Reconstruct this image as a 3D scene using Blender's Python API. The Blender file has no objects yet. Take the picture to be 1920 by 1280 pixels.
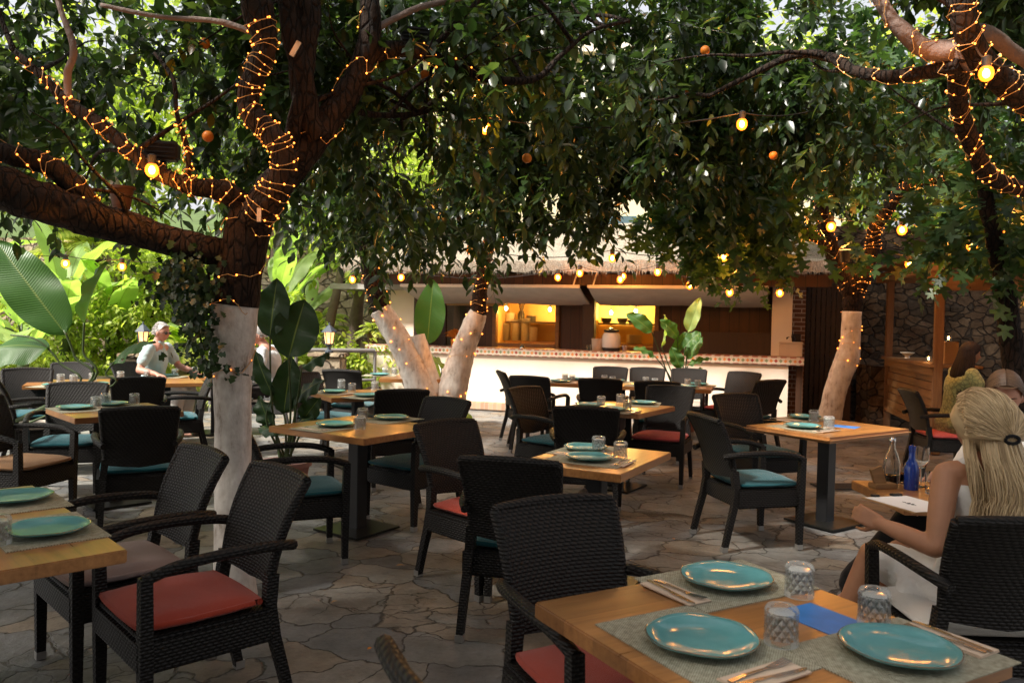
import bpy, bmesh, math, random
import numpy as np
from mathutils import Vector, Matrix, noise as mnoise

random.seed(7)
rng = np.random.default_rng(11)
SC = bpy.context.scene
COL = SC.collection
R = math.radians

# ---------------------------------------------------------------- camera
F_PX, CX, CY = 1493.0, 960.0, 640.0
CAM_H, PITCH, ROLL = 1.54, R(1.5), R(1.15)
cam_d = bpy.data.cameras.new('camera')
cam_d.sensor_width = 36.0
cam_d.lens = 28.0
cam_d.clip_start, cam_d.clip_end = 0.05, 400.0
cam_d.dof.use_dof = True
cam_d.dof.focus_distance = 4.8
cam_d.dof.aperture_fstop = 5.0
cam = bpy.data.objects.new('camera', cam_d)
COL.objects.link(cam)
_F = Vector((0, math.cos(PITCH), -math.sin(PITCH)))
_R0, _U0 = Vector((1, 0, 0)), Vector((0, math.sin(PITCH), math.cos(PITCH)))
_RT = _R0 * math.cos(ROLL) + _U0 * math.sin(ROLL)
_UP = _U0 * math.cos(ROLL) - _R0 * math.sin(ROLL)
cam.matrix_world = Matrix(((_RT.x, _UP.x, -_F.x, 0), (_RT.y, _UP.y, -_F.y, 0), (_RT.z, _UP.z, -_F.z, CAM_H), (0, 0, 0, 1)))
SC.camera = cam

# ---------------------------------------------------------------- sky, sun, exposure
SUN_EL, SUN_AZ = R(48), R(-122)         # azimuth measured from +Y towards +X: the sun stands high on the left, over the garden
w = bpy.data.worlds.new('World')
SC.world = w
w.use_nodes = True
nt = w.node_tree
sky = nt.nodes.new('ShaderNodeTexSky')
sky.sky_type = 'NISHITA'
sky.sun_disc = False
sky.sun_elevation = SUN_EL
sky.sun_rotation = SUN_AZ
sky.air_density, sky.dust_density, sky.ozone_density = 0.7, 9.0, 0.3
veil = nt.nodes.new('ShaderNodeMix'); veil.data_type = 'RGBA'          # thin bright cloud over the whole sky
veil.inputs[0].default_value = 0.55
veil.inputs[7].default_value = (7.0, 7.0, 7.1, 1.0)
nt.links.new(sky.outputs[0], veil.inputs[6])
nt.links.new(veil.outputs[2], nt.nodes['Background'].inputs[0])
nt.nodes['Background'].inputs[1].default_value = 0.1
sun_d = bpy.data.lights.new('sun', 'SUN')
sun_d.energy, sun_d.angle, sun_d.color = 5.0, R(6), (1.0, 0.94, 0.84)
sun = bpy.data.objects.new('sun', sun_d)
COL.objects.link(sun)
_sd = Vector((math.sin(SUN_AZ) * math.cos(SUN_EL), math.cos(SUN_AZ) * math.cos(SUN_EL), math.sin(SUN_EL)))
sun.rotation_euler = (-_sd).to_track_quat('-Z', 'Y').to_euler()
sun.location = (0, 0, 30)
vs = SC.view_settings
vs.view_transform, vs.look, vs.exposure, vs.gamma, vs.use_curve_mapping = 'Standard', 'None', 1.0, 1.0, False
cy = SC.cycles
cy.use_denoising = True
cy.max_bounces, cy.diffuse_bounces, cy.glossy_bounces = 10, 4, 3
cy.transmission_bounces, cy.transparent_max_bounces = 8, 8
cy.caustics_reflective = cy.caustics_refractive = False
cy.sample_clamp_indirect = 6.0

# ---------------------------------------------------------------- pixel <-> world helpers (1920 x 1280 photo pixels)
def ray(px, py):
    return _F + _RT * ((px - CX) / F_PX) - _UP * ((py - CY) / F_PX)
def P(px, py, z):
    d = ray(px, py); t = (z - CAM_H) / d.z
    return Vector((d.x * t, d.y * t, z))
def D(px, py, Y):
    d = ray(px, py); t = Y / d.y
    return Vector((d.x * t, Y, CAM_H + d.z * t))

# ---------------------------------------------------------------- object helpers
def tag(o, label=None, cat=None, group=None, kind=None):
    if label: o['label'] = label
    if cat: o['category'] = cat
    if group: o['group'] = group
    if kind: o['kind'] = kind
    return o
def empty(name, loc=(0, 0, 0), rz=0.0):
    o = bpy.data.objects.new(name, None)
    o.empty_display_size = 0.1
    COL.objects.link(o); o.location = loc; o.rotation_euler = (0, 0, rz)
    return o
def link_mesh(name, me, mats, parent=None, loc=None, rot=None):
    o = bpy.data.objects.new(name, me)
    COL.objects.link(o)
    if mats is not None:
        me.materials.clear()
        for m in (mats if isinstance(mats, (list, tuple)) else [mats]): me.materials.append(m)
    if parent is not None: o.parent = parent
    if loc is not None: o.location = loc
    if rot is not None: o.rotation_euler = rot
    return o
CH = {}
def copy_tree(o, parent=None):
    c = o.copy(); COL.objects.link(c)
    if parent is not None: c.parent = parent
    for ch in list(CH.get(o.name, [])) or [x for x in o.children]:
        copy_tree(ch, c)
    return c

class MB:
    """collects shapes and links them as one mesh"""
    def __init__(s): s.v, s.f, s.m = [], [], []
    def add(s, vs, fs, m=0):
        o = len(s.v); s.v += [tuple(v) for v in vs]
        s.f += [tuple(i + o for i in f) for f in fs]; s.m += [m] * len(fs)
    def box(s, c, size, M=None, m=0, bev=0.0, taper=1.0):
        x, y, z = size[0] / 2, size[1] / 2, size[2] / 2
        if bev <= 0:
            vs = [(sx * x * (taper if sz < 0 else 1), sy * y * (taper if sz < 0 else 1), sz * z) for sz in (-1, 1) for sy in (-1, 1) for sx in (-1, 1)]
            fs = [(0, 2, 3, 1), (4, 5, 7, 6), (0, 1, 5, 4), (2, 6, 7, 3), (0, 4, 6, 2), (1, 3, 7, 5)]
        else:
            bm = bmesh.new(); bmesh.ops.create_cube(bm, size=1.0)
            for v in bm.verts:
                k = taper if v.co.z < 0 else 1
                v.co = Vector((v.co.x * size[0] * k, v.co.y * size[1] * k, v.co.z * size[2]))
            bmesh.ops.bevel(bm, geom=bm.edges[:], offset=bev, segments=2, affect='EDGES')
            bm.verts.index_update()
            vs = [v.co[:] for v in bm.verts]; fs = [[v.index for v in f.verts] for f in bm.faces]; bm.free()
        c = Vector(c)
        vs = [((M @ Vector(v)) if M is not None else Vector(v)) + c for v in vs]
        s.add(vs, fs, m)
    def bar(s, a, b, wx, wy, m=0, up=(0, 0, 1), wx2=None, wy2=None):
        a, b = Vector(a), Vector(b); d = (b - a).normalized()
        upv = Vector(up)
        if abs(d.dot(upv)) > 0.97: upv = Vector((0, 1, 0))
        sx = d.cross(upv).normalized(); sy = sx.cross(d).normalized()
        wx2 = wx if wx2 is None else wx2; wy2 = wy if wy2 is None else wy2
        vs = []
        for p, ax, ay in ((a, wx, wy), (b, wx2, wy2)):
            for i, j in ((-1, -1), (1, -1), (1, 1), (-1, 1)):
                vs.append(p + sx * (i * ax / 2) + sy * (j * ay / 2))
        s.add(vs, [(0, 1, 2, 3), (7, 6, 5, 4), (0, 4, 5, 1), (1, 5, 6, 2), (2, 6, 7, 3), (3, 7, 4, 0)], m)
    def tube(s, pts, rad, n=8, m=0, cap=True, rn=0.0, flat=1.0):
        pts = [Vector(p) for p in pts]; k = len(pts)
        if not hasattr(rad, '__len__'): rad = [rad] * k
        t0 = (pts[1] - pts[0]).normalized()
        ref = Vector((0, 0, 1)) if abs(t0.z) < 0.9 else Vector((1, 0, 0))
        nx = t0.cross(ref).normalized(); vs = []
        for i, p in enumerate(pts):
            t = (pts[min(i + 1, k - 1)] - pts[max(i - 1, 0)]).normalized()
            nx = (nx - t * nx.dot(t)).normalized(); ny = t.cross(nx)
            for j in range(n):
                a = 2 * math.pi * j / n
                r = rad[i]
                if rn:
                    q = p + (nx * math.cos(a) + ny * math.sin(a)) * r
                    r *= 1 + rn * (mnoise.noise(q * 9) + 0.6 * mnoise.noise(q * 24))
                vs.append(p + nx * (math.cos(a) * r) + ny * (math.sin(a) * r * flat))
        fs = []
        for i in range(k - 1):
            for j in range(n):
                a, b = i * n + j, i * n + (j + 1) % n
                fs.append((a, b, b + n, a + n))
        if cap: fs += [tuple(range(n - 1, -1, -1)), tuple(range((k - 1) * n, k * n))]
        s.add(vs, fs, m)
    def lathe(s, prof, n=24, m=0, c=(0, 0, 0), fn=None, mats=None):
        c = Vector(c); vs, fs, ms = [], [], []
        for i, (r, z) in enumerate(prof):
            for j in range(n):
                a = 2 * math.pi * j / n
                rr = fn(r, z, a) if fn else r
                vs.append(c + Vector((rr * math.cos(a), rr * math.sin(a), z)))
        for i in range(len(prof) - 1):
            for j in range(n):
                a, b = i * n + j, i * n + (j + 1) % n
                fs.append((a, b, b + n, a + n)); ms.append(mats[i] if mats else m)
        o = len(s.v); s.v += [tuple(v) for v in vs]; s.f += [tuple(i + o for i in f) for f in fs]; s.m += ms
    def prism(s, out, z0, z1, M=None, m=0):
        n = len(out)
        vs = [Vector((x, y, z0)) for x, y in out] + [Vector((x, y, z1)) for x, y in out]
        if M is not None: vs = [M @ v for v in vs]
        s.add(vs, [tuple(range(n - 1, -1, -1)), tuple(range(n, 2 * n))] + [(i, (i + 1) % n, n + (i + 1) % n, n + i) for i in range(n)], m)
    def grid(s, fn, nu, nv, m=0):
        vs = [fn(i / nu, j / nv) for j in range(nv + 1) for i in range(nu + 1)]
        s.add(vs, [(j * (nu + 1) + i, j * (nu + 1) + i + 1, (j + 1) * (nu + 1) + i + 1, (j + 1) * (nu + 1) + i) for j in range(nv) for i in range(nu)], m)
    def ball(s, c, r, nu=16, nv=10, m=0, M=None):
        r = r if hasattr(r, '__len__') else (r, r, r); c = Vector(c)
        vs = [(0, 0, -1)]
        for j in range(1, nv):
            t = math.pi * j / nv - math.pi / 2
            for i in range(nu):
                a = 2 * math.pi * i / nu
                vs.append((math.cos(t) * math.cos(a), math.cos(t) * math.sin(a), math.sin(t)))
        vs.append((0, 0, 1)); fs = []
        for i in range(nu): fs.append((0, 1 + (i + 1) % nu, 1 + i))
        for j in range(nv - 2):
            for i in range(nu):
                a, b = 1 + j * nu + i, 1 + j * nu + (i + 1) % nu
                fs.append((a, b, b + nu, a + nu))
        L = len(vs) - 1
        for i in range(nu): fs.append((L, L - nu + i, L - nu + (i + 1) % nu))
        q = []
        for v in vs:
            p = Vector((v[0] * r[0], v[1] * r[1], v[2] * r[2]))
            q.append((M @ p if M is not None else p) + c)
        s.add(q, fs, m)
    def mesh(s, name, smooth=None):
        me = bpy.data.meshes.new(name)
        me.from_pydata(s.v, [], s.f)
        if any(s.m): me.polygons.foreach_set('material_index', s.m)
        if smooth is not None:
            me.polygons.foreach_set('use_smooth', [True] * len(s.f))
            if smooth < 179: me.set_sharp_from_angle(angle=R(smooth))
        me.update()
        return me
    def build(s, name, mats, parent=None, smooth=None, loc=None, rot=None):
        o = link_mesh(name, s.mesh(name, smooth), mats, parent, loc, rot)
        if parent is not None: CH.setdefault(parent.name, []).append(o)
        return o

def smooth_path(pts, per=6):
    """Catmull-Rom through points that carry extra columns"""
    a = np.array(pts, float); k = len(a); out = []
    for i in range(k - 1):
        p0, p1, p2, p3 = a[max(i - 1, 0)], a[i], a[i + 1], a[min(i + 2, k - 1)]
        for t in np.linspace(0, 1, per, endpoint=False):
            out.append(0.5 * (2 * p1 + (p2 - p0) * t + (2 * p0 - 5 * p1 + 4 * p2 - p3) * t * t + (3 * p1 - p0 - 3 * p2 + p3) * t ** 3))
    out.append(a[-1])
    return np.array(out)

# ---------------------------------------------------------------- materials
MT = {}
class NT:
    def __init__(s, name):
        s.m = bpy.data.materials.new(name); s.m.use_nodes = True
        s.t = s.m.node_tree; s.b = s.t.nodes['Principled BSDF']; s.out = s.t.nodes['Material Output']
    def n(s, typ, **kw):
        x = s.t.nodes.new(typ)
        for k, v in kw.items(): setattr(x, k, v)
        return x
    def l(s, a, b): s.t.links.new(a, b)
    def put(s, sock, v):
        if hasattr(v, 'is_output'): s.l(v, sock)
        else: sock.default_value = v
    def math(s, op, a, b=None, c=None, clamp=False):
        x = s.n('ShaderNodeMath', operation=op, use_clamp=clamp)
        s.put(x.inputs[0], a)
        if b is not None: s.put(x.inputs[1], b)
        if c is not None: s.put(x.inputs[2], c)
        return x.outputs[0]
    def mix(s, f, a, b, blend='MIX'):
        x = s.n('ShaderNodeMix', data_type='RGBA', blend_type=blend)
        s.put(x.inputs[0], f)
        for i, v in ((6, a), (7, b)):
            s.put(x.inputs[i], v if hasattr(v, 'is_output') else (*v, 1.0) if len(v) == 3 else v)
        return x.outputs[2]
    def coord(s, which='Object'):
        return s.n('ShaderNodeTexCoord').outputs[which]
    def xyz(s, v):
        x = s.n('ShaderNodeSeparateXYZ'); s.l(v, x.inputs[0]); return x.outputs
    def comb(s, x, y, z):
        c = s.n('ShaderNodeCombineXYZ')
        for i, v in enumerate((x, y, z)): s.put(c.inputs[i], v)
        return c.outputs[0]
    def mapping(s, v, scale=(1, 1, 1), loc=(0, 0, 0), rot=(0, 0, 0)):
        x = s.n('ShaderNodeMapping'); s.l(v, x.inputs[0])
        x.inputs['Scale'].default_value = scale; x.inputs['Location'].default_value = loc; x.inputs['Rotation'].default_value = rot
        return x.outputs[0]
    def noise(s, v, scale, detail=3, rough=0.55, out='Fac'):
        x = s.n('ShaderNodeTexNoise'); s.l(v, x.inputs['Vector'])
        x.inputs['Scale'].default_value = scale; x.inputs['Detail'].default_value = detail; x.inputs['Roughness'].default_value = rough
        return x.outputs[out]
    def ramp(s, f, stops, interp='LINEAR'):
        x = s.n('ShaderNodeValToRGB'); s.l(f, x.inputs[0]); x.color_ramp.interpolation = interp
        e = x.color_ramp.elements
        while len(e) < len(stops): e.new(0.5)
        for i, (p, c) in enumerate(stops):
            e[i].position = p; e[i].color = (*c, 1) if len(c) == 3 else c
        return x.outputs[0]
    def bump(s, h, strength=0.5, dist=0.01, normal=None):
        x = s.n('ShaderNodeBump'); s.l(h, x.inputs['Height'])
        x.inputs['Strength'].default_value = strength; x.inputs['Distance'].default_value = dist
        if normal is not None: s.l(normal, x.inputs['Normal'])
        s.l(x.outputs[0], s.b.inputs['Normal']); return x.outputs[0]
    def set(s, **kw):
        names = dict(base='Base Color', rough='Roughness', metal='Metallic', spec='Specular IOR Level', trans='Transmission Weight', ior='IOR', coat='Coat Weight', coatr='Coat Roughness', alpha='Alpha', emit='Emission Strength', emitc='Emission Color', sheen='Sheen Weight')
        for k, v in kw.items():
            if isinstance(v, tuple) and len(v) == 3: v = (*v, 1.0)
            s.put(s.b.inputs[names[k]], v)
        return s

def simple(name, base, rough=0.6, metal=0.0, spec=0.4, var=0.0, vscale=8, bump=0.0, bscale=40, **kw):
    x = NT(name); x.set(rough=rough, metal=metal, spec=spec, **kw)
    co = x.coord()
    if var:
        f = x.noise(co, vscale, 4)
        x.set(base=x.mix(f, tuple(c * (1 - var) for c in base), tuple(min(1, c * (1 + var)) for c in base)))
    else: x.set(base=base)
    if bump: x.bump(x.noise(co, bscale, 5), bump, 0.02 if name.startswith('bark') else 0.006)
    MT[name] = x.m
    return x.m

def m_wicker():
    x = NT('wicker'); o = x.xyz(x.coord())
    u = x.math('ADD', o[0], o[1])
    h, wd = 0.0125, 0.026
    v = x.math('DIVIDE', o[2], h)
    row = x.math('FLOOR', v)
    uu = x.math('ADD', x.math('DIVIDE', u, wd), x.math('MULTIPLY', row, 0.5))
    a = x.math('SINE', x.math('MULTIPLY', x.math('FRACT', uu), math.pi))
    b = x.math('SINE', x.math('MULTIPLY', x.math('FRACT', v), math.pi))
    hgt = x.math('MULTIPLY', a, b)
    fn = x.noise(x.coord(), 120, 2)
    x.set(base=x.mix(x.math('MULTIPLY', hgt, x.math('ADD', fn, 0.3)), (0.002, 0.0017, 0.0016), (0.017, 0.014, 0.012)), rough=x.math('SUBTRACT', 0.62, x.math('MULTIPLY', hgt, 0.2)), spec=0.32)
    x.bump(hgt, 0.75, 0.006)
    MT['wicker'] = x.m
def m_wood(name, c1, c2, rough=0.35, coat=0.2, plank=0.0, grain=(1.2, 18, 18), axis=0, gapdark=1.0):
    x = NT(name); co = x.coord(); oi = x.n('ShaderNodeObjectInfo')
    off = x.n('ShaderNodeVectorMath', operation='SCALE'); x.l(x.comb(oi.outputs['Random'], oi.outputs['Random'], 0.0), off.inputs[0]); off.inputs['Scale'].default_value = 9.0
    ad = x.n('ShaderNodeVectorMath', operation='ADD'); x.l(co, ad.inputs[0]); x.l(off.outputs[0], ad.inputs[1])
    g = x.noise(x.mapping(ad.outputs[0], grain), 3.0, 6, 0.62)
    big = x.noise(x.mapping(ad.outputs[0], tuple(q * 0.22 for q in grain)), 3.0, 3)
    f = x.math('ADD', x.math('MULTIPLY', g, 0.65), x.math('MULTIPLY', big, 0.45))
    colr = x.ramp(f, [(0.33, c1), (0.5, tuple((a + b) / 2 for a, b in zip(c1, c2))), (0.72, c2)])
    hgt = g
    if plank:
        o = x.xyz(co)[axis]
        pf = x.math('DIVIDE', o, plank)
        wn = x.n('ShaderNodeTexWhiteNoise', noise_dimensions='1D'); x.l(x.math('FLOOR', pf), wn.inputs['W'])
        colr = x.mix(x.math('MULTIPLY', wn.outputs['Value'], 0.55), colr, tuple(q * 0.45 for q in c1))
        fr = x.math('FRACT', pf)
        gap = x.math('LESS_THAN', x.math('MINIMUM', fr, x.math('SUBTRACT', 1.0, fr)), 0.03)
        colr = x.mix(x.math('MULTIPLY', gap, gapdark), colr, (0.01, 0.007, 0.005))
        hgt = x.math('SUBTRACT', g, x.math('MULTIPLY', gap, 2.0 * gapdark))
    vor = x.n('ShaderNodeTexVoronoi'); x.l(ad.outputs[0], vor.inputs['Vector']); vor.inputs['Scale'].default_value = 6.0
    colr = x.mix(x.math('LESS_THAN', vor.outputs['Distance'], 0.055), colr, tuple(q * 0.25 for q in c1))
    x.set(base=colr, rough=x.math('ADD', x.math('MULTIPLY', g, 0.25), rough - 0.12), coat=coat, coatr=0.18)
    x.bump(hgt, 0.18, 0.004)
    MT[name] = x.m
def m_paving():
    x = NT('flagstone'); co = x.coord()
    wv = x.noise(co, 1.3, 3, 0.6, 'Color')
    sub = x.n('ShaderNodeVectorMath', operation='SUBTRACT'); x.l(wv, sub.inputs[0]); sub.inputs[1].default_value = (0.5, 0.5, 0.5)
    sc = x.n('ShaderNodeVectorMath', operation='SCALE'); x.l(sub.outputs[0], sc.inputs[0]); sc.inputs['Scale'].default_value = 0.55
    wv2 = x.noise(co, 9, 3, 0.6, 'Color')
    sub2 = x.n('ShaderNodeVectorMath', operation='SUBTRACT'); x.l(wv2, sub2.inputs[0]); sub2.inputs[1].default_value = (0.5, 0.5, 0.5)
    sc2 = x.n('ShaderNodeVectorMath', operation='SCALE'); x.l(sub2.outputs[0], sc2.inputs[0]); sc2.inputs['Scale'].default_value = 0.09
    ad = x.n('ShaderNodeVectorMath', operation='ADD'); x.l(co, ad.inputs[0]); x.l(sc.outputs[0], ad.inputs[1])
    ad2 = x.n('ShaderNodeVectorMath', operation='ADD'); x.l(ad.outputs[0], ad2.inputs[0]); x.l(sc2.outputs[0], ad2.inputs[1])
    flat = x.mapping(ad2.outputs[0], (1, 1.25, 0))
    ve = x.n('ShaderNodeTexVoronoi', feature='DISTANCE_TO_EDGE'); x.l(flat, ve.inputs['Vector']); ve.inputs['Scale'].default_value = 2.7
    vc = x.n('ShaderNodeTexVoronoi', feature='F1'); x.l(flat, vc.inputs['Vector']); vc.inputs['Scale'].default_value = 2.7
    rnd = x.xyz(vc.outputs['Color'])
    stone = x.ramp(rnd[0], [(0.0, (0.17, 0.172, 0.172)), (0.25, (0.2, 0.196, 0.184)), (0.45, (0.225, 0.192, 0.155)), (0.65, (0.225, 0.216, 0.197)), (0.85, (0.155, 0.16, 0.165))], 'CONSTANT')
    n1 = x.noise(co, 5, 6, 0.65); n2 = x.noise(co, 38, 5, 0.7)
    mot = x.math('ADD', x.math('MULTIPLY', n1, 0.9), x.math('MULTIPLY', n2, 0.5))
    stone = x.mix(1.0, stone, x.ramp(mot, [(0.4, (0.66, 0.65, 0.64)), (0.72, (1.15, 1.15, 1.14)), (1.0, (1.55, 1.53, 1.48))]), 'MULTIPLY')
    edge = x.math('ADD', ve.outputs['Distance'], x.math('MULTIPLY', x.math('SUBTRACT', n2, 0.5), 0.03))
    jw = x.math('MULTIPLY', x.noise(co, 2.2, 2), 0.036)
    joint = x.n('ShaderNodeMapRange', clamp=True); x.l(edge, joint.inputs[0]); joint.inputs[1].default_value = 0.0; x.l(jw, joint.inputs[2])
    v3 = x.n('ShaderNodeTexVoronoi', feature='DISTANCE_TO_EDGE'); x.l(x.mapping(ad2.outputs[0], (1.6, 2.6, 0), (3.1, 1.7, 0), (0, 0, .5)), v3.inputs['Vector']); v3.inputs['Scale'].default_value = 2.0
    cr = x.n('ShaderNodeMapRange', clamp=True); x.l(x.math('ADD', v3.outputs['Distance'], x.math('MULTIPLY', n2, .03)), cr.inputs[0]); cr.inputs[1].default_value = .012; cr.inputs[2].default_value = .035
    patch = x.math('GREATER_THAN', x.noise(co, .9, 2), .52)
    crk = x.math('SUBTRACT', 1.0, x.math('MULTIPLY', x.math('SUBTRACT', 1.0, cr.outputs[0]), patch))
    stone = x.mix(crk, (0.06, 0.05, 0.04), stone)
    grime = x.noise(co, 1.7, 5, .7); stone = x.mix(1.0, stone, x.ramp(grime, [(.35, (.62, .6, .57)), (.6, (1, 1, 1))]), 'MULTIPLY')
    mort = x.mix(n1, (0.022, 0.018, 0.014), (0.1, 0.085, 0.065))
    x.set(base=x.mix(joint.outputs[0], mort, stone), rough=x.math('ADD', 0.42, x.math('MULTIPLY', n2, 0.4)), spec=0.35)
    h = x.math('ADD', x.math('ADD', x.math('MULTIPLY', joint.outputs[0], 0.9), x.math('ADD', x.math('MULTIPLY', rnd[1], .8), x.math('MULTIPLY', crk, .35))), x.math('ADD', x.math('MULTIPLY', n1, 0.9), x.math('MULTIPLY', n2, 0.28)))
    x.bump(h, 0.8, 0.03)
    MT['flagstone'] = x.m
def m_stonewall(name, c1, c2, c3, scale=3.2, mortar=(0.09, 0.075, 0.055)):
    x = NT(name); co = x.coord()
    wv = x.noise(co, 4, 2, 0.6, 'Color')
    sub = x.n('ShaderNodeVectorMath', operation='SUBTRACT'); x.l(wv, sub.inputs[0]); sub.inputs[1].default_value = (0.5, 0.5, 0.5)
    sc = x.n('ShaderNodeVectorMath', operation='SCALE'); x.l(sub.outputs[0], sc.inputs[0]); sc.inputs['Scale'].default_value = 0.16
    ad = x.n('ShaderNodeVectorMath', operation='ADD'); x.l(co, ad.inputs[0]); x.l(sc.outputs[0], ad.inputs[1])
    v = x.mapping(ad.outputs[0], (1, 1, 1.7))
    ve = x.n('ShaderNodeTexVoronoi', feature='DISTANCE_TO_EDGE'); x.l(v, ve.inputs['Vector']); ve.inputs['Scale'].default_value = scale
    vc = x.n('ShaderNodeTexVoronoi', feature='F1'); x.l(v, vc.inputs['Vector']); vc.inputs['Scale'].default_value = scale
    stone = x.ramp(x.xyz(vc.outputs['Color'])[0], [(0, c1), (0.35, c2), (0.7, c3)], 'CONSTANT')
    n1 = x.noise(co, 12, 5, 0.65)
    stone = x.mix(1.0, stone, x.ramp(n1, [(0.3, (0.6, 0.6, 0.6)), (0.7, (1.2, 1.2, 1.2))]), 'MULTIPLY')
    j = x.n('ShaderNodeMapRange', clamp=True); x.l(ve.outputs['Distance'], j.inputs[0]); j.inputs[1].default_value = 0.0; j.inputs[2].default_value = 0.075
    x.set(base=x.mix(j.outputs[0], mortar, stone), rough=0.9, spec=0.2)
    x.bump(x.math('ADD', j.outputs[0], x.math('MULTIPLY', n1, 0.5)), 0.9, 0.05)
    MT[name] = x.m
def m_leaf(name, dark, mid, light, yellow=None, trans=0.35, rough=0.38, spec=0.5):
    x = NT(name)
    at = x.n('ShaderNodeAttribute', attribute_name='rnd')
    stops = [(0.0, dark), (0.45, mid), (0.93, light)]
    if yellow: stops.append((0.985, yellow))
    c = x.ramp(at.outputs['Fac'], stops)
    x.set(base=c, rough=rough, spec=spec)
    tr = x.n('ShaderNodeBsdfTranslucent')
    x.l(x.mix(1.0, c, (1.7, 1.9, 0.8), 'MULTIPLY'), tr.inputs['Color'])
    ms = x.n('ShaderNodeMixShader'); ms.inputs[0].default_value = trans
    x.l(x.b.outputs[0], ms.inputs[1]); x.l(tr.outputs[0], ms.inputs[2]); x.l(ms.outputs[0], x.out.inputs['Surface'])
    MT[name] = x.m
def m_bigleaf(name, dark, light, trans=0.3):
    """paddle leaf: fine veins run out from the midrib (mesh carries UV-like attributes 'along' and 'across')"""
    x = NT(name)
    al = x.n('ShaderNodeAttribute', attribute_name='along').outputs['Fac']
    ac = x.n('ShaderNodeAttribute', attribute_name='across').outputs['Fac']
    vein = x.math('SINE', x.math('MULTIPLY', x.math('ADD', x.math('MULTIPLY', al, 46.0), x.math('MULTIPLY', x.math('ABSOLUTE', ac), -4.0)), 6.283))
    rib = x.math('LESS_THAN', x.math('ABSOLUTE', ac), 0.035)
    n = x.noise(x.coord(), 5, 3)
    c = x.mix(n, dark, light)
    c = x.mix(x.math('MULTIPLY', x.math('ADD', vein, 1.0), 0.12), c, tuple(min(1, q * 1.8) for q in light))
    c = x.mix(x.math('MULTIPLY', rib, 0.7), c, (0.16, 0.22, 0.06))
    x.set(base=c, rough=0.4, spec=0.35)
    x.bump(vein, 0.25, 0.004)
    tr = x.n('ShaderNodeBsdfTranslucent'); x.l(x.mix(1.0, c, (1.6, 1.9, 0.7), 'MULTIPLY'), tr.inputs['Color'])
    ms = x.n('ShaderNodeMixShader'); ms.inputs[0].default_value = trans
    x.l(x.b.outputs[0], ms.inputs[1]); x.l(tr.outputs[0], ms.inputs[2]); x.l(ms.outputs[0], x.out.inputs['Surface'])
    MT[name] = x.m
def m_emit(name, c, s):
    x = NT(name); x.set(base=(0.8, 0.6, 0.4), emitc=c, emit=s, rough=0.3); MT[name] = x.m
    x.m.cycles.emission_sampling = 'NONE'
def m_bulb():
    x = NT('bulb_glow'); x.set(base=(.3, .1, .02), rough=.1, emitc=(1.0, .2, .012), emit=2.6)
    tp = x.n('ShaderNodeBsdfTransparent'); tp.inputs[0].default_value = (1, .75, .4, 1)
    ms = x.n('ShaderNodeMixShader'); ms.inputs[0].default_value = .5
    x.l(tp.outputs[0], ms.inputs[1]); x.l(x.b.outputs[0], ms.inputs[2]); x.l(ms.outputs[0], x.out.inputs['Surface'])
    x.m.cycles.emission_sampling = 'NONE'; MT['bulb_glow'] = x.m
def m_fabric(name, c):
    x = NT(name); o = x.xyz(x.coord())
    a = x.math('SINE', x.math('MULTIPLY', o[0], 1100.0)); b = x.math('SINE', x.math('MULTIPLY', o[1], 1100.0))
    n = x.noise(x.coord(), 6, 3)
    x.set(base=x.mix(n, tuple(q * 0.72 for q in c), tuple(min(1, q * 1.15) for q in c)), rough=0.85, spec=0.2, sheen=0.25)
    x.bump(x.math('ADD', x.math('MULTIPLY', x.math('MULTIPLY', a, b), .6), x.math('ADD', x.math('MULTIPLY', n, 5.0), x.math('MULTIPLY', x.noise(x.coord(), 160, 3), .8))), 0.4, 0.006)
    MT[name] = x.m

m_wicker()
m_wood('table_wood', (0.22, 0.085, 0.024), (0.5, 0.23, 0.075), rough=0.32, coat=0.35, plank=0.135, axis=1, gapdark=0.12)
m_wood('dark_wood', (0.018, 0.009, 0.005), (0.05, 0.026, 0.013), rough=0.6, coat=0.0, grain=(18, 18, 1.2))
m_wood('red_wood', (0.045, 0.018, 0.008), (0.1, 0.042, 0.018), rough=0.55, coat=0.0, plank=0.16, grain=(18, 18, 1.2))
m_wood('stall_wood', (0.13, 0.062, 0.022), (0.3, 0.16, 0.06), rough=0.6, coat=0.0, grain=(2, 2, 22))
m_wood('stall_post', (0.09, 0.042, 0.016), (0.22, 0.11, 0.042), rough=0.6, coat=0.0, grain=(20, 20, 1.4))
m_paving()
m_stonewall('stone_warm', (0.33, 0.26, 0.18), (0.42, 0.35, 0.25), (0.26, 0.22, 0.17), 3.0)
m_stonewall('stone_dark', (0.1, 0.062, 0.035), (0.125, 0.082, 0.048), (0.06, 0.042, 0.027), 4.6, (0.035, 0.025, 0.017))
m_leaf('citrus_leaf', (0.012, 0.026, 0.01), (0.027, 0.052, 0.019), (0.08, 0.115, 0.036), (0.34, 0.18, 0.02), trans=0.42, rough=0.28, spec=0.65)
m_leaf('fig_leaf', (0.02, 0.046, 0.018), (0.04, 0.085, 0.03), (0.075, 0.13, 0.045), (0.2, 0.15, 0.03), trans=0.35, rough=0.4)
m_leaf('garden_leaf', (0.1, 0.15, 0.03), (0.3, 0.38, 0.07), (0.5, 0.52, 0.13), (0.55, 0.48, 0.14), trans=0.48, rough=0.45)
m_leaf('ivy_leaf', (0.01, 0.028, 0.008), (0.02, 0.05, 0.012), (0.035, 0.075, 0.018), trans=0.2)
m_bigleaf('paddle_leaf', (0.03, 0.085, 0.022), (0.055, 0.13, 0.03))
m_bigleaf('paddle_shaded', (0.01, 0.032, 0.011), (0.022, 0.055, 0.018), .15)  # darker copy of the paddle leaf: the plant's semi-shade is put into the colour
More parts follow.
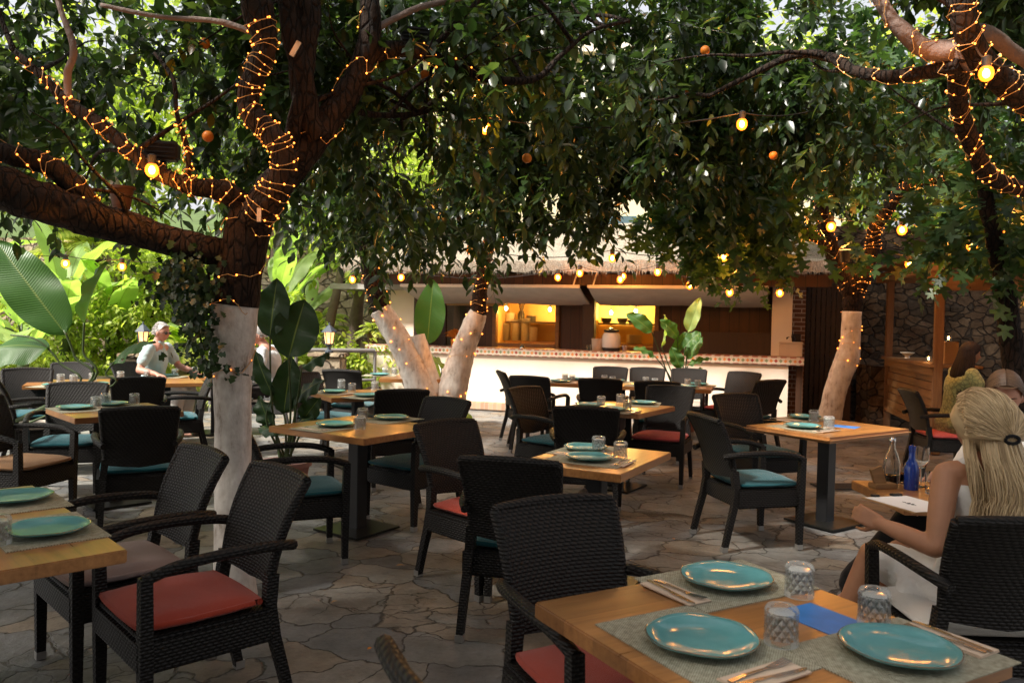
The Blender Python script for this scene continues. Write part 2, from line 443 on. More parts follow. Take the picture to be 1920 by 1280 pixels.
m_bigleaf('banana_leaf', (0.17, 0.28, 0.08), (0.36, 0.47, 0.18), 0.45)
simple('stem_green', (0.05, 0.08, 0.025), 0.5, var=0.3)
def m_bark():
    x = NT('bark_red'); co = x.coord(); st = x.mapping(co, (1, 1, .32))
    v = x.n('ShaderNodeTexVoronoi', feature='DISTANCE_TO_EDGE'); x.l(st, v.inputs['Vector']); v.inputs['Scale'].default_value = 26
    n = x.noise(co, 9, 5, .65); n2 = x.noise(st, 60, 4, .6)
    crack = x.n('ShaderNodeMapRange', clamp=True); x.l(x.math('ADD', v.outputs['Distance'], x.math('MULTIPLY', n2, .12)), crack.inputs[0]); crack.inputs[1].default_value = .05; crack.inputs[2].default_value = .2
    c = x.mix(n, (.012, .007, .005), (.042, .024, .016))
    x.set(base=x.mix(crack.outputs[0], (.006, .004, .003), c), rough=.85, spec=.25)
    x.bump(x.math('ADD', x.math('MULTIPLY', crack.outputs[0], .8), x.math('ADD', x.math('MULTIPLY', n2, .5), x.math('MULTIPLY', n, 1.2))), 1.0, .022); MT['bark_red'] = x.m
m_bark()
simple('bark_pale', (0.2, 0.145, 0.125), 0.8, var=0.45, vscale=9, bump=0.8, bscale=26)
simple('black_metal', (0.012, 0.012, 0.013), 0.42, spec=0.5, var=0.3)
simple('base_metal', (0.03, 0.03, 0.026), 0.28, metal=0.6, var=0.3, vscale=20)
simple('steel', (0.55, 0.55, 0.56), 0.22, metal=1.0, var=0.1)
simple('foot_metal', (0.42, 0.41, 0.39), 0.35, metal=0.7, var=0.2)
simple('napkin_paper', (0.62, 0.48, 0.36), 0.9, var=0.06, vscale=60)
simple('paper', (0.82, 0.81, 0.8), 0.8)
simple('kraft', (0.4, 0.24, 0.11), 0.8, var=0.15)
simple('card_blue', (0.025, 0.19, 0.55), 0.55, var=0.35, vscale=16)
simple('ink', (0.12, 0.12, 0.13), 0.7)
simple('terracotta', (0.3, 0.12, 0.075), 0.8, var=0.25)
simple('mauve_pot', (0.33, 0.19, 0.18), 0.75, var=0.2)
simple('brown_pot', (0.07, 0.032, 0.018), 0.7, var=0.2)
simple('lamp_black', (0.02, 0.02, 0.022), 0.5)
simple('lantern_blue', (0.05, 0.065, 0.09), 0.5)
simple('cable', (0.02, 0.014, 0.01), 0.7)
simple('wire', (0.6, 0.36, 0.14), 0.5)  # warm base: the bulbs' orange light on the wire is put into its colour
simple('orange_skin', (0.75, 0.22, 0.02), 0.45, bump=0.3, bscale=160)
simple('kitchen_wall', (0.72, 0.5, 0.2), 0.7, var=0.12, vscale=3)
simple('white_enamel', (0.75, 0.76, 0.78), 0.25, var=0.05)
simple('bin_plastic', (0.5, 0.42, 0.36), 0.5, var=0.1)
simple('dish', (0.62, 0.55, 0.45), 0.35)
simple('pan_dark', (0.05, 0.045, 0.04), 0.35, metal=0.5)
simple('canvas_panel', (0.33, 0.31, 0.29), 0.8, var=0.22, vscale=5, bump=0.3, bscale=14)
simple('panel_edge', (0.72, 0.7, 0.66), 0.5, var=0.1)  # pale: light on the shutters' front edge is put into the colour
simple('rope', (0.75, 0.74, 0.7), 0.8)
simple('hill_green', (0.07, 0.11, 0.03), 0.95, var=0.6, vscale=.8, bump=1.0, bscale=3)
simple('gravel_soil', (0.12, 0.085, 0.05), 0.95, var=0.5, vscale=3, bump=0.8)
simple('pale_render', (0.78, 0.68, 0.48), 0.85, var=0.1, vscale=1.2)
simple('rail_grey', (0.22, 0.22, 0.22), 0.5, metal=0.3, var=0.2)
simple('straw_orange', (0.7, 0.24, 0.03), 0.8, var=0.3, vscale=40, bump=0.6)
simple('box_cream', (0.6, 0.48, 0.36), 0.7, var=0.1)
simple('bottle_blue', (0.01, 0.035, 0.22), 0.12, spec=0.6)
simple('drink', (0.09, 0.025, 0.01), 0.15)
simple('dark_plaster', (0.17, 0.165, 0.16), 0.9, var=0.2)
simple('shutter', (0.1, 0.16, 0.2), 0.6)
for n_, c_ in (('red', (0.42, 0.05, 0.024)), ('teal', (0.006, 0.1, 0.125)), ('mauve', (0.33, 0.245, 0.22)), ('tan', (0.5, 0.27, 0.13)), ('white', (0.7, 0.68, 0.64)), ('beige', (0.55, 0.47, 0.4)), ('coral', (0.62, 0.1, 0.1))):
    m_fabric('cushion_' + n_, c_)
m_emit('bulb_core', (1.0, 0.62, 0.25), 22.0)
m_bulb()
m_emit('fairy_glow', (1.0, 0.25, 0.025), 2.6)
m_emit('lantern_glow', (1.0, 0.45, 0.14), 1.3)
m_emit('flame_glow', (1.0, 0.4, 0.1), 12.0)
m_emit('kitchen_lamp', (1.0, 0.78, 0.42), 18.0)

def m_plate():
    x = NT('plate_teal'); n = x.noise(x.coord(), 14, 5, 0.6); n2 = x.noise(x.coord(), 90, 2)
    x.set(base=x.mix(x.math('ADD', x.math('MULTIPLY', n, 0.8), x.math('MULTIPLY', n2, 0.2)), (0.075, 0.25, 0.265), (0.15, 0.4, 0.41)), rough=0.13, spec=0.45)
    x.bump(x.noise(x.coord(), 9, 2), 0.12, 0.01); MT['plate_teal'] = x.m
m_plate()
simple('plate_rim', (0.085, 0.06, 0.035), 0.25)
def m_glass():
    x = NT('cut_glass'); x.set(base=(0.8, 0.81, 0.8), rough=0.08, spec=0.8)
    tp = x.n('ShaderNodeBsdfTransparent'); tp.inputs[0].default_value = (.97, .98, .97, 1)
    lw = x.n('ShaderNodeFresnel'); lw.inputs[0].default_value = 1.5
    ms = x.n('ShaderNodeMixShader'); o = x.xyz(x.coord()); an = x.math('ARCTAN2', o[1], o[0])
    s1 = x.math('ABSOLUTE', x.math('SINE', x.math('ADD', x.math('MULTIPLY', an, 6.0), x.math('MULTIPLY', o[2], 110.0))))
    s2 = x.math('ABSOLUTE', x.math('SINE', x.math('SUBTRACT', x.math('MULTIPLY', an, 6.0), x.math('MULTIPLY', o[2], 110.0))))
    cut = x.math('MINIMUM', s1, s2); band = x.math('MULTIPLY', x.math('GREATER_THAN', o[2], .016), x.math('LESS_THAN', o[2], .076))
    bn = x.bump(x.math('MULTIPLY', cut, band), 1.0, .02); x.l(bn, lw.inputs['Normal'])
    x.l(x.math('ADD', x.math('MULTIPLY', lw.outputs[0], .5), .1, clamp=True), ms.inputs[0])
    x.l(tp.outputs[0], ms.inputs[1]); x.l(x.b.outputs[0], ms.inputs[2]); x.l(ms.outputs[0], x.out.inputs['Surface']); MT['cut_glass'] = x.m
    x = NT('clear_glass'); x.set(base=(0.96, 0.98, 0.97), rough=0.02, trans=1.0, ior=1.3); MT['clear_glass'] = x.m
m_glass()
def m_mat():
    x = NT('placemat'); o = x.xyz(x.coord())
    a = x.math('SINE', x.math('MULTIPLY', o[0], 900.0)); b = x.math('SINE', x.math('MULTIPLY', o[1], 700.0))
    n = x.noise(x.coord(), 70, 3)
    f = x.math('ADD', x.math('MULTIPLY', x.math('MULTIPLY', a, b), 0.35), n)
    x.set(base=x.ramp(f, [(0.15, (0.17, 0.155, 0.1)), (0.5, (0.33, 0.31, 0.22)), (0.85, (0.5, 0.48, 0.37))]), rough=0.85)
    x.bump(x.math('MULTIPLY', a, b), 0.5, 0.003); MT['placemat'] = x.m
m_mat()
def m_white_trunk():
    x = NT('whitewash'); co = x.coord(); n = x.noise(co, 5, 6, 0.65); n2 = x.noise(x.mapping(co, (1, 1, 0.35)), 22, 4, 0.6)
    f = x.math('ADD', x.math('MULTIPLY', n, 0.6), x.math('MULTIPLY', n2, 0.5))
    x.set(base=x.ramp(f, [(0.37, (0.13, 0.09, 0.065)), (0.43, (0.36, 0.31, 0.26)), (0.5, (0.54, 0.49, 0.44)), (0.66, (0.72, 0.68, 0.62))]), rough=0.88, spec=0.2)
    x.bump(x.math('ADD', n, x.math('MULTIPLY', n2, 0.5)), 0.7, 0.02); MT['whitewash'] = x.m
m_white_trunk()
def m_stucco():
    x = NT('stucco'); co = x.coord(); n = x.noise(co, 1.6, 5, 0.6); n2 = x.noise(co, 45, 4)
    x.set(base=x.mix(n, (0.66, 0.56, 0.45), (0.8, 0.74, 0.64)), rough=0.92, spec=0.2)
    x.bump(n2, 0.35, 0.006); MT['stucco'] = x.m
m_stucco()
def m_tileband():
    x = NT('tile_band'); o = x.xyz(x.coord())
    u = x.math('DIVIDE', o[0], 0.0695); cell = x.math('FLOOR', u); fu = x.math('SUBTRACT', x.math('FRACT', u), 0.5)
    v = x.math('DIVIDE', x.math('SUBTRACT', o[2], 1.002), 0.075)
    dm = x.math('LESS_THAN', x.math('ADD', x.math('ABSOLUTE', fu), x.math('ABSOLUTE', v)), 0.4)
    k = x.math('FLOORED_MODULO', cell, 5.0)
    odd = x.math('GREATER_THAN', x.math('FLOORED_MODULO', k, 2.0), 0.5)
    c = x.mix(odd, (0.72, 0.27, 0.07), (0.25, 0.29, 0.15))
    c = x.mix(x.math('LESS_THAN', k, 0.5), c, (0.36, 0.05, 0.03))
    n = x.noise(x.coord(), 8, 3)
    base = x.mix(n, (0.62, 0.52, 0.4), (0.78, 0.71, 0.6))
    line = x.math('GREATER_THAN', x.math('ABSOLUTE', v), 0.62)
    dash = x.math('GREATER_THAN', x.math('FRACT', x.math('DIVIDE', o[0], 0.14)), 0.35)
    base = x.mix(x.math('MULTIPLY', x.math('MULTIPLY', line, dash), 0.8), base, (0.4, 0.08, 0.04))
    x.set(base=x.mix(dm, base, c), rough=0.3, spec=0.5); MT['tile_band'] = x.m
m_tileband()
def m_brick(name, c1, c2, w_, h_, axis=0):
    x = NT(name); o = x.xyz(x.coord())
    b = x.n('ShaderNodeTexBrick'); x.l(x.comb(o[axis], o[2], 0.0), b.inputs['Vector'])
    b.inputs['Scale'].default_value = 1.0; b.inputs['Brick Width'].default_value = w_; b.inputs['Row Height'].default_value = h_
    b.inputs['Mortar Size'].default_value = 0.008; b.inputs['Color1'].default_value = (*c1, 1); b.inputs['Color2'].default_value = (*c2, 1); b.inputs['Mortar'].default_value = (0.4, 0.33, 0.26, 1)
    x.set(base=x.mix(x.noise(x.coord(), 9, 4), b.outputs['Color'], (0.3, 0.2, 0.13), 'MULTIPLY') if False else b.outputs['Color'], rough=0.9)
    x.bump(b.outputs['Fac'], -0.5, 0.01); MT[name] = x.m
m_brick('brick', (0.5, 0.34, 0.22), (0.38, 0.23, 0.15), 0.075, 0.2)
m_brick('brick_column', (0.2, 0.075, 0.03), (0.13, 0.05, 0.022), 0.23, 0.07)
def m_thatch():
    x = NT('thatch'); co = x.coord(); n = x.noise(x.mapping(co, (30, 6, 6)), 3, 5, 0.7); n2 = x.noise(co, 60, 3)
    f = x.math('ADD', x.math('MULTIPLY', n, 0.6), x.math('MULTIPLY', n2, 0.5))
    x.set(base=x.ramp(f, [(0.35, (0.09, 0.075, 0.055)), (0.55, (0.33, 0.28, 0.22)), (0.75, (0.6, 0.54, 0.44))]), rough=0.95, spec=0.1)
    x.bump(f, 1.0, 0.03); MT['thatch'] = x.m
m_thatch()
def m_bamboo():
    x = NT('bamboo'); o = x.xyz(x.coord()); n = x.noise(x.mapping(x.coord(), (40, 40, 2)), 2, 4)
    node = x.math('LESS_THAN', x.math('FRACT', x.math('DIVIDE', o[2], 0.34)), 0.05)
    x.set(base=x.mix(node, x.ramp(n, [(0.3, (0.09, 0.045, 0.018)), (0.7, (0.26, 0.15, 0.06))]), (0.05, 0.03, 0.015)), rough=0.55); MT['bamboo'] = x.m
m_bamboo()
def m_skin(name, c):
    x = NT(name); n = x.noise(x.coord(), 30, 4)
    x.set(base=x.mix(n, tuple(q * 0.88 for q in c), tuple(q * 1.08 for q in c)), rough=0.5, spec=0.35)
    x.put(x.b.inputs['Subsurface Weight'], 0.08); x.b.inputs['Subsurface Scale'].default_value = 0.01
    x.bump(x.noise(x.coord(), 240, 2), 0.08, 0.002); MT[name] = x.m
m_skin('skin_tan', (0.42, 0.2, 0.11)); m_skin('skin_pink', (0.45, 0.235, 0.175)); m_skin('skin_fair', (0.5, 0.26, 0.18))
def m_hair(name, c1, c2, rough=.45, spec=.4):
    x = NT(name); at = x.n('ShaderNodeAttribute', attribute_name='rnd').outputs['Fac']
    x.set(base=x.mix(at, c1, c2), rough=rough, spec=spec)
    MT[name] = x.m
m_hair('hair_blonde', (0.24, 0.155, 0.075), (0.8, 0.61, 0.36)); m_hair('hair_dark', (0.012, 0.008, 0.006), (0.035, 0.022, 0.017), .6, .15)
m_hair('hair_white', (0.22, 0.21, 0.2), (0.42, 0.41, 0.4)); m_hair('hair_brown', (0.05, 0.028, 0.017), (0.13, 0.075, 0.042))
def m_cloth(name, c, scale=60, bump=0.2, pattern=None):
    x = NT(name); n = x.noise(x.coord(), scale, 3); n2 = x.noise(x.coord(), 7, 4)
    base = x.mix(n2, tuple(q * 0.85 for q in c), tuple(min(1, q * 1.08) for q in c))
    if pattern:
        v = x.n('ShaderNodeTexVoronoi', feature='DISTANCE_TO_EDGE'); x.l(x.coord(), v.inputs['Vector']); v.inputs['Scale'].default_value = 22
        base = x.mix(x.math('LESS_THAN', v.outputs['Distance'], 0.09), base, pattern)
    x.set(base=base, rough=0.88, spec=0.15, sheen=0.15); x.bump(x.math('ADD', n, x.math('MULTIPLY', n2, 2.0)), bump, 0.012); MT[name] = x.m
m_cloth('cloth_white', (0.74, 0.72, 0.68)); m_cloth('cloth_black', (0.008, 0.008, 0.009)); m_cloth('cloth_lime', (0.34, 0.34, 0.14), pattern=(0.2, 0.2, 0.09))
m_cloth('cloth_aqua', (0.36, 0.47, 0.49)); m_cloth('cloth_pale', (0.62, 0.68, 0.72)); m_cloth('cloth_dark', (0.02, 0.015, 0.014))
# ================================================================ the setting
def sheet(name, x0, x1, y0, y1, z, mat, n=1):
    b = MB(); b.grid(lambda u, v: (x0 + (x1 - x0) * u, y0 + (y1 - y0) * v, z), n, n)
    return tag(b.build(name, MT[mat]), kind='structure')
sheet('ground', -180, 180, -60, 260, -0.03, 'gravel_soil')
def paving():
    b = MB()
    def fn(u, v):
        x, y = -8.6 + 17.2 * u, -7 + 21.4 * v
        return (x, y, 0.0 + 0.012 * mnoise.noise(Vector((x * 0.7, y * 0.7, 0))) - 0.006)
    b.grid(fn, 90, 100)
    tag(b.build('courtyard_paving', MT['flagstone'], smooth=180), kind='structure')
paving()

# ---------------------------------------------------------------- kitchen building (local frame: x along the counter, y into the kitchen)
cA, cB = P(688, 645, 1.065), P(1508, 670.5, 1.065)
BL = (cB - cA).length
BRZ = math.atan2(cB.y - cA.y, cB.x - cA.x)
BM = Matrix.Translation((cA.x, cA.y, 0)) @ Matrix.Rotation(BRZ, 4, 'Z')
BI = BM.inverted()
def KU(px, py, depth):
    """pixel -> (x, z) on the kitchen's local plane y = depth"""
    d = BI.to_3x3() @ ray(px, py); o = BI @ Vector((0, 0, CAM_H)); t = (depth - o.y) / d.y
    p = o + d * t
    return p.x, p.z
def ku(px, depth, py=600): return KU(px, py, depth)[0]

kit = empty('kitchen_bar', (cA.x, cA.y, 0), BRZ)
tag(kit, 'open-air kitchen with lit hatches behind a long whitewashed counter under a thatched roof', 'kitchen')
def kbox(name, x0, x1, y0, y1, z0, z1, mat, parent=kit, bev=0.0, smooth=None):
    b = MB(); b.box(((x0 + x1) / 2, (y0 + y1) / 2, (z0 + z1) / 2), (x1 - x0, y1 - y0, z1 - z0), bev=bev)
    return b.build(name, MT[mat], parent, smooth)
xr = ku(1478, 0.0, 700)
kbox('counter_wall', 0.0, xr, 0.03, 0.33, 0.0, 0.94, 'stucco')
kbox('counter_top', -0.03, BL, -0.02, 0.62, 0.94, 1.065, 'tile_band', bev=0.008)
b = MB(); b.box((xr / 2 - 0.05, -0.03, 0.07), (xr + 0.5, 0.12, 0.14), bev=0.02); b.build('brick_plinth', MT['brick'], kit)
pl = ku(1497, 0.2, 760)
kbox('counter_leg', pl - 0.05, pl + 0.05, 0.12, 0.24, 0, 0.94, 'red_wood')
# back wall of dark boards with openings
yb = 0.95
w1 = (ku(928, yb), ku(1046, yb)); w2 = (ku(1108, yb), ku(1232, yb)); w0 = (ku(836, yb), ku(874, yb))
zt, zb_ = 1.86, 1.1
xe = ku(1500, yb); xs = ku(775, yb)
for a, c in ((w0[1], w1[0]), (w1[1], w2[0]), (w2[1], xe)):
    kbox('board_wall', a, c, yb, yb + 0.06, 1.0, 2.35, 'red_wood')
kbox('board_wall', xs, w0[0], yb, yb + 0.06, 1.0, 2.35, 'red_wood')
kbox('board_wall', xs, xe, yb + 0.003, yb + 0.063, 0.0, 0.998, 'red_wood')
kbox('lintel', xs, xe, yb - 0.03, yb + 0.03, zt + 0.02, 2.36, 'dark_wood')
for wx in (w1, w2):
    f = MB(); a, c = wx
    for x in (a, c): f.box((x, yb + 0.02, (zt + zb_) / 2), (0.07, 0.14, zt - zb_ + 0.1), bev=0.006)
    f.box(((a + c) / 2, yb + 0.02, zb_ + 0.0), (c - a - 0.07, 0.16, 0.06), bev=0.006)
    fr = f.build('hatch_frame', MT['stall_wood'], kit)
    r = MB(); y1 = yb + 1.25                                          # lit room behind the hatch
    r.add([(a - .1, yb + .1, zb_ - .35), (c + .1, yb + .1, zb_ - .35), (c + .1, y1, zb_ - .35), (a - .1, y1, zb_ - .35), (a - .1, yb + .1, zt + .3), (c + .1, yb + .1, zt + .3), (c + .1, y1, zt + .3), (a - .1, y1, zt + .3)],
          [(3, 2, 6, 7), (0, 3, 7, 4), (1, 5, 6, 2), (0, 1, 2, 3), (4, 7, 6, 5)])
    r.build('kitchen_room', MT['kitchen_wall'], kit)
    kbox('shelf', a - 0.02, c + 0.02, yb + 0.65, yb + 1.2, zb_ + 0.02, zb_ + 0.055, 'stall_wood')
    kbox('shelf', a - 0.02, c + 0.02, yb + 0.75, yb + 1.2, zb_ + 0.4, zb_ + 0.43, 'dark_wood')
# dim store to the right of the second hatch
x0_, x1_ = ku(1300, yb), ku(1440, yb)
kbox('board_wall', w2[1], xe, 0.5, 0.56, 1.065, 1.42, 'dark_wood')
# posts
bx = ku(1104, 0.42); kbox('post', bx - 0.1, bx + 0.1, 0.36, 0.56, 1.066, 2.5, 'dark_wood', bev=0.012)
bx0 = ku(781, 0.5); kbox('post', bx0 - 0.06, bx0 + 0.06, 0.5, 0.62, 0.0, 2.5, 'dark_wood', bev=0.01)
kbox('side_wall', ku(734, 0.7), bx0 - 0.06, 0.66, 0.86, 0.0, 2.2, 'stucco')
px_ = ku(1466, 0.3); kbox('pillar', px_ - 0.15, px_ + 0.15, 0.2, 0.5, 1.066, 2.6, 'kitchen_wall' if False else 'stucco', bev=0.01)
b = MB(); cx_ = ku(1491, 0.6); b.box((cx_, 0.7, 1.25), (0.3, 0.3, 2.5)); b.build('brick_column', MT['brick_column'], kit)
# raised shutters propped out over the counter
def shutter(xa, xb, ropes):
    zf, zr, yf, yr = 2.08, 1.83, -0.55, 0.42
    M = MB(); n = 8
    def fn(u, v):
        return (xa + (xb - xa) * u, yf + (yr - yf) * v, zf + (zr - zf) * v - 0.03 * math.sin(math.pi * v) - 0.012 * math.sin(3 * math.pi * u))
    M.grid(fn, n, n); vs0 = [Vector(v) for v in M.v]
    M.grid(lambda u, v: tuple(Vector(fn(u, v)) + Vector((0, 0, 0.03))), n, n)
    s_ = M.build('awning_panel', MT['canvas_panel'], kit, 60)
    e = MB(); e.box(((xa + xb) / 2, yf - 0.012, zf + 0.018), (xb - xa + 0.02, 0.045, 0.05), bev=0.008); e.build('panel_edge', MT['panel_edge'], s_)
    for x in ropes:
        t = MB(); t.tube([(x, yf, zf + 0.04), (x + 0.06, yf + 0.1, 2.42)], 0.012, 6); t.build('rope', MT['rope'], s_)
shutter(ku(772, -0.1), ku(1096, -0.1), (ku(783, -.5), ku(1075, -.5)))
shutter(ku(1112, -0.1), ku(1438, -0.1), (ku(1112, -.5), ku(1330, -.5)))
# roof
xl, xR = ku(640, -0.9), ku(1520, -0.9) + 0.4
M = MB()
def roof(u, v):
    x = xl + (xR - xl) * u; y = -0.95 + 4.2 * v
    z = 2.50 + 0.26 * y + 0.26 * .95 - 0.03
    return (x, y, z + 0.035 * mnoise.noise(Vector((x * 3, y * 3, 1))) + 0.02 * mnoise.noise(Vector((x * 11, y * 11, 3))))
M.grid(roof, 160, 40); q = len(M.v)
M.grid(lambda u, v: (roof(u, v)[0], roof(u, v)[1], roof(u, v)[2] - 0.16 + (0.03 * mnoise.noise(Vector((u * 90, v * 4, 8))) if v < 0.01 else 0)), 160, 40)
nu = 161
M.f += [(i, i + 1, q + i + 1, q + i) for i in range(160)]; M.m += [0] * 160
M.f += [(j * nu, (j + 1) * nu, q + (j + 1) * nu, q + j * nu) for j in range(40)] + [(j * nu + 160, (j + 1) * nu + 160, q + (j + 1) * nu + 160, q + j * nu + 160) for j in range(40)]; M.m += [0] * 80
rf = M.build('roof', MT['thatch'], kit)
fr = MB(); N_ = 2600                                              # straw ends along the eave
for i in range(N_):
    x = xl + (xR - xl) * random.random(); z0 = 2.47 - random.random() * 0.13; ln = 0.05 + 0.07 * random.random()
    a = Vector((x, -0.95 + 0.02 * random.random(), z0)); bb = a + Vector((random.uniform(-.02, .02), -0.03 - 0.03 * random.random(), -ln))
    sd = Vector((0.004, 0, 0)); fr.add([a - sd, a + sd, bb], [(0, 1, 2)])
fr.build('straw_fringe', MT['thatch'], rf)
for k in range(15):
    x = xl + 0.2 + (xR - xl - 0.4) * k / 14
    r_ = MB(); r_.bar((x, -0.85, 2.32), (x, 3.1, 3.32), 0.07, 0.11); r_.build('rafter', MT['dark_wood'], rf)
kbox('eave_beam', xl + 0.1, xR - 0.1, 0.4, 0.54, 2.5, 2.66, 'dark_wood', rf)
kbox('fascia', xl + 0.1, xR - 0.1, -0.42, -0.36, 2.12, 2.3, 'red_wood', rf)
kbox('rear_wall', xs, xe + 0.6, yb + 1.6, yb + 1.7, 0, 3.1, 'red_wood')
kbox('flat_canopy', ku(628, 0.4), ku(775, 0.4), 0.2, 1.4, 2.06, 2.16, 'canvas_panel')

# on and behind the counter
def kthing(name, label, cat, mb, mat, x, y, z, smooth=40, group=None, parent_frame=True):
    p = BM @ Vector((x, y, z))
    o = mb.build(name, mat, None, smooth, p, (0, 0, BRZ))
    return tag(o, label, cat, group)
def cyl(prof, n=24):
    m = MB(); m.lathe(prof, n); return m
# dish stacks on the lower shelf of the left hatch
def dish_stack(n, r, dz=0.014):
    m = MB()
    for i in range(n):
        rr = r * random.uniform(0.95, 1.03); z = i * dz; ox, oy = random.uniform(-.006, .006), random.uniform(-.006, .006)
        m.lathe([(0.0, z), (rr * 0.6, z), (rr, z + dz * 0.75), (rr, z + dz * 0.95), (rr * 0.6, z + dz * 0.5), (0, z + dz * 0.5)], 18, c=(ox, oy, 0))
    return m
yp = yb + 0.85
for px, py0, n_, r_, lb in ((950, 640, 24, .085, 'leftmost stack of cream plates on the lower shelf of the left lit hatch'), (968, 640, 30, .1, 'second stack of plates from the left in the left lit hatch'), (986, 640, 32, .09, 'tall stack of plates in the middle of the left lit hatch'), (1003, 640, 20, .085, 'rightmost stack of plates on the lower shelf of the left lit hatch')):
    kthing('plate_stack', lb, 'plates', dish_stack(n_, r_, .0135), MT['dish'], ku(px, yp), yp - 0.08 * (px % 2), zb_ + 0.056, group='stacks of plates in the left hatch')
yq = yb + 1.0
kthing('utensil_pot', 'pale pot on the upper shelf of the left lit hatch', 'pot', cyl([(0, 0), (.09, 0), (.1, .16), (.09, .16), (.08, .02), (0, .02)]), MT['dish'], ku(957, yq), yq, zb_ + .431)
jar = cyl([(0, 0), (.06, 0), (.065, .14), (.05, .17), (.05, .2), (0, .2)])
for k in range(9):
    a = k * .7; jar.tube([(0.02 * math.cos(a), .02 * math.sin(a), .18), (.06 * math.cos(a), .05 * math.sin(a), .34 + .03 * (k % 3))], .006, 5); jar.ball((.06 * math.cos(a), .05 * math.sin(a), .35 + .03 * (k % 3)), (.02, .008, .03), 8, 6)
kthing('utensil_jar', 'dark jar of ladles and whisks on the upper shelf in the lit hatch', 'jar', jar, MT['pan_dark'], ku(977, yq), yq, zb_ + .431)
kthing('saucepan', 'steel saucepan on the upper shelf beside the jar of ladles', 'pan', cyl([(0, 0), (.09, 0), (.095, .11), (.088, .11), (.08, .01), (0, .01)]), MT['pan_dark'], ku(996, yq), yq, zb_ + .431)
for px, lb in ((1137, 'left dark bowl stack on the shelf of the right lit hatch'), (1167, 'middle dark bowl stack on the shelf of the right lit hatch'), (1186, 'small dark bowl on the shelf of the right lit hatch')):
    m = MB()
    for i in range(2 if px != 1186 else 1):
        z = .035 * i; m.lathe([(0, z), (.06, z), (.12, z + .06), (.11, z + .06), (.05, z + .012), (0, z + .012)], 20)
    kthing('bowl', lb, 'bowls', m, MT['pan_dark'], ku(px, yq), yq, zb_ + .431, group='bowls on the right hatch shelf')
for px, lb in ((1190, 'tray stack on the lower shelf of the right lit hatch'),):
    kthing('tray_stack', lb, 'trays', dish_stack(12, .15), MT['dish'], ku(px, yp), yp, zb_ + .056)
# rice warmer, bucket, cups on the counter
rw = empty('food_warmer', BM @ Vector((ku(1147, .3), .3, 1.066)), BRZ); tag(rw, 'white drum food warmer with black base and lid standing on the tiled counter', 'appliance')
cyl([(0, 0), (.145, 0), (.15, .05), (.15, .055), (0, .055)]).build('base', MT['lamp_black'], rw, 40)
cyl([(.14, .055), (.155, .08), (.15, .25), (.125, .3), (.06, .31), (0, .31)]).build('drum', MT['white_enamel'], rw, 50)
cyl([(.1, .31), (.13, .325), (.13, .35), (.05, .36), (.05, .33), (0, .33)]).build('lid', MT['lamp_black'], rw, 40)
cyl([(.04, .33), (.045, .38), (0, .385)]).build('knob', MT['steel'], rw, 40)
kthing('utensil_bucket', 'beige bucket of utensils on the counter left of the white food warmer', 'bucket', cyl([(0, 0), (.085, 0), (.1, .2), (.092, .2), (.08, .02), (0, .02)]), MT['bin_plastic'], ku(1121, .3), .3, 1.066)
kthing('metal_cup', 'small metal cup on the counter right of the white food warmer', 'cup', cyl([(0, 0), (.035, 0), (.055, .1), (.05, .1), (.03, .01), (0, .01)]), MT['steel'], ku(1172, .25), .25, 1.066)
kthing('counter_glass', 'small clear glass on the counter beside the dark post', 'glass', cyl([(0, 0), (.035, 0), (.04, .1), (.036, .1), (.03, .01), (0, .01)]), MT['clear_glass'], ku(1107, .2), .12, 1.066)
bell = cyl([(0, 0), (.05, 0), (.05, .01), (.045, .02), (.03, .045), (.012, .055), (.012, .07), (0, .072)])
kthing('service_bell', 'small steel service bell on the counter below the left hatch', 'bell', bell, MT['steel'], ku(980, .25), .25, 1.066)
m = MB(); m.box((0, 0, .1), (.34, .26, .2), bev=.012); m.box((0, 0, .215), (.36, .28, .03), bev=.01)
kthing('storage_box', 'pale storage box with a lid on the right end of the tiled counter', 'box', m, MT['box_cream'], ku(1484, .22), .26, 1.066)
m = MB(); m.tube([(-.08, 0, 0), (-.03, .01, .06), (.03, 0, .09), (.08, -.01, .02)], [.05, .075, .06, .03], 10)
kthing('dark_bag', 'small dark bag lying on the pale storage box', 'bag', m, MT['cloth_dark'], ku(1480, .22), .26, 1.066 + .23)
# dried plume in the left opening
pm = MB()
for k in range(420):
    a = random.random() * 6.28; t = random.random(); L = random.uniform(.18, .34)
    d = Vector((math.cos(a) * .9 * t, math.sin(a) * .9 * t, .9)).normalized()
    p0 = Vector((0, 0, .1)); p1 = p0 + d * L * .6; p2 = p1 + Vector((d.x, d.y, .1)) * L * .5 + Vector((0, 0, -.06 * t))
    sd = Vector((.006, .003, 0)); pm.add([p0 - sd, p0 + sd, p1 + sd, p1 - sd, p2], [(0, 1, 2, 3), (3, 2, 4)])
pm.lathe([(0, 0), (.06, 0), (.07, .12), (0, .12)], 14)
kthing('dried_plume', 'bright orange dried plume in the left opening behind the forked white trunk', 'dried plant', pm, MT['straw_orange'], ku(853, .45), .45, 1.066, None)
# heat lamp rail
m = MB(); m.box((0, 0, 0), (1.1, .16, .07), bev=.02)
kthing('extractor_hood', 'brown metal extractor strip hanging over the left end of the counter', 'hood', m, MT['kraft'], ku(890, .7), .7, 1.83)
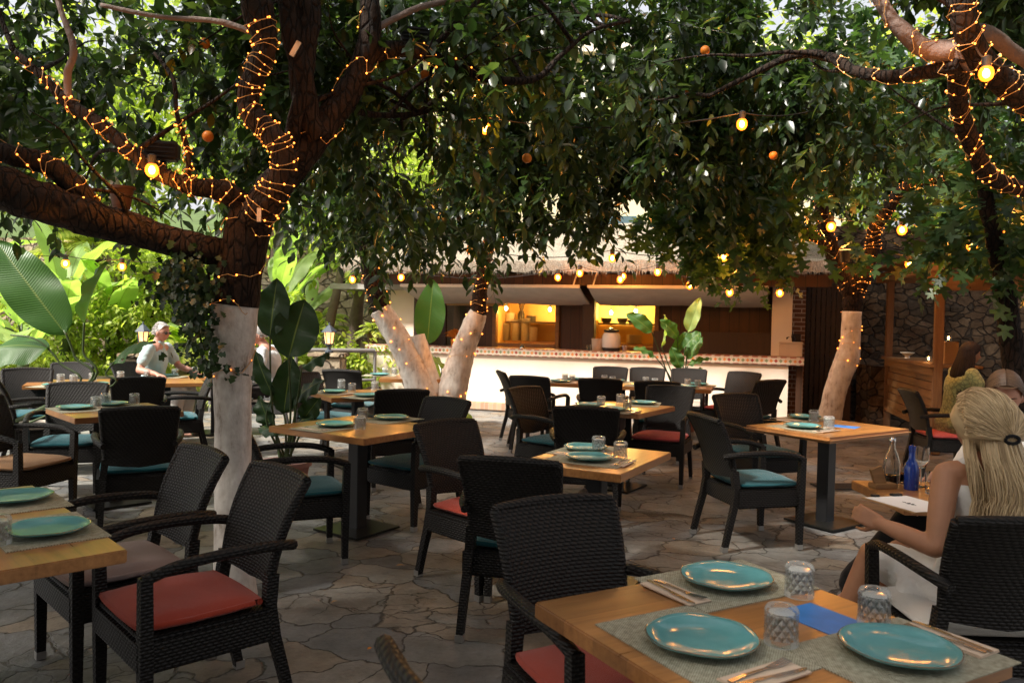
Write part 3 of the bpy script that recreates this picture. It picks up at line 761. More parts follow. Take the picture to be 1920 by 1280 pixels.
# kitchen lamps: bulbs with their own light
def lamp_light(loc, power, radius=0.04, color=(1, .55, .18), name='lamp_light'):
    l = bpy.data.lights.new(name, 'POINT'); l.energy = power; l.shadow_soft_size = radius; l.color = color
    o = bpy.data.objects.new(name, l); COL.objects.link(o); o.location = loc
    return o
for px, py, dep, lb, pw, c in ((949, 578, yb + .3, 'bare bulb at the top left of the left lit hatch', 12, (1, .5, .1)), (1031, 580, yb + .9, 'wall lamp at the right of the left lit hatch', 12, (1, .55, .12)), (1146, 586, yb + 1.0, 'left of the two bright lamps in the right lit hatch', 16, (1, .66, .16)), (1192, 583, yb + 1.0, 'right of the two bright lamps in the right lit hatch', 13, (1, .66, .16))):
    x, z = KU(px, py, dep)
    m = MB(); m.ball((0, 0, 0), (.03, .03, .038), 14, 10)
    o = kthing('kitchen_lamp', lb, 'lamp', m, MT['kitchen_lamp'], x, dep, z, 180, 'lamps in the kitchen hatches')
    s_ = MB(); s_.lathe([(.02, .05), (.025, .1), (0, .1)], 10); s_.build('socket', MT['lamp_black'], o, 40)
    lp = BM @ Vector((x, dep - .09, z - .02)); lamp_light(lp, pw, .05, c)

# ---------------------------------------------------------------- dark door, stone walls, stall at right
dr = empty('wooden_door', BM @ Vector((ku(1543, .9), .9, 0)), BRZ); tag(dr, 'dark slatted wooden door in shade between the kitchen and the whitewashed tree', 'door')
wd = ku(1585, .9) - ku(1500, .9)
for k in range(9):
    x = -wd / 2 + wd * (k + .5) / 9
    if k == 0: dm = MB()
    dm.box((x, 0, 1.1), (wd / 9 - .012, .05, 2.2), bev=.004)
dm.build('leaf', MT['dark_wood'], dr)
m = MB(); m.box((-wd / 2 - .05, .02, 1.12), (.1, .12, 2.24)); m.box((wd / 2 + .05, .02, 1.12), (.1, .12, 2.24)); m.box((0, .02, 2.29), (wd + .2, .12, .1)); m.build('frame', MT['red_wood'], dr)
m = MB(); m.tube([(wd * .36, -.04, 1.0), (wd * .36, -.09, 1.0), (wd * .36 - .1, -.09, 1.0)], .012, 8); m.build('handle', MT['steel'], dr)
def rough_wall(name, x0, x1, y, h, th, mat, label, cat='wall', loc=(0, 0, 0), rz=0.0, seed=0):
    o = MB(); n, k = int((x1 - x0) / .12) + 1, int(h / .12) + 1
    def fr_(u, v):
        x = x0 + (x1 - x0) * u; z = h * v
        return (x, y - .05 * mnoise.noise(Vector((x * 2.6 + seed, z * 4, 1))) - .03 * mnoise.noise(Vector((x * 7, z * 9, seed))), z + (.06 * mnoise.noise(Vector((x * 3, 5, seed))) if v > .98 else 0))
    o.grid(fr_, n, k); q = len(o.v)
    o.grid(lambda u, v: (fr_(u, v)[0], y + th, fr_(u, v)[2]), n, k)
    o.f += [(k * (n + 1) + i, k * (n + 1) + i + 1, q + k * (n + 1) + i + 1, q + k * (n + 1) + i) for i in range(n)]; o.m += [0] * n
    for i in (0, n): o.f += [(j * (n + 1) + i, (j + 1) * (n + 1) + i, q + (j + 1) * (n + 1) + i, q + j * (n + 1) + i) for j in range(k)]; o.m += [0] * k
    return tag(o.build(name, MT[mat], None, None, loc, (0, 0, rz)), label, cat)
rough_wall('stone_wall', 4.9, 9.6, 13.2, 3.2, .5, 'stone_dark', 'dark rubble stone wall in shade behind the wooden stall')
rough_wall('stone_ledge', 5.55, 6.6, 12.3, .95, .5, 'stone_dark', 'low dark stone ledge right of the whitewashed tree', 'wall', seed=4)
# stall
S1, S2 = Vector((5.82, 12.3, 0)), Vector((5.22, 9.75, 0))
srz = math.atan2((S2 - S1).y, (S2 - S1).x); SLn = (S2 - S1).length
st = empty('wooden_stall', S1, srz); tag(st, 'rustic wooden stall bar with plank front and roofed posts at the right', 'stall')
dpt = 1.7                                                            # local y grows to the right of the picture
for x in (0, SLn):
    for y in (0, dpt):
        m = MB(); m.box((x, y, 1.2), (.09, .1, 2.4), bev=.008); m.build('post', MT['stall_post'], st)
m = MB()
for k in range(6):
    m.box((SLn / 2, .012 * ((k * 7) % 3), .40 + .105 * k), (SLn - .1, .03, .098), bev=.004)
m.build('plank_front', MT['stall_wood'], st)
m = MB(); m.box((SLn / 2, -.02, 1.01), (SLn + .04, .06, .1), bev=.006); m.box((SLn / 2, -.02, .31), (SLn + .02, .06, .08), bev=.006); m.build('rail', MT['stall_wood'], st)
m = MB(); m.box((SLn / 2, .2, 1.083), (SLn + .06, .6, .04), bev=.008); m.build('counter_top', MT['stall_wood'], st)
m = MB(); m.box((SLn / 2, -.05, 2.33), (SLn + .5, .05, .16), bev=.01); m.box((-.05, dpt / 2, 2.31), (.05, dpt + .4, .15), bev=.01); m.box((SLn + .08, dpt / 2, 2.12), (.05, dpt + .4, .22), bev=.01); m.build('beam', MT['stall_wood'], st)
m = MB()
for k in range(8): m.box((SLn / 2, -.1 + (dpt + .3) * k / 7, 2.45 + .02 * (k % 2)), (SLn + .6, .26, .025))
m.build('roof', MT['stall_wood'], st)
def stall_at(x, y, z): return st_M @ Vector((x, y, z))
st_M = Matrix.Translation(S1) @ Matrix.Rotation(srz, 4, 'Z')
zc = 1.104
m = MB(); m.box((0, 0, .14), (.2, .16, .28), bev=.006)
tag(m.build('paper_box', MT['kraft'], None, None, stall_at(SLn - .45, .25, zc), (0, 0, srz)), 'tan paper bag standing on the stall counter', 'bag')
m = cyl([(0, 0), (.04, 0), (.03, .03), (.1, .08), (.095, .085), (.02, .05), (0, .05)])
tag(m.build('footed_bowl', MT['dish'], None, 40, stall_at(.5, .15, zc)), 'small pale footed bowl on the left end of the stall counter', 'bowl')
for x, y, zz, lb in ((1.75, .12, zc, 'lit candle glass standing on the front of the stall counter'), (SLn - .5, .25, zc + .281, 'lit candle glass standing on top of the tan paper bag')):
    c = empty('candle_glass', stall_at(x, y, zz)); tag(c, lb, 'candle', 'candles on the stall')
    cyl([(0, 0), (.03, 0), (.035, .07), (.031, .07), (.026, .008), (0, .008)], 16).build('glass', MT['clear_glass'], c, 40)
    m = MB(); m.ball((0, 0, .045), (.012, .012, .026), 10, 8); m.build('flame', MT['flame_glow'], c, 180)
    lamp_light(stall_at(x, y - .02, zz + .1), .5, .03, (1, .4, .1))
ol = empty('oil_lamp', stall_at(SLn - .1, 1.1, zc + .25)); tag(ol, 'dark oil lamp with a small flame on the shelf of the stall', 'lamp')
cyl([(0, 0), (.07, 0), (.075, .02), (.03, .05), (.04, .16), (.03, .2), (0, .2)]).build('body', MT['lamp_black'], ol, 40)
m = MB(); m.ball((.02, -.06, .1), (.012, .012, .035), 10, 8); m.build('flame', MT['flame_glow'], ol, 180)
m = MB(); m.box((SLn - .2, 1.1, 1.335), (.9, .4, .03)); m.build('shelf', MT['stall_wood'], st)
# bamboo fence at the right edge
def bamboo(a, b_, h, label):
    a, b_ = Vector(a), Vector(b_); L = (b_ - a).length; n = int(L / .055); m = MB()
    for i in range(n):
        p = a + (b_ - a) * (i + .5) / n; hh = h + random.uniform(-.12, .06)
        m.tube([p + Vector((random.uniform(-.01, .01), 0, 0)), p + Vector((random.uniform(-.02, .02), random.uniform(-.02, .02), hh))], .026, 8)
    for z in (.5, 1.6): m.bar(a + Vector((0, -.04, z)), b_ + Vector((0, -.04, z)), .03, .03)
    return tag(m.build('bamboo_fence', MT['bamboo'], None, 50), label, 'fence')
bamboo((6.55, 9.9, 0), (5.6, 7.4, 0), 2.5, 'tall brown bamboo fence at the right edge behind the seated women')

# ---------------------------------------------------------------- far side: garden wall, hillside, pale house
rough_wall('retaining_wall', -16, 1.2, 20.5, 3.4, .6, 'stone_warm', 'sunlit rubble retaining wall at the back of the garden', 'wall', seed=9)
def hill():
    b = MB(); b.grid(lambda u, v: (-60 + 120 * u, 24 + 60 * v, 1.5 + 11 * v + 1.5 * mnoise.noise(Vector((u * 9, v * 5, 0)))), 50, 30)
    tag(b.build('hillside', MT['hill_green'], None, 180), kind='structure')
hill()
ho = empty('pale_house', (3.0, 23.0, 0), R(-6)); tag(ho, 'pale cream house wall glimpsed through the leaves above the thatched roof', 'house')
m = MB(); m.box((0, 2, 4.6), (13, 4, 9.2)); m.build('wall', MT['pale_render'], ho)
for x in (-4.2, 0, 4.2):
    for z in (3.9, 6.9):
        m = MB(); m.box((x, -.02, z), (1.0, .1, 1.4)); wi = m.build('window', MT['shutter'], ho)
        m = MB(); m.box((x, -.05, z - .76), (1.2, .18, .08)); m.build('sill', MT['stucco'], wi)
m = MB(); m.box((0, 2, 9.3), (13.6, 4.8, .25)); m.build('roof', MT['stucco'], ho)
# low garden wall and hand rail on the left, stone pillars with lanterns
rough_wall('garden_wall', -9.5, -5.4, 12.2, .55, .35, 'stone_warm', 'low pale stone wall at the edge of the garden behind the left tables', 'wall', seed=2)
rl = empty('hand_rail', (0, 0, 0)); tag(rl, 'grey tubular hand rail between the stone pillars in front of the garden', 'rail')
pa, pb = D(395, 668, 12.6), D(703, 669, 13.6); pa.z = .98; pb.z = .98
m = MB(); m.tube([pa, pb], .04, 10); m.build('top_rail', MT['rail_grey'], rl, 60)
m = MB(); m.tube([pa + Vector((0, 0, -.5)), pb + Vector((0, 0, -.5))], .025, 8); m.build('lower_rail', MT['rail_grey'], rl, 60)
for k in range(5):
    p = pa.lerp(pb, k / 4); m = MB(); m.tube([(p.x, p.y, 0), (p.x, p.y, .96)], .03, 8); m.build('post', MT['rail_grey'], rl, 60)
def pillar_lantern(px, py, Y, hp, wlabel, llabel):
    p = D(px, py, Y); b = MB(); n = 10
    b.box((0, 0, hp / 2), (.5, .42, hp), bev=.03); b.box((0, 0, hp + .03), (.58, .5, .06), bev=.012)
    tag(b.build('stone_pillar', MT['stone_warm'], None, None, (p.x, Y, 0)), wlabel, 'pillar', 'stone pillars carrying lanterns')
    l = empty('garden_lantern', (p.x, Y, hp + .06)); tag(l, llabel, 'lantern', 'lanterns on the stone pillars')
    cyl([(0, 0), (.07, 0), (.07, .03), (.03, .05), (.03, .1), (.07, .13), (.075, .15), (0, .15)], 8).build('base', MT['lantern_blue'], l)
    cyl([(0, .15), (.06, .15), (.085, .33), (0, .33)], 6).build('pane', MT['lantern_glow'], l)
    m = MB()
    for k in range(6):
        a = k * math.pi / 3; m.bar((.064 * math.cos(a), .064 * math.sin(a), .15), (.09 * math.cos(a), .09 * math.sin(a), .33), .012, .012)
    m.build('cage', MT['lantern_blue'], l)
    cyl([(.13, .33), (.12, .35), (.04, .43), (.015, .45), (.015, .48), (0, .49)], 6).build('cap', MT['lantern_blue'], l)
pillar_lantern(268, 660, 12.4, .86, 'stone pillar with a lantern left of the white-haired man', 'blue-grey garden lantern left of the white-haired man')
pillar_lantern(617, 660, 12.9, .9, 'stone pillar with a lantern beside the grey hand rail', 'blue-grey garden lantern by the hand rail right of the big trunk')

# unseen wall added behind the camera: blocks sky light and bounces fill
rs = empty('added_shade_wall', (0, -5.6, 0)); tag(rs, 'dark unseen wall with shuttered windows added behind the camera to block sky light', 'house')
m = MB(); m.box((0, -1.5, 3.0), (19, 3, 6)); m.build('wall', MT['dark_plaster'], rs)
for x in (-6, -2, 2, 6):
    m = MB(); m.box((x, .02, 1.6), (1.1, .1, 1.6)); m.build('window', MT['shutter'], rs)
m = MB(); m.box((0, -1.2, 6.1), (20, 4, .25)); m.build('roof', MT['terracotta'], rs)
# ================================================================ furniture
def chair_proto(cush):
    t = empty('armchair')
    W, FR, BK = .255, .225, -.235
    m = MB(); m.box((0, .0, .355), (.53, .5, .13), bev=.016); m.build('seat', MT['wicker'], t, 40)
    # back: slightly curved, leaning, wider at the top
    m = MB()
    def bk(u, v, off):
        z = .50 + .385 * v; hw = .205 + .03 * v
        x = (u * 2 - 1) * hw; y = BK - .02 - .10 * v * v - .035 * v + .028 * (1 - (u * 2 - 1) ** 2) * -1 + off
        zz = z + (.012 * (1 - (u * 2 - 1) ** 2) if v > .95 else 0) - (.02 * (1 - abs(u * 2 - 1)) if v < .05 else 0)
        return Vector((x, y, zz))
    n1, n2 = 12, 12
    m.grid(lambda u, v: bk(u, v, .018), n1, n2); q = len(m.v)
    m.grid(lambda u, v: bk(1 - u, v, -.018), n1, n2)
    def idx(i, j, s): return (j * (n1 + 1) + i) if s == 0 else q + j * (n1 + 1) + (n1 - i)
    for i in range(n1):
        m.f += [(idx(i, n2, 0), idx(i + 1, n2, 0), idx(i + 1, n2, 1), idx(i, n2, 1)), (idx(i + 1, 0, 0), idx(i, 0, 0), idx(i, 0, 1), idx(i + 1, 0, 1))]; m.m += [0, 0]
    for j in range(n2):
        m.f += [(idx(0, j, 0), idx(0, j + 1, 0), idx(0, j + 1, 1), idx(0, j, 1)), (idx(n1, j + 1, 0), idx(n1, j, 0), idx(n1, j, 1), idx(n1, j + 1, 1))]; m.m += [0, 0]
    # rolled top edge and stiles
    m.tube([bk(i / 10, 1, 0) for i in range(11)], .021, 8)
    for u in (0, 1): m.tube([bk(u, j / 8, 0) for j in range(9)], .021, 8)
    bo = m.build('backrest', MT['wicker'], t, 50)
    for s in (-1, 1):
        m = MB(); pts = smooth_path([(s * .222, -.345, .64), (s * .262, -.24, .662), (s * .282, -.05, .672), (s * .278, .12, .66), (s * .262, .235, .625)], 5)
        m.tube([p for p in pts], [.021] * len(pts), 8, flat=1.0)
        m.build('armrest', MT['wicker'], t, 60)
    for s in (-1, 1):
        m = MB(); m.bar((s * W, FR, .0), (s * W, FR, .36), .034, .036, up=(0, 1, 0), wx2=.046, wy2=.046); m.bar((s * W, FR, .36), (s * .262, FR + .004, .635), .046, .046, up=(0, 1, 0), wx2=.042, wy2=.04)
        lg = m.build('leg', MT['wicker'], t)
        c = MB(); c.box((s * W, FR, .016), (.038, .04, .034)); c.build('foot_cap', MT['foot_metal'], lg)
        m = MB(); pts = [(s * .24, -.335, 0), (s * .236, -.30, .15), (s * .23, -.262, .3), (s * .222, -.245, .42), (s * .21, -.258, .54)]
        for k in range(4): m.bar(pts[k], pts[k + 1], .034 + .003 * k, .036 + .003 * k, up=(0, 1, 0), wx2=.037 + .003 * k, wy2=.039 + .003 * k)
        lg = m.build('leg', MT['wicker'], t)
        c = MB(); c.box((s * .24, -.334, .016), (.038, .04, .034)); c.build('foot_cap', MT['foot_metal'], lg)
    m = MB(); N = 18
    def pil(u, v, sgn):
        x, y = u * 2 - 1, v * 2 - 1
        e = (1 - abs(x) ** 5) * (1 - abs(y) ** 5)
        cx = x * (1 - .05 * y * y); cyy = y * (1 - .05 * x * x)
        return (cx * .235, cyy * .228 + .01, .445 + sgn * (.012 + .022 * max(e, 0) ** .6) + .004 * mnoise.noise(Vector((x * 2, y * 2, 3))))
    m.grid(lambda u, v: pil(u, v, 1), N, N); q = len(m.v)
    m.grid(lambda u, v: pil(1 - u, v, -1), N, N)
    rim = [(pil(i / N, 0, 0)) for i in range(N + 1)] + [(pil(1, i / N, 0)) for i in range(N + 1)] + [(pil(1 - i / N, 1, 0)) for i in range(N + 1)] + [(pil(0, 1 - i / N, 0)) for i in range(N + 1)]
    m.tube([Vector(p) * 1 for p in rim[::2]] , .013, 6)
    cu = m.build('cushion', MT['cushion_' + cush], t, 60)
    return t
PROTO = {}
GCH = 'wicker armchairs in the courtyard'
def chair(x, y, fx, fy, cush, label):
    rz = math.atan2(fy, fx) - math.pi / 2
    if 'base' not in PROTO:
        PROTO['base'] = chair_proto(cush); o = PROTO['base']; PROTO[cush] = o
    elif cush in PROTO: o = copy_tree(PROTO[cush])
    else:
        o = copy_tree(PROTO['base']); PROTO[cush] = o
        for c in o.children:
            if c.name.startswith('cushion'):
                c.data = c.data.copy(); c.data.materials.clear(); c.data.materials.append(MT['cushion_' + cush])
    o.location = (x, y, 0); o.rotation_euler = (0, 0, rz)
    return tag(o, label, 'armchair', GCH)

chair(-1.25, 3.05, -.73, -.68, 'red', 'black wicker armchair with a bright red cushion at the left foreground table')
chair(-1.73, 3.48, -.71, -.70, 'mauve', 'black wicker armchair with a mauve-grey cushion beside the red-cushioned one at left')
chair(-3.55, 5.75, .98, -.2, 'tan', 'black wicker armchair with a tan cushion at the left edge')
chair(-2.68, 5.72, -.45, .89, 'teal', 'armchair with teal cushion seen from behind, left of the big whitewashed trunk')
chair(-3.6, 8.5, -.9, -.45, 'teal', 'wicker armchair in profile touching the left side of the big white trunk')
chair(-3.88, 8.2, -.5, .86, 'teal', 'armchair with its back to us right of the tall leaf stems at left')
chair(-3.76, 6.75, .3, -.95, 'teal', 'armchair behind the left table, in front of the tall leaf stems')
chair(-4.5, 7.65, .75, .6, 'beige', 'armchair with a beige cushion cut by the left edge, seen from behind')
chair(-5.15, 8.45, .5, -.85, 'teal', 'textured wicker armchair at the far left end of the long left table')
chair(-5.4, 9.55, .2, -.98, 'beige', 'far wicker armchair behind the long left table between the leaf stems')
chair(-4.6, 10.1, .93, -.35, 'beige', 'wicker armchair on which the white-haired man sits')
chair(-3.1, 10.35, -.98, .1, 'beige', 'armchair of the man half hidden by the big white trunk')
chair(-1.33, 5.1, .92, .4, 'teal', 'armchair with dark teal cushion just right of the big white trunk')
chair(-.75, 6.08, -.61, -.79, 'teal', 'woven armchair with teal cushion tucked under the yellow-glinting table')
chair(-1.12, 7.45, -.4, .92, 'teal', 'dark armchair back left of the forked white tree foot')
chair(-.13, 4.68, .7, -.71, 'red', 'armchair with red cushion seen from its left side at the centre')
chair(.09, 4.05, .24, .97, 'teal', 'black armchair seen square from behind at the centre of the courtyard')
chair(.33, 2.48, .42, -.9, 'red', 'large woven armchair with red cushion behind the foreground right table')
chair(.21, 1.56, .88, .47, 'red', 'armchair whose back corner pokes up at the bottom edge of the picture')
chair(.62, 6.32, .15, .98, 'teal', 'dark armchair back between the two middle tables, right of centre')
chair(.42, 7.35, .75, -.66, 'teal', 'woven armchair turned to the right, left of the middle table')
chair(.25, 10.05, .93, .2, 'teal', 'far armchair at the left end of the long back table')
chair(.36, 9.5, .4, .92, 'teal', 'armchair near the left end of the long back table, seen from behind')
chair(1.08, 9.35, .2, .98, 'teal', 'left armchair on the near side of the long back table')
chair(1.68, 9.1, .2, .98, 'teal', 'right armchair on the near side of the long back table')
chair(1.47, 7.75, -.4, -.92, 'coral', 'armchair with coral pink cushion in the middle, facing us under the table')
chair(2.88, 10.5, -.72, -.7, 'coral', 'woven armchair with coral cushion at the right end of the long back table')
chair(2.85, 9.65, -.5, .86, 'teal', 'dark armchair behind the table with rounded corners, further back')
chair(1.32, 11.0, -.25, -.97, 'beige', 'leftmost armchair on the far side of the long back table')
chair(1.84, 10.95, -.25, -.97, 'beige', 'middle armchair on the far side of the long back table')
chair(2.42, 10.9, -.25, -.97, 'beige', 'armchair under the green plant on the far side of the long back table')
chair(2.2, 6.95, .35, -.94, 'teal', 'dark armchair behind the right table near the thin white tree')
chair(1.74, 5.68, .96, .22, 'teal', 'armchair with a clean teal cushion left of the right-hand table')
chair(1.78, 3.08, .04, 1.0, 'white', 'armchair of the blonde woman seen from behind at the right edge')
chair(4.55, 8.3, 1.0, -.1, 'coral', 'armchair with coral cushion under the woman in the lime dress')
chair(2.72, 3.86, -.97, -.2, 'beige', 'armchair of the woman in black trousers at the right edge')
chair(-1.98, 10.0, .2, .98, 'teal', 'dark armchair back left of the far table behind the forked tree')
chair(-2.02, 8.8, .85, -.5, 'teal', 'woven armchair behind the dark broad-leaved plant')
chair(-1.25, 11.5, -.95, -.2, 'teal', 'far armchair peeping out right of the forked white tree')

# ---------------------------------------------------------------- tables
TBL = {}
def table(key, x, y, ang, L, W, label, columns=1, round_corners=.004):
    t = empty('dining_table', (x, y, 0), ang)
    m = MB(); m.box((0, 0, .7325), (L, W, .045), bev=round_corners); m.build('table_top', MT['table_wood'], t, 30)
    for k in range(columns):
        cx = 0 if columns == 1 else (-.28 + .56 * k) * L
        m = MB(); m.box((cx, 0, .36), (.1, .1, .69), bev=.004); m.build('column', MT['black_metal'], t)
        m = MB(); m.box((cx, 0, .0125), (.44, .44, .015), bev=.003); m.build('base_plate', MT['base_metal'], t)
        m = MB(); m.box((cx, 0, .7), (.34, .34, .018)); m.build('bracket', MT['black_metal'], t)
    tag(t, label, 'table', 'wooden dining tables')
    TBL[key] = (x, y, ang, L, W)
    return t
a_ = math.atan2
table('T1', .645, 2.045, a_(.488, .873), .83, .84, 'square wooden table in the right foreground with three teal plates')
table('T2', -2.0, 2.83, a_(.73, -.68), 1.3, .8, 'wooden table cut by the left edge with two teal plates', 2)
table('T3', -1.1, 5.75, a_(-.56, .83), .94, .84, 'wooden table with a yellow sheen right of the big white trunk')
table('T4', .51, 4.63, a_(.88, .48), .86, .62, 'small wooden table at the centre reflecting the bright sky')
table('T5', 2.49, 6.235, a_(.56, .83), 1.06, .78, 'wooden table with rounded corners before the thin white tree', 1, .02)
table('T6', 1.0, 7.43, a_(.835, .55), .84, .8, 'middle wooden table in front of the long back table')
table('T7', 1.52, 10.25, a_(-.3, .95), 2.1, .85, 'long wooden table for eight in front of the counter', 2)
table('T8', -1.59, 8.25, a_(.51, .86), .82, .8, 'wooden table left of the foot of the forked white tree')
table('T9', -1.35, 10.7, a_(.1, 1), .8, .8, 'far wooden table half hidden behind the forked white tree')
table('T10', -3.2, 6.42, a_(.72, -.69) + R(90), .8, .8, 'dark wooden table left of the big white trunk')
table('T11', -4.5, 9.1, a_(.43, .9), 1.8, .8, 'long wooden table at the back left in front of the white-haired man', 2)
table('T12', -3.82, 10.3, 0, .8, .7, 'small table between the two seated men')
table('T13', 2.3, 3.8, 0, 1.08, .56, 'small dark table between the two women at the right edge')
# ---------------------------------------------------------------- table ware
def plate_mesh():
    m = MB(); pr = [(0, .004), (.045, .004), (.05, 0), (.055, .004), (.1, .010), (.128, .019), (.136, .023), (.137, .026), (.134, .0275), (.118, .022), (.1, .0145), (.06, .012), (0, .0115)]
    m.lathe(pr, 48, mats=[0, 0, 0, 0, 0, 0, 0, 1, 0, 0, 0, 0])
    for k, v in enumerate(m.v):
        a = math.atan2(v[1], v[0]); r = math.hypot(v[0], v[1]); w_ = 1 + .012 * math.sin(3 * a + 1) * (r / .137) ** 2
        m.v[k] = (v[0] * w_, v[1] * w_, v[2] + .0015 * math.sin(5 * a) * (r / .137) ** 3)
    me = m.mesh('plate', 60); return me
def glass_mesh():
    m = MB(); k = 10
    def fn(r, z, a):
        if .018 < z < .075 and r > .033:
            d1 = abs(math.sin(k * a / 2 + z * 95)); d2 = abs(math.sin(k * a / 2 - z * 95)); return r - .0042 * min(d1, d2)
        return r
    out = [(.0415, 0), (.042, .004)] + [(.042 - .00003 * i, .006 + .0045 * i) for i in range(17)] + [(.039, .088), (.036, .093), (.03, .095), (0, .095)]
    m.lathe(out, 60, fn=fn)
    inn = [(.0415, 0), (.038, .001), (.0375, .05), (.035, .072), (.03, .078), (0, .079)]
    m2 = MB(); m2.lathe(inn, 32); m2.f = [tuple(reversed(f)) for f in m2.f]
    m.add(m2.v, m2.f)
    return m.mesh('tumbler', 35)
def mat_mesh():
    m = MB(); m.box((0, 0, .0015), (.45, .32, .003)); return m.mesh('placemat')
def napkin_mesh():
    m = MB()
    for k in range(3): m.box((.0015 * k, .001 * k, .0011 + .0018 * k), (.085 - .002 * k, .21, .0014))
    return m.mesh('napkin')
def knife_mesh():
    m = MB(); out = [(-.006, -.105), (.006, -.105), (.0075, -.06), (.0055, .0), (.010, .012), (.0115, .06), (.009, .095), (.0, .112), (-.004, .105), (-.005, .0), (-.0075, -.06)]
    m.prism(out, 0, .003); return m.mesh('knife')
def fork_mesh():
    m = MB(); pts = [(0, -.1, .003, .0065), (0, -.05, .006, .0045), (0, .02, .004, .0035), (0, .04, .0025, .009), (0, .06, .003, .0125)]
    for i in range(4):
        a, b = pts[i], pts[i + 1]
        m.add([(-a[3], a[1], a[2]), (a[3], a[1], a[2]), (b[3], b[1], b[2]), (-b[3], b[1], b[2]), (-a[3], a[1], a[2] - .002), (a[3], a[1], a[2] - .002), (b[3], b[1], b[2] - .002), (-b[3], b[1], b[2] - .002)], [(0, 1, 2, 3), (7, 6, 5, 4), (0, 3, 7, 4), (1, 5, 6, 2)])
    for x in (-.0105, -.0035, .0035, .0105): m.bar((x, .058, .002), (x, .1, .006), .0038, .002)
    return m.mesh('fork')
ME = dict(plate=(plate_mesh(), [MT['plate_teal'], MT['plate_rim']]), tumbler=(glass_mesh(), [MT['cut_glass']]), placemat=(mat_mesh(), [MT['placemat']]), napkin=(napkin_mesh(), [MT['napkin_paper']]), knife=(knife_mesh(), [MT['steel']]), fork=(fork_mesh(), [MT['steel']]))
for me, ms in ME.values():
    for q in ms: me.materials.append(q)
GRP = dict(plate='teal plates laid on the tables', tumbler='upturned cut-glass tumblers', placemat='woven placemats', napkin='paper napkins', knife='table knives', fork='table forks')
ADJ = dict(plate='round teal plate', tumbler='upturned cut-glass tumbler', placemat='woven beige placemat', napkin='folded kraft paper napkin', knife='steel knife', fork='steel fork')
TZ = .7552
def put(kind, wx, wy, z, rz, label):
    o = bpy.data.objects.new(kind, ME[kind][0]); COL.objects.link(o)
    o.location = (wx, wy, z); o.rotation_euler = (0, 0, rz)
    return tag(o, label, {'plate': 'plate', 'tumbler': 'glass', 'placemat': 'placemat', 'napkin': 'napkin', 'knife': 'knife', 'fork': 'fork'}[kind], GRP[kind])
def setting(wx, wy, fdir, where, items='pgmnkf', side=.19, gx=-.05, gy=.2, mat_off=0.0):
    """one place: (wx, wy) the plate's centre, fdir the way the guest looks"""
    f = Vector((fdir[0], fdir[1], 0)).normalized(); r = Vector((f.y, -f.x, 0)); rz = math.atan2(f.y, f.x) - math.pi / 2
    c = Vector((wx, wy, 0)); z = TZ
    if 'm' in items:
        q = c + r * mat_off; put('placemat', q.x, q.y, z, rz, f'{ADJ["placemat"]} {where}'); z += .0032
    if 'p' in items: put('plate', c.x, c.y, z, rz, f'{ADJ["plate"]} {where}')
    if 'g' in items:
        q = c + r * gx + f * gy; put('tumbler', q.x, q.y, z if abs(gy) < .15 else TZ, rz, f'{ADJ["tumbler"]} {where}')
    if 'n' in items:
        q = c + r * side; put('napkin', q.x, q.y, z, rz + .04, f'{ADJ["napkin"]} {where}'); z2 = z + .0058
        if 'k' in items: p = q + r * .018; put('knife', p.x, p.y, z2, rz - .05, f'{ADJ["knife"]} {where}')
        if 'f' in items: p = q - r * .014; put('fork', p.x, p.y, z2, rz + .09, f'{ADJ["fork"]} {where}')

def on(px, py, z=.77): p = P(px, py, z); return p.x, p.y
u1, v1 = Vector((.873, .488, 0)), Vector((.488, -.873, 0))
x, y = on(1361, 1085); setting(x, y, v1, 'at the far place of the right foreground table', 'pmnkf', side=.2, mat_off=.0)
x, y = on(1316, 1198); setting(x, y, u1, 'at the left place of the right foreground table', 'pmnkf', side=.2)
x, y = on(1686, 1217); setting(x, y, -v1, 'at the near right place of the right foreground table', 'pmnkf', side=.19)
for px, py, lb in ((1498, 1117, 'beside the far plate of the right foreground table'), (1464, 1206, 'in the middle of the right foreground table'), (1638, 1170, 'catching orange light near the right foreground plate')):
    x, y = on(px, py, .757); put('tumbler', x, y, TZ + .0033, px * .01, f'{ADJ["tumbler"]} {lb}')
m = MB(); m.box((0, 0, .0008), (.15, .21, .0016)); x, y = on(1545, 1160, .757)
tag(m.build('menu_card', MT['card_blue'], None, None, (x, y, TZ), (0, 0, math.atan2(.488, .873) + .02)), 'bright blue card lying in the middle of the right foreground table', 'card')
# left foreground table
n2 = Vector((-.73, -.68, 0))
x, y = on(90, 992); setting(x, y, n2, 'nearest the corner of the left foreground table', 'pm', mat_off=.05)
x, y = on(30, 933); setting(x, y, n2, 'at the far end of the left foreground table', 'pm')
x, y = on(-4, 1020, .757); put('tumbler', x, y, TZ + .004, 0, f'{ADJ["tumbler"]} cut by the left edge on the left foreground table')
# yellow table
x, y = on(628, 796); setting(x, y, (.83, -.56), 'on the left half of the yellow-glinting table', 'pmnkf', side=.19, mat_off=.06)
x, y = on(734, 783); setting(x, y, (-.83, .56), 'on the right half of the yellow-glinting table', 'pm', mat_off=-.02)
for px, py, lb in ((675, 803, 'nearer of two on the yellow-glinting table'), (680, 787, 'further of two on the yellow-glinting table')):
    x, y = on(px, py, .757); put('tumbler', x, y, TZ, 1, f'{ADJ["tumbler"]}, {lb}')
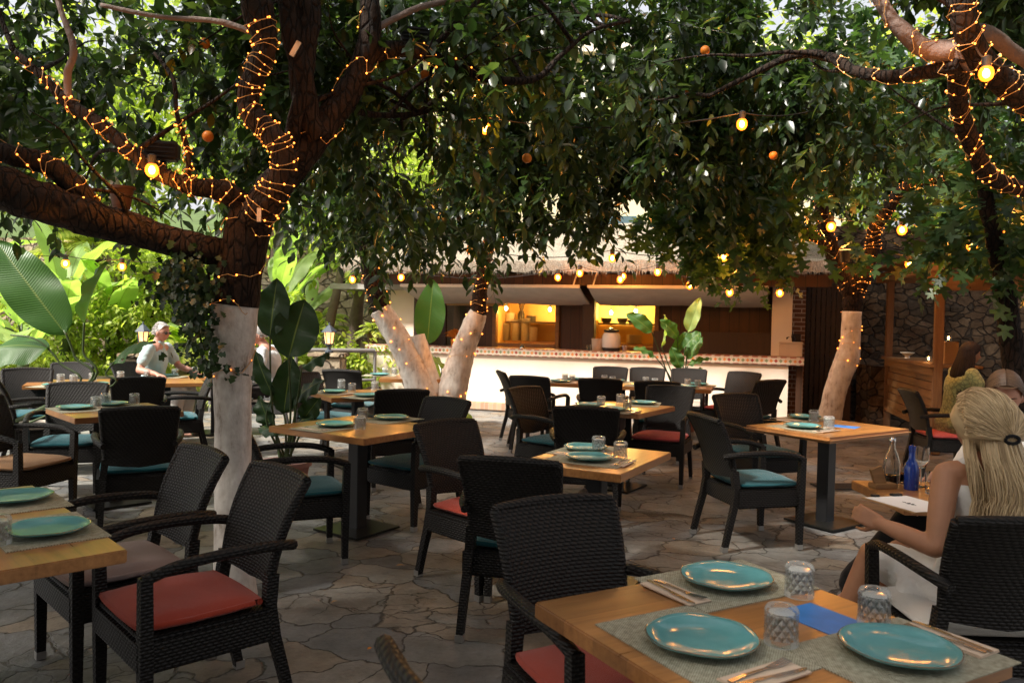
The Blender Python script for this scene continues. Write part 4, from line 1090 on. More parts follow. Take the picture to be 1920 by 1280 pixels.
# centre table
x, y = on(1105, 858); setting(x, y, (.48, .88), 'nearest us on the small centre table', 'pmnkf', side=.2)
x, y = on(1098, 840); setting(x, y, (.88, -.48), 'further back on the small centre table', 'pmnk', side=.2)
for px, py, lb in ((1122, 847, 'left of two on the small centre table'), (1163, 858, 'right of two on the small centre table')):
    x, y = on(px, py, .757); put('tumbler', x, y, TZ + .003, 2, f'{ADJ["tumbler"]}, {lb}')
# right table
x, y = on(1505, 799); setting(x, y, (.83, .56), 'nearest us on the rounded right table', 'pmnkf', side=.2)
x, y = on(1508, 782); setting(x, y, (.56, -.83), 'further back on the rounded right table', 'pmn', side=.2)
for px, py, lb in ((1526, 790, 'left of two on the rounded table'), (1554, 803, 'right of two on the rounded table')):
    x, y = on(px, py, .757); put('tumbler', x, y, TZ + .003, 2, f'{ADJ["tumbler"]}, {lb}')
m = MB(); m.box((0, 0, .0008), (.15, .21, .0016)); x, y = on(1583, 799, .757)
tag(m.build('menu_card', MT['card_blue'], None, None, (x, y, TZ), (0, 0, .9)), 'dark blue card on the rounded table before the thin white tree', 'card')
# middle table
for px, py, f, lb in ((1105, 759, (.8, -.5), 'at the left of the middle table'), (1147, 767, (.5, .85), 'nearest us on the middle table'), (1206, 755, (-.8, .2), 'at the far right of the middle table')):
    x, y = on(px, py); setting(x, y, f, lb, 'pmnk', side=.2)
for px, py, lb in ((1127, 761, 'left of three on the middle table'), (1163, 757, 'rear of three on the middle table'), (1176, 769, 'front of three on the middle table')):
    x, y = on(px, py, .757); put('tumbler', x, y, TZ + .003, 2, f'{ADJ["tumbler"]}, {lb}')
# long back table, counted from the left
uu, vv = Vector((.95, -.3, 0)).normalized(), Vector((.3, .95, 0)).normalized(); c7 = Vector((1.52, 10.25, 0))
ORD = ['first', 'second', 'third', 'fourth']
for k, s in enumerate((-.8, -.27, .27, .8)):
    for sg, nm in ((-1, 'near'), (1, 'far')):
        p = c7 + uu * (s + .05 * sg) + vv * (.24 * sg)
        setting(p.x, p.y, -vv * sg, f'{ORD[k]} from left, {nm} side of the long back table', 'pgm' + ('n' if sg < 0 else ''), gx=.14 * sg if False else .12, gy=.15)
# left middle tables
for px, py, f, lb in ((141, 764, (.7, .7), 'at the left of the dark table beside the big trunk'), (208, 757, (-.1, -1), 'at the back of the dark table beside the big trunk')):
    x, y = on(px, py); setting(x, y, f, lb, 'pm')
for px, py, lb in ((180, 765, 'left of three on the dark table beside the big trunk'), (198, 758, 'middle of three on the dark table beside the big trunk'), (252, 758, 'right of three on the dark table beside the big trunk')):
    x, y = on(px, py, .757); put('tumbler', x, y, TZ + .003, 2, f'{ADJ["tumbler"]}, {lb}')
for px, py, lb in ((105, 722, 'at the left end of the long left table'), (180, 720, 'in the middle of the long left table'), (313, 704, 'in front of the white-haired man')):
    x, y = on(px, py); setting(x, y, (.43 * .2, .9), lb, 'pm')
for px, py, lb in ((114, 717, 'first from the left on the long left table'), (138, 718, 'second from the left on the long left table'), (174, 715, 'third from the left on the long left table'), (226, 711, 'fourth from the left on the long left table'), (276, 708, 'beside the arm of the white-haired man'), (328, 705, 'before the chest of the white-haired man')):
    x, y = on(px, py, .757); put('tumbler', x, y, TZ + .003, 2, f'{ADJ["tumbler"]}, {lb}')
for px, py, lb in ((365, 701, 'left of two between the seated men'), (388, 701, 'right of two between the seated men')):
    x, y = on(px, py, .757); put('tumbler', x, y, TZ, 2, f'{ADJ["tumbler"]}, {lb}')
# table left of the forked tree
for px, py, f, lb in ((625, 734, (.5, .86), 'at the left of the table by the forked tree'), (688, 741, (-.86, .5), 'at the right of the table by the forked tree')):
    x, y = on(px, py); setting(x, y, f, lb, 'pmn')
for px, py, lb in ((640, 727, 'left of three on the table by the forked tree'), (660, 735, 'middle of three on the table by the forked tree'), (703, 731, 'right of three on the table by the forked tree')):
    x, y = on(px, py, .757); put('tumbler', x, y, TZ + .003, 2, f'{ADJ["tumbler"]}, {lb}')
x, y = on(712, 702); setting(x, y, (0, 1), 'on the far table behind the forked tree', 'pm')
for px, py, lb in ((722, 702, 'left of two on the far table behind the forked tree'), (740, 702, 'right of two on the far table behind the forked tree')):
    x, y = on(px, py, .757); put('tumbler', x, y, TZ, 2, f'{ADJ["tumbler"]}, {lb}')
# drinks on the women's table
def spot(px, py): p = P(px, py, .755); return (p.x, p.y, TZ)
bt = empty('glass_bottle', spot(1671, 908)); tag(bt, 'clear swing-top bottle half full of amber drink on the women\'s table', 'bottle')
cyl([(0, 0), (.036, 0), (.04, .01), (.04, .11), (.03, .15), (.015, .185), (.014, .215), (.011, .215), (.011, .185), (.026, .148), (.036, .108), (.036, .012), (0, .012)], 24).build('bottle', MT['clear_glass'], bt, 50)
cyl([(0, .013), (.0355, .013), (.0355, .05), (0, .05)]).build('drink', MT['drink'], bt, 40)
cyl([(0, .215), (.016, .217), (.017, .23), (.009, .238), (0, .24)], 14).build('stopper', MT['steel'], bt, 50)
tg = empty('drink_glass', spot(1692, 905)); tag(tg, 'short clear glass with amber drink beside the blue bottle', 'glass')
cyl([(0, 0), (.036, 0), (.04, .1), (.037, .1), (.033, .01), (0, .01)], 24).build('glass', MT['clear_glass'], tg, 40)
cyl([(0, .011), (.033, .011), (.035, .05), (0, .05)]).build('drink', MT['drink'], tg, 40)
bb = empty('blue_bottle', spot(1708, 917)); tag(bb, 'cobalt blue glass bottle standing on the women\'s table', 'bottle')
cyl([(0, 0), (.032, 0), (.034, .01), (.034, .1), (.026, .13), (.015, .15), (.015, .19), (0, .19)], 24).build('bottle', MT['bottle_blue'], bb, 50)
cyl([(0, .19), (.017, .19), (.017, .215), (0, .217)], 16).build('cap', MT['bottle_blue'], bb, 40)
wg = empty('wine_glass', spot(1726, 912)); tag(wg, 'stemmed wine glass with pale wine beside the blue bottle', 'glass')
cyl([(0, 0), (.032, 0), (.033, .003), (.005, .008), (.004, .09), (.02, .1), (.036, .13), (.034, .2), (.0325, .2), (.034, .132), (.018, .104), (0, .1)], 28).build('glass', MT['clear_glass'], wg, 50)
wt = empty('water_glass', spot(1752, 925)); tag(wt, 'wide clear water glass nearest the blonde woman\'s shoulder', 'glass')
cyl([(0, 0), (.04, 0), (.045, .1), (.042, .1), (.037, .012), (0, .012)], 28).build('glass', MT['clear_glass'], wt, 40)
m = MB(); m.bar((0, 0, 0), (-.035, 0, .1), .06, .018, up=(0, 1, 0)); m.box((.01, 0, .012), (.12, .07, .024), bev=.004)
tag(m.build('wooden_stand', MT['stall_wood'], None, None, spot(1652, 914), (0, 0, .2)), 'small wooden card stand at the left end of the women\'s table', 'stand')
# floor drain grate
m = MB()
for k in range(7): m.box((0, -.12 + .04 * k, .008), (.5, .022, .012))
p = P(1577, 912, 0.01); tag(m.build('drain_grate', MT['lamp_black'], None, None, (p.x, p.y, .006), (0, 0, .1)), 'dark metal drain grate set in the paving right of the rounded table', 'grate')

# a few dry leaves on the paving
for k, (px, py) in enumerate(((948, 1170), (1010, 1125), (760, 1060), (1260, 1010), (620, 1130), (905, 930), (700, 1215), (1330, 905))):
    p = P(px, py, 0.004); m = MB(); a0 = k * 1.7; L = .035 + .012 * (k % 3)
    pts = [(0, 0, 0), (.35 * L, .22 * L, .008), (.35 * L, -.22 * L, .008), (.7 * L, .18 * L, .006), (.7 * L, -.18 * L, .01), (L, 0, .004)]
    m.add(pts, [(0, 2, 1), (1, 2, 4, 3), (3, 4, 5)])
    tag(m.build('fallen_leaf', MT['straw_orange' if k % 3 == 0 else 'kraft'], None, None, (p.x, p.y, .006), (0, 0, a0)), 'tiny dry leaf lying on the stone paving', 'leaf', 'dry leaves on the paving')
# ================================================================ foliage
_G = rng.random((24, 24, 24))
def vnoise(p, s):
    q = np.asarray(p) * s + 100.0
    i = np.floor(q).astype(int); f = q - i; f = f * f * (3 - 2 * f); i %= 24; j = (i + 1) % 24
    def g(a, b, c): return _G[a, b, c]
    x0, y0, z0 = i.T; x1, y1, z1 = j.T; fx, fy, fz = f.T
    a = g(x0, y0, z0) * (1 - fx) + g(x1, y0, z0) * fx; b = g(x0, y1, z0) * (1 - fx) + g(x1, y1, z0) * fx
    c = g(x0, y0, z1) * (1 - fx) + g(x1, y0, z1) * fx; d = g(x0, y1, z1) * (1 - fx) + g(x1, y1, z1) * fx
    return (a * (1 - fy) + b * fy) * (1 - fz) + (c * (1 - fy) + d * fy) * fz
def unit(a): return a / np.maximum(np.linalg.norm(a, axis=-1, keepdims=True), 1e-9)
# leaf templates: (along, side, up)
T_CIT = (np.array([(0, 0, 0), (.3, .23, .05), (.3, 0, 0), (.3, -.23, .05), (.66, .2, .03), (.66, 0, -.03), (.66, -.2, .03), (1, 0, -.12)]),
         [(0, 2, 1), (0, 3, 2), (1, 2, 5), (1, 5, 4), (2, 3, 6), (2, 6, 5), (4, 5, 7), (5, 6, 7)])
_fo = [(0, 0), (.08, .1), (.05, .36), (.22, .48), (.3, .22), (.45, .2), (.6, .5), (.78, .38), (.66, .16), (.8, .12), (1.0, .0)]
_fv = [(x, y, -.12 * x * x + .05 * abs(y)) for x, y in _fo] + [(x, -y, -.12 * x * x + .05 * abs(y)) for x, y in _fo[1:-1]] + [(.3, 0, -.03)]
_n = len(_fo); _ring = list(range(_n)) + list(range(len(_fv) - 2, _n - 1, -1))
T_FIG = (np.array(_fv), [(len(_fv) - 1, _ring[i], _ring[(i + 1) % len(_ring)]) for i in range(len(_ring))])
T_STRAP = (np.array([(0, 0, 0), (.4, .06, .12), (.4, -.06, .12), (.8, .045, .06), (.8, -.045, .06), (1, 0, -.05)]), [(0, 2, 1), (1, 2, 4), (1, 4, 3), (3, 4, 5)])
T_IVY = (np.array([(0, 0, 0), (.1, .42, .03), (.4, .22, 0), (.55, .4, 0), (1, 0, -.08), (.55, -.4, 0), (.4, -.22, 0), (.1, -.42, .03)]), [(0, 2, 1), (0, 4, 2), (2, 4, 3), (0, 6, 4), (0, 7, 6), (6, 5, 4)])
def leaf_arrays(pos, d, n, L, tpl):
    t, tri = tpl; tri = np.array(tri)
    d = unit(d); s = unit(np.cross(n, d)); n2 = np.cross(d, s)
    L = L[:, None, None]
    v = pos[:, None, :] + L * (t[None, :, 0:1] * d[:, None, :] + t[None, :, 1:2] * s[:, None, :] + t[None, :, 2:3] * n2[:, None, :])
    k = len(t); N = len(pos)
    f = (np.arange(N)[:, None, None] * k + tri[None]).reshape(-1, 3)
    return v.reshape(-1, 3), f, k
def mesh_from(name, v, f, rnd=None, extra=None, matidx=None, smooth=True):
    me = bpy.data.meshes.new(name)
    me.vertices.add(len(v)); me.vertices.foreach_set('co', np.ascontiguousarray(v, np.float32).ravel())
    me.loops.add(len(f) * 3); me.loops.foreach_set('vertex_index', np.ascontiguousarray(f, np.int32).ravel())
    me.polygons.add(len(f)); me.polygons.foreach_set('loop_start', np.arange(0, len(f) * 3, 3, dtype=np.int32))
    if smooth: me.polygons.foreach_set('use_smooth', np.ones(len(f), bool))
    if matidx is not None: me.polygons.foreach_set('material_index', matidx.astype(np.int32))
    if rnd is not None:
        a = me.attributes.new('rnd', 'FLOAT', 'POINT'); a.data.foreach_set('value', rnd.astype(np.float32))
    me.update(calc_edges=True); me.validate()
    return me
def add_limb_twigs(v, f, segs, r):
    """thin three-sided twigs appended to a leaf mesh (segs: N x 2 x 3)"""
    N = len(segs); a, b = segs[:, 0], segs[:, 1]; d = unit(b - a)
    ref = np.where(np.abs(d[:, 2:3]) > .9, np.array([[1, 0, 0.]]), np.array([[0, 0, 1.]]))
    s = unit(np.cross(d, ref)); u = np.cross(d, s); vs = []
    for p, rr in ((a, r), (b, r * .4)):
        for k in range(3):
            an = 2 * math.pi * k / 3; vs.append(p + rr * (math.cos(an) * s + math.sin(an) * u))
    vs = np.stack(vs, 1).reshape(-1, 3)
    tri = np.array([(0, 1, 4), (0, 4, 3), (1, 2, 5), (1, 5, 4), (2, 0, 3), (2, 3, 5)])
    ff = (np.arange(N)[:, None, None] * 6 + tri[None]).reshape(-1, 3) + len(v)
    return np.vstack([v, vs]), np.vstack([f, ff]), len(vs), len(ff)
def crown(parent, name, mats, regions, tpl=T_CIT, leaves=13, L=(.065, .15), gap=.42, gscale=.9, droop=.55, twig_len=.42, carve=None, rmean=None, avoid=None):
    """regions: (centre, radii, twigs).  Twigs with leaves fill ellipsoids, thinned by a noise so that gaps stay open"""
    C, A = [], []
    for c, r, n in regions:
        c, r = np.array(c), np.array(r)
        p = rng.normal(size=(int(n * 2.2), 3)); p = unit(p) * rng.random((len(p), 1)) ** .38
        q = c + p * r
        keep = vnoise(q, gscale) * .65 + vnoise(q, gscale * 2.7) * .35 > gap
        q, p = q[keep], p[keep]
        if carve is not None:
            k = carve(q); q, p = q[k], p[k]
        q, p = q[:n], p[:n]; C.append(q); A.append(p)
    q, p = np.vstack(C), np.vstack(A); N = len(q)
    ax = unit(unit(p) * .8 + rng.normal(size=(N, 3)) * .6 + np.array([0, 0, -droop]))
    tl = twig_len * (.6 + .8 * rng.random((N, 1)))
    t = (np.arange(leaves) + .5) / leaves
    pos = q[:, None] + ax[:, None] * (tl[:, None] * t[None, :, None])
    pos = pos + np.array([0, 0, -.12]) * (t ** 2)[None, :, None] * tl[:, None]
    ref = unit(np.cross(ax, rng.normal(size=(N, 3)))); b2 = np.cross(ax, ref)
    an = (np.arange(leaves) * 2.4)[None, :] + rng.random((N, 1)) * 6.28
    rad = np.cos(an)[..., None] * ref[:, None] + np.sin(an)[..., None] * b2[:, None]
    d = unit(rad * .85 + ax[:, None] * .55 + np.array([0, 0, -.45]) + rng.normal(size=rad.shape) * .2)
    up = unit(np.array([0, 0, 1.0]) + rad * .25 + rng.normal(size=rad.shape) * .38)
    pos, d, up = pos.reshape(-1, 3), d.reshape(-1, 3), up.reshape(-1, 3)
    ln = L[0] + (L[1] - L[0]) * rng.random(len(pos))
    v, f, k = leaf_arrays(pos, d, up, ln, tpl)
    base = np.repeat(rng.random(N), leaves) * .45 + rng.random(N * leaves) * .55
    rn = np.repeat(base, k); nf = len(f)
    v, f, nv, nff = add_limb_twigs(v, f, np.stack([q, q + ax * tl + np.array([0, 0, -.12]) * tl], 1), .004)
    rn = np.concatenate([rn, np.zeros(nv)]); mi = np.concatenate([np.zeros(nf), np.ones(nff)])
    me = mesh_from(name, v, f, rn, matidx=mi)
    o = link_mesh(name, me, [MT[mats], MT['bark_red']], parent)
    return o

LIMBS = {}
def pix_path(pts):
    """(px, py, Y, width in photo pixels) -> world points and radii"""
    out = []
    for px, py, Y, wd_ in pts:
        p = D(px, py, Y); out.append((p.x, p.y, p.z, wd_ * Y / F_PX / 2))
    return out
def limb(name, parent, pts, mat, part='branch', rn=.17, n=18, per=9, world=False):
    if name in ('AK', 'RX'): pts = [(*q[:3], q[3] * .74) for q in pts]
    if name in ('D1', 'D5'): pts = [(*q[:3], q[3] * .82) for q in pts]
    if name in ('C0b', 'C1', 'C2'): pts = [(*q[:3], q[3] * .78) for q in pts]
    if name in ('AM', 'A1', 'AL', 'AR'): pts = [(*q[:3], q[3] * .88) for q in pts]
    if name in ('C0', 'D2', 'D4'): pts = [(*q[:3], q[3] * .8) for q in pts]
    if name == 'A0': pts = [(*q[:3], q[3] * .92) for q in pts]
    if name[0] == 'B': pts = [(*q[:3], q[3] * .68) for q in pts]
    a = smooth_path(pts if world else pix_path(pts), per)
    m = MB(); m.tube([tuple(q[:3]) for q in a], [max(q[3], .003) for q in a], n, rn=rn)
    o = m.build(part, MT[mat], parent, 180)
    LIMBS[name] = a
    return o
def side_branches(parent, src, count, reach, seed, up=.2, rad=.016):
    """wandering thin branches that leave a limb and run into the crown"""
    r_ = random.Random(seed)
    for i in range(count):
        a = LIMBS[r_.choice(src)]; k = r_.randrange(len(a) // 4, len(a)); p = Vector(a[k][:3])
        d = Vector((r_.uniform(-1, 1), r_.uniform(-.2, 1.2), r_.uniform(-.1, .8) + up)).normalized(); pts = [(*p, rad)]
        L = reach * r_.uniform(.5, 1.1); q = p.copy()
        for j in range(5):
            d = (d + Vector((r_.uniform(-.4, .4), r_.uniform(-.4, .4), r_.uniform(-.35, .3)))).normalized(); q = q + d * (L / 5)
            pts.append((*q, rad * (1 - (j + 1) / 5.6)))
        sm = smooth_path(pts, 4); m = MB(); m.tube([tuple(z[:3]) for z in sm], [z[3] for z in sm], 6, rn=.15)
        m.build('branch', MT['bark_red'], parent, 180)
def fruit(parent, spots):
    for px, py, Y in spots:
        p = D(px, py, Y); m = MB(); m.ball(p, .033, 14, 10); m.build('fruit', MT['orange_skin'], parent, 180)

# ---- tree A : the big tree at left, whitewashed trunk, dark limbs
tA = empty('orange_tree', P(437, 1110, 0)); tag(tA, 'big dark-limbed orange tree with a whitewashed trunk at left, wound in fairy lights', 'tree', 'trees shading the courtyard')
tA.location = (0, 0, 0)
limb('A0', tA, [(440, 1135, 4.35, 98), (440, 1090, 4.37, 84), (437, 980, 4.38, 74), (437, 820, 4.4, 72), (436, 700, 4.4, 77), (438, 610, 4.4, 92), (441, 562, 4.4, 94)], 'whitewash', 'trunk', .03, 24)
limb('A1', tA, [(440, 572, 4.4, 101), (448, 510, 4.4, 97), (462, 445, 4.4, 95), (474, 398, 4.4, 92), (482, 372, 4.4, 84)], 'bark_red', 'trunk', .03, 24)
limb('AR', tA, [(474, 410, 4.42, 84), (515, 350, 4.47, 74), (562, 295, 4.52, 68), (608, 238, 4.55, 60), (648, 182, 4.58, 54), (680, 120, 4.6, 48), (694, 60, 4.6, 46), (690, -30, 4.6, 42), (660, -220, 4.6, 30)], 'bark_red')
limb('AM', tA, [(472, 415, 4.36, 78), (512, 362, 4.28, 62), (533, 312, 4.26, 52), (522, 268, 4.26, 50), (482, 226, 4.26, 48), (464, 190, 4.26, 46), (478, 140, 4.26, 46), (498, 90, 4.26, 46), (488, 40, 4.26, 62), (470, -40, 4.26, 60), (440, -200, 4.2, 40)], 'bark_red')
limb('AV', tA, [(600, 262, 4.5, 48), (576, 215, 4.48, 44), (566, 120, 4.46, 50), (574, 40, 4.46, 54), (575, -60, 4.46, 48), (590, -200, 4.5, 30)], 'bark_red')
limb('AV2', tA, [(548, 300, 4.5, 30), (552, 235, 4.44, 30), (570, 150, 4.42, 34), (545, 60, 4.4, 40), (540, -60, 4.4, 40)], 'bark_red')
limb('AB', tA, [(686, 108, 4.62, 36), (740, 92, 4.7, 30), (790, 100, 4.78, 26), (840, 120, 4.85, 23), (895, 142, 4.95, 18), (950, 152, 5.0, 15), (1008, 146, 5.1, 13), (1050, 106, 5.2, 10), (1110, 58, 5.3, 8), (1180, 40, 5.5, 6)], 'bark_red', n=10)
limb('AB2', tA, [(800, 102, 4.8, 14), (850, 50, 4.9, 11), (905, -10, 5, 9), (940, -80, 5, 7)], 'bark_red', n=8)
limb('AB3', tA, [(640, 200, 4.6, 14), (700, 215, 4.8, 12), (770, 215, 5.0, 10), (830, 205, 5.2, 8), (900, 215, 5.4, 6)], 'bark_red', n=8)
limb('AP', tA, [(692, 62, 4.6, 15), (735, 38, 4.65, 13), (790, 14, 4.7, 12), (870, -4, 4.8, 9)], 'bark_pale', n=8)
limb('AL', tA, [(474, 398, 4.4, 60), (425, 362, 4.3, 44), (362, 350, 4.22, 37), (302, 326, 4.2, 33), (250, 288, 4.2, 30), (190, 235, 4.2, 27), (132, 196, 4.2, 25), (95, 160, 4.2, 20), (56, 122, 4.2, 15), (20, 90, 4.2, 10)], 'bark_red')
limb('AL2', tA, [(130, 196, 4.2, 15), (127, 140, 4.2, 14), (138, 90, 4.2, 13), (112, 12, 4.2, 11), (100, -60, 4.2, 9)], 'bark_pale', n=8)
limb('AL3', tA, [(352, 348, 4.22, 12), (352, 285, 4.22, 11), (332, 215, 4.22, 9), (325, 150, 4.25, 8), (290, 100, 4.3, 6)], 'bark_red', n=8)
limb('AL4', tA, [(470, 60, 4.3, 12), (405, 40, 4.3, 11), (300, 32, 4.3, 9), (190, 10, 4.3, 8)], 'bark_pale', n=8)
limb('AK', tA, [(462, 470, 4.42, 80), (400, 470, 4.36, 74), (320, 452, 4.3, 78), (240, 428, 4.22, 84), (150, 402, 4.1, 96), (60, 372, 4.0, 106), (-60, 335, 3.9, 112), (-260, 290, 3.8, 100)], 'bark_red', n=18)
limb('AK2', tA, [(190, 420, 4.16, 40), (160, 378, 4.12, 43), (125, 335, 4.08, 42), (80, 306, 4.05, 40), (20, 290, 4.0, 37), (-60, 268, 4.0, 34), (-200, 230, 3.9, 28)], 'bark_red')
side_branches(tA, ['AR', 'AM', 'AV', 'AB', 'AL', 'AK', 'AB3'], 26, 1.3, 5)
def carveA(q):
    inl = ((q[:, 1] < 4.85) & (q[:, 2] < 1.56 + .40 * q[:, 1]) & (q[:, 2] < 3.45))
    return ~inl
crown(tA, 'crown', 'citrus_leaf', [((-2.5, 6.1, 3.55), (2.7, 1.35, 1.35), 760), ((-.75, 6.1, 3.3), (1.5, 1.25, 1.25), 480), ((-4.4, 6.4, 3.6), (1.6, 1.3, 1.45), 380), ((.6, 6.2, 3.9), (1.5, 1.1, .95), 240)], carve=carveA, gap=.56, gscale=1.15)
def carveTop(q): return (q[:, 2] > 2.6 + .43 * np.maximum(q[:, 1], 0))
crown(tA, 'crown', 'citrus_leaf', [((-3.0, 1.7, 4.4), (3.8, 3.4, .7), 1400), ((-6.6, 4.0, 3.6), (1.8, 3.5, 1.6), 600)], carve=carveTop, gap=.3, L=(.12, .2), twig_len=.6)  # unseen crowns overhead and at left, added to shade the near tables
fruit(tA, [(390, 256, 4.7), (797, 141, 5.2), (988, 297, 5.4), (384, 82, 4.9)])
# ivy hanging on the left of the trunk
iv = empty('ivy', (0, 0, 0)); tag(iv, 'dark ivy hanging in a ragged curtain on the left of the big whitewashed trunk', 'ivy')
q = []
for (x0, y0, x1, y1, n_, sp) in ((345, 470, 350, 560, 300, 32), (385, 520, 370, 610, 190, 22), (360, 560, 375, 690, 160, 22), (395, 600, 400, 690, 60, 12), (330, 500, 320, 540, 80, 20), (425, 690, 440, 700, 26, 22)):
    for k in range(n_):
        t = random.random(); p = D(x0 + (x1 - x0) * t + random.gauss(0, sp), y0 + (y1 - y0) * t + random.gauss(0, 14), 4.3 + random.uniform(-.12, .16)); q.append(p[:])
q = np.array(q); d = unit(np.array([0, -.35, -.9]) + rng.normal(size=q.shape) * .45); up = unit(np.array([0, -1, .35]) + rng.normal(size=q.shape) * .45)
v, f, k = leaf_arrays(q, d, up, .025 + .03 * rng.random(len(q)), T_IVY)
link_mesh('leaves', mesh_from('leaves', v, f, np.repeat(rng.random(len(q)), k)), [MT['ivy_leaf']], iv)
for x0, y0, x1, y1 in ((400, 470, 350, 640), (390, 500, 372, 700), (410, 560, 402, 690)):
    m = MB(); m.tube([D(x0 + (x1 - x0) * t + 6 * math.sin(t * 9), y0 + (y1 - y0) * t, 4.34) for t in np.linspace(0, 1, 10)], .006, 5); m.build('stem', MT['bark_red'], iv)

# ---- tree B : forked whitewashed tree in the middle distance
tB = empty('orange_tree', (0, 0, 0)); tag(tB, 'forked orange tree with whitewashed twin trunks in front of the pale counter', 'tree', 'trees shading the courtyard')
limb('B0', tB, [(822, 826, 10.4, 120), (806, 780, 10.4, 100), (785, 718, 10.4, 84), (757, 655, 10.38, 70), (728, 605, 10.34, 62), (712, 578, 10.3, 60)], 'whitewash', 'trunk', .07, 20)
limb('B0b', tB, [(713, 581, 10.3, 56), (705, 545, 10.25, 54), (692, 495, 10.15, 46), (682, 440, 10.0, 40), (665, 350, 9.7, 32), (640, 220, 9.2, 24), (620, 60, 8.8, 14)], 'bark_red', 'trunk')
limb('B0c', tB, [(815, 740, 10.42, 60), (800, 690, 10.44, 50), (787, 645, 10.4, 44), (783, 628, 10.4, 40)], 'whitewash', 'trunk', .08, 16)
limb('B1', tB, [(826, 826, 10.45, 110), (840, 770, 10.42, 88), (852, 715, 10.4, 80), (868, 660, 10.4, 68), (886, 612, 10.36, 60), (897, 586, 10.34, 48)], 'whitewash', 'trunk', .07, 20)
limb('B1b', tB, [(897, 589, 10.34, 44), (900, 550, 10.3, 40), (906, 500, 10.2, 37), (922, 440, 10.1, 36), (945, 395, 10, 32), (985, 320, 9.7, 26), (1020, 220, 9.4, 18), (1030, 100, 9, 10)], 'bark_red', 'trunk')
limb('B2', tB, [(906, 500, 10.2, 26), (870, 420, 9.8, 24), (830, 330, 9.3, 20), (800, 230, 8.9, 14), (790, 120, 8.6, 9)], 'bark_red')
limb('B3', tB, [(985, 320, 9.7, 20), (1060, 290, 9.3, 16), (1150, 250, 8.9, 12), (1230, 230, 8.6, 8)], 'bark_red')
side_branches(tB, ['B0b', 'B1b', 'B2', 'B3'], 16, 1.6, 8)
def carveB(q):
    return (q[:, 2] > 2.45 - .2 * (q[:, 0] < -.2) + .1 * (8 - q[:, 1])) & ~((q[:, 0] > .55) & (q[:, 0] < 1.75) & (q[:, 2] > 4.15) & (vnoise(q, 1.1) > .33))
crown(tB, 'crown', 'citrus_leaf', [((-.9, 8.3, 3.5), (1.8, 1.4, 1.35), 540), ((.6, 8.0, 3.35), (1.2, 1.2, 1.15), 350), ((1.25, 7.8, 3.0), (.75, .8, .9), 330), ((-2.2, 8.8, 3.9), (1.4, 1.4, 1.2), 280), ((.9, 8.4, 4.9), (1.6, 1.2, .7), 150), ((1.9, 7.6, 3.5), (.75, 1., 1.1), 150)], gap=.55, gscale=1.15, L=(.09, .15), carve=carveB, droop=.8)
fruit(tB, [(1285, 176, 7.2), (1108, 164, 7.6)])
# ---- tree C : thin white tree at right (fig) and its low crown
tC = empty('fig_tree', (0, 0, 0)); tag(tC, 'slender fig tree with a leaning whitewashed trunk forking into lit limbs at right', 'tree', 'trees shading the courtyard')
limb('C0', tC, [(1545, 830, 10.8, 60), (1556, 780, 10.8, 54), (1568, 725, 10.8, 50), (1588, 672, 10.8, 54), (1594, 640, 10.8, 44), (1597, 584, 10.8, 44)], 'whitewash', 'trunk', .06, 18)
limb('C0b', tC, [(1597, 588, 10.8, 42), (1598, 560, 10.8, 46), (1598, 538, 10.8, 52)], 'bark_red', 'trunk')
limb('C1', tC, [(1596, 552, 10.8, 42), (1578, 510, 10.75, 40), (1558, 465, 10.7, 36), (1546, 430, 10.65, 33), (1538, 360, 10.5, 29), (1542, 290, 10.3, 25), (1555, 200, 10, 18)], 'bark_red')
limb('C2', tC, [(1601, 552, 10.8, 42), (1620, 510, 10.7, 38), (1636, 465, 10.6, 34), (1640, 430, 10.5, 31), (1662, 395, 10.3, 29), (1698, 352, 10.1, 27), (1760, 335, 9.8, 24), (1830, 328, 9.5, 22), (1930, 320, 9.3, 18)], 'bark_red')
limb('C3', tC, [(1556, 465, 10.7, 18), (1500, 430, 10.3, 14), (1440, 425, 9.9, 11), (1390, 395, 9.5, 9), (1340, 375, 9.2, 6)], 'bark_red', n=8)
side_branches(tC, ['C1', 'C2', 'C3'], 14, 1.5, 21)
def carveC(q):
    s_ = q[:, 0] / q[:, 1]
    return ~((s_ > .345) & (s_ < .535) & (q[:, 1] < 10.9) & (q[:, 2] < 3.6) & (rng.random(len(q)) < .97))
crown(tC, 'crown', 'fig_leaf', [((3.0, 9.2, 3.12), (1.5, 1.2, .85), 190), ((2.3, 9.0, 2.9), (.8, .9, .5), 85), ((3.9, 9.2, 3.0), (1.2, 1.2, .65), 140), ((4.3, 9.0, 3.8), (1.6, 1.4, 1.0), 120), ((5.0, 8.6, 3.0), (1.1, 1., .6), 70)], tpl=T_FIG, leaves=9, L=(.1, .19), gap=.38, twig_len=.5, carve=carveC)
crown(tC, 'crown', 'citrus_leaf', [((3.3, 9.6, 4.3), (2.2, 1.5, 1.2), 420), ((2.7, 10.9, 3.7), (1.3, .8, .8), 170), ((5.3, 11.6, 4.3), (1.9, 1.1, .9), 420)], carve=carveC, gap=.5, L=(.105, .17))
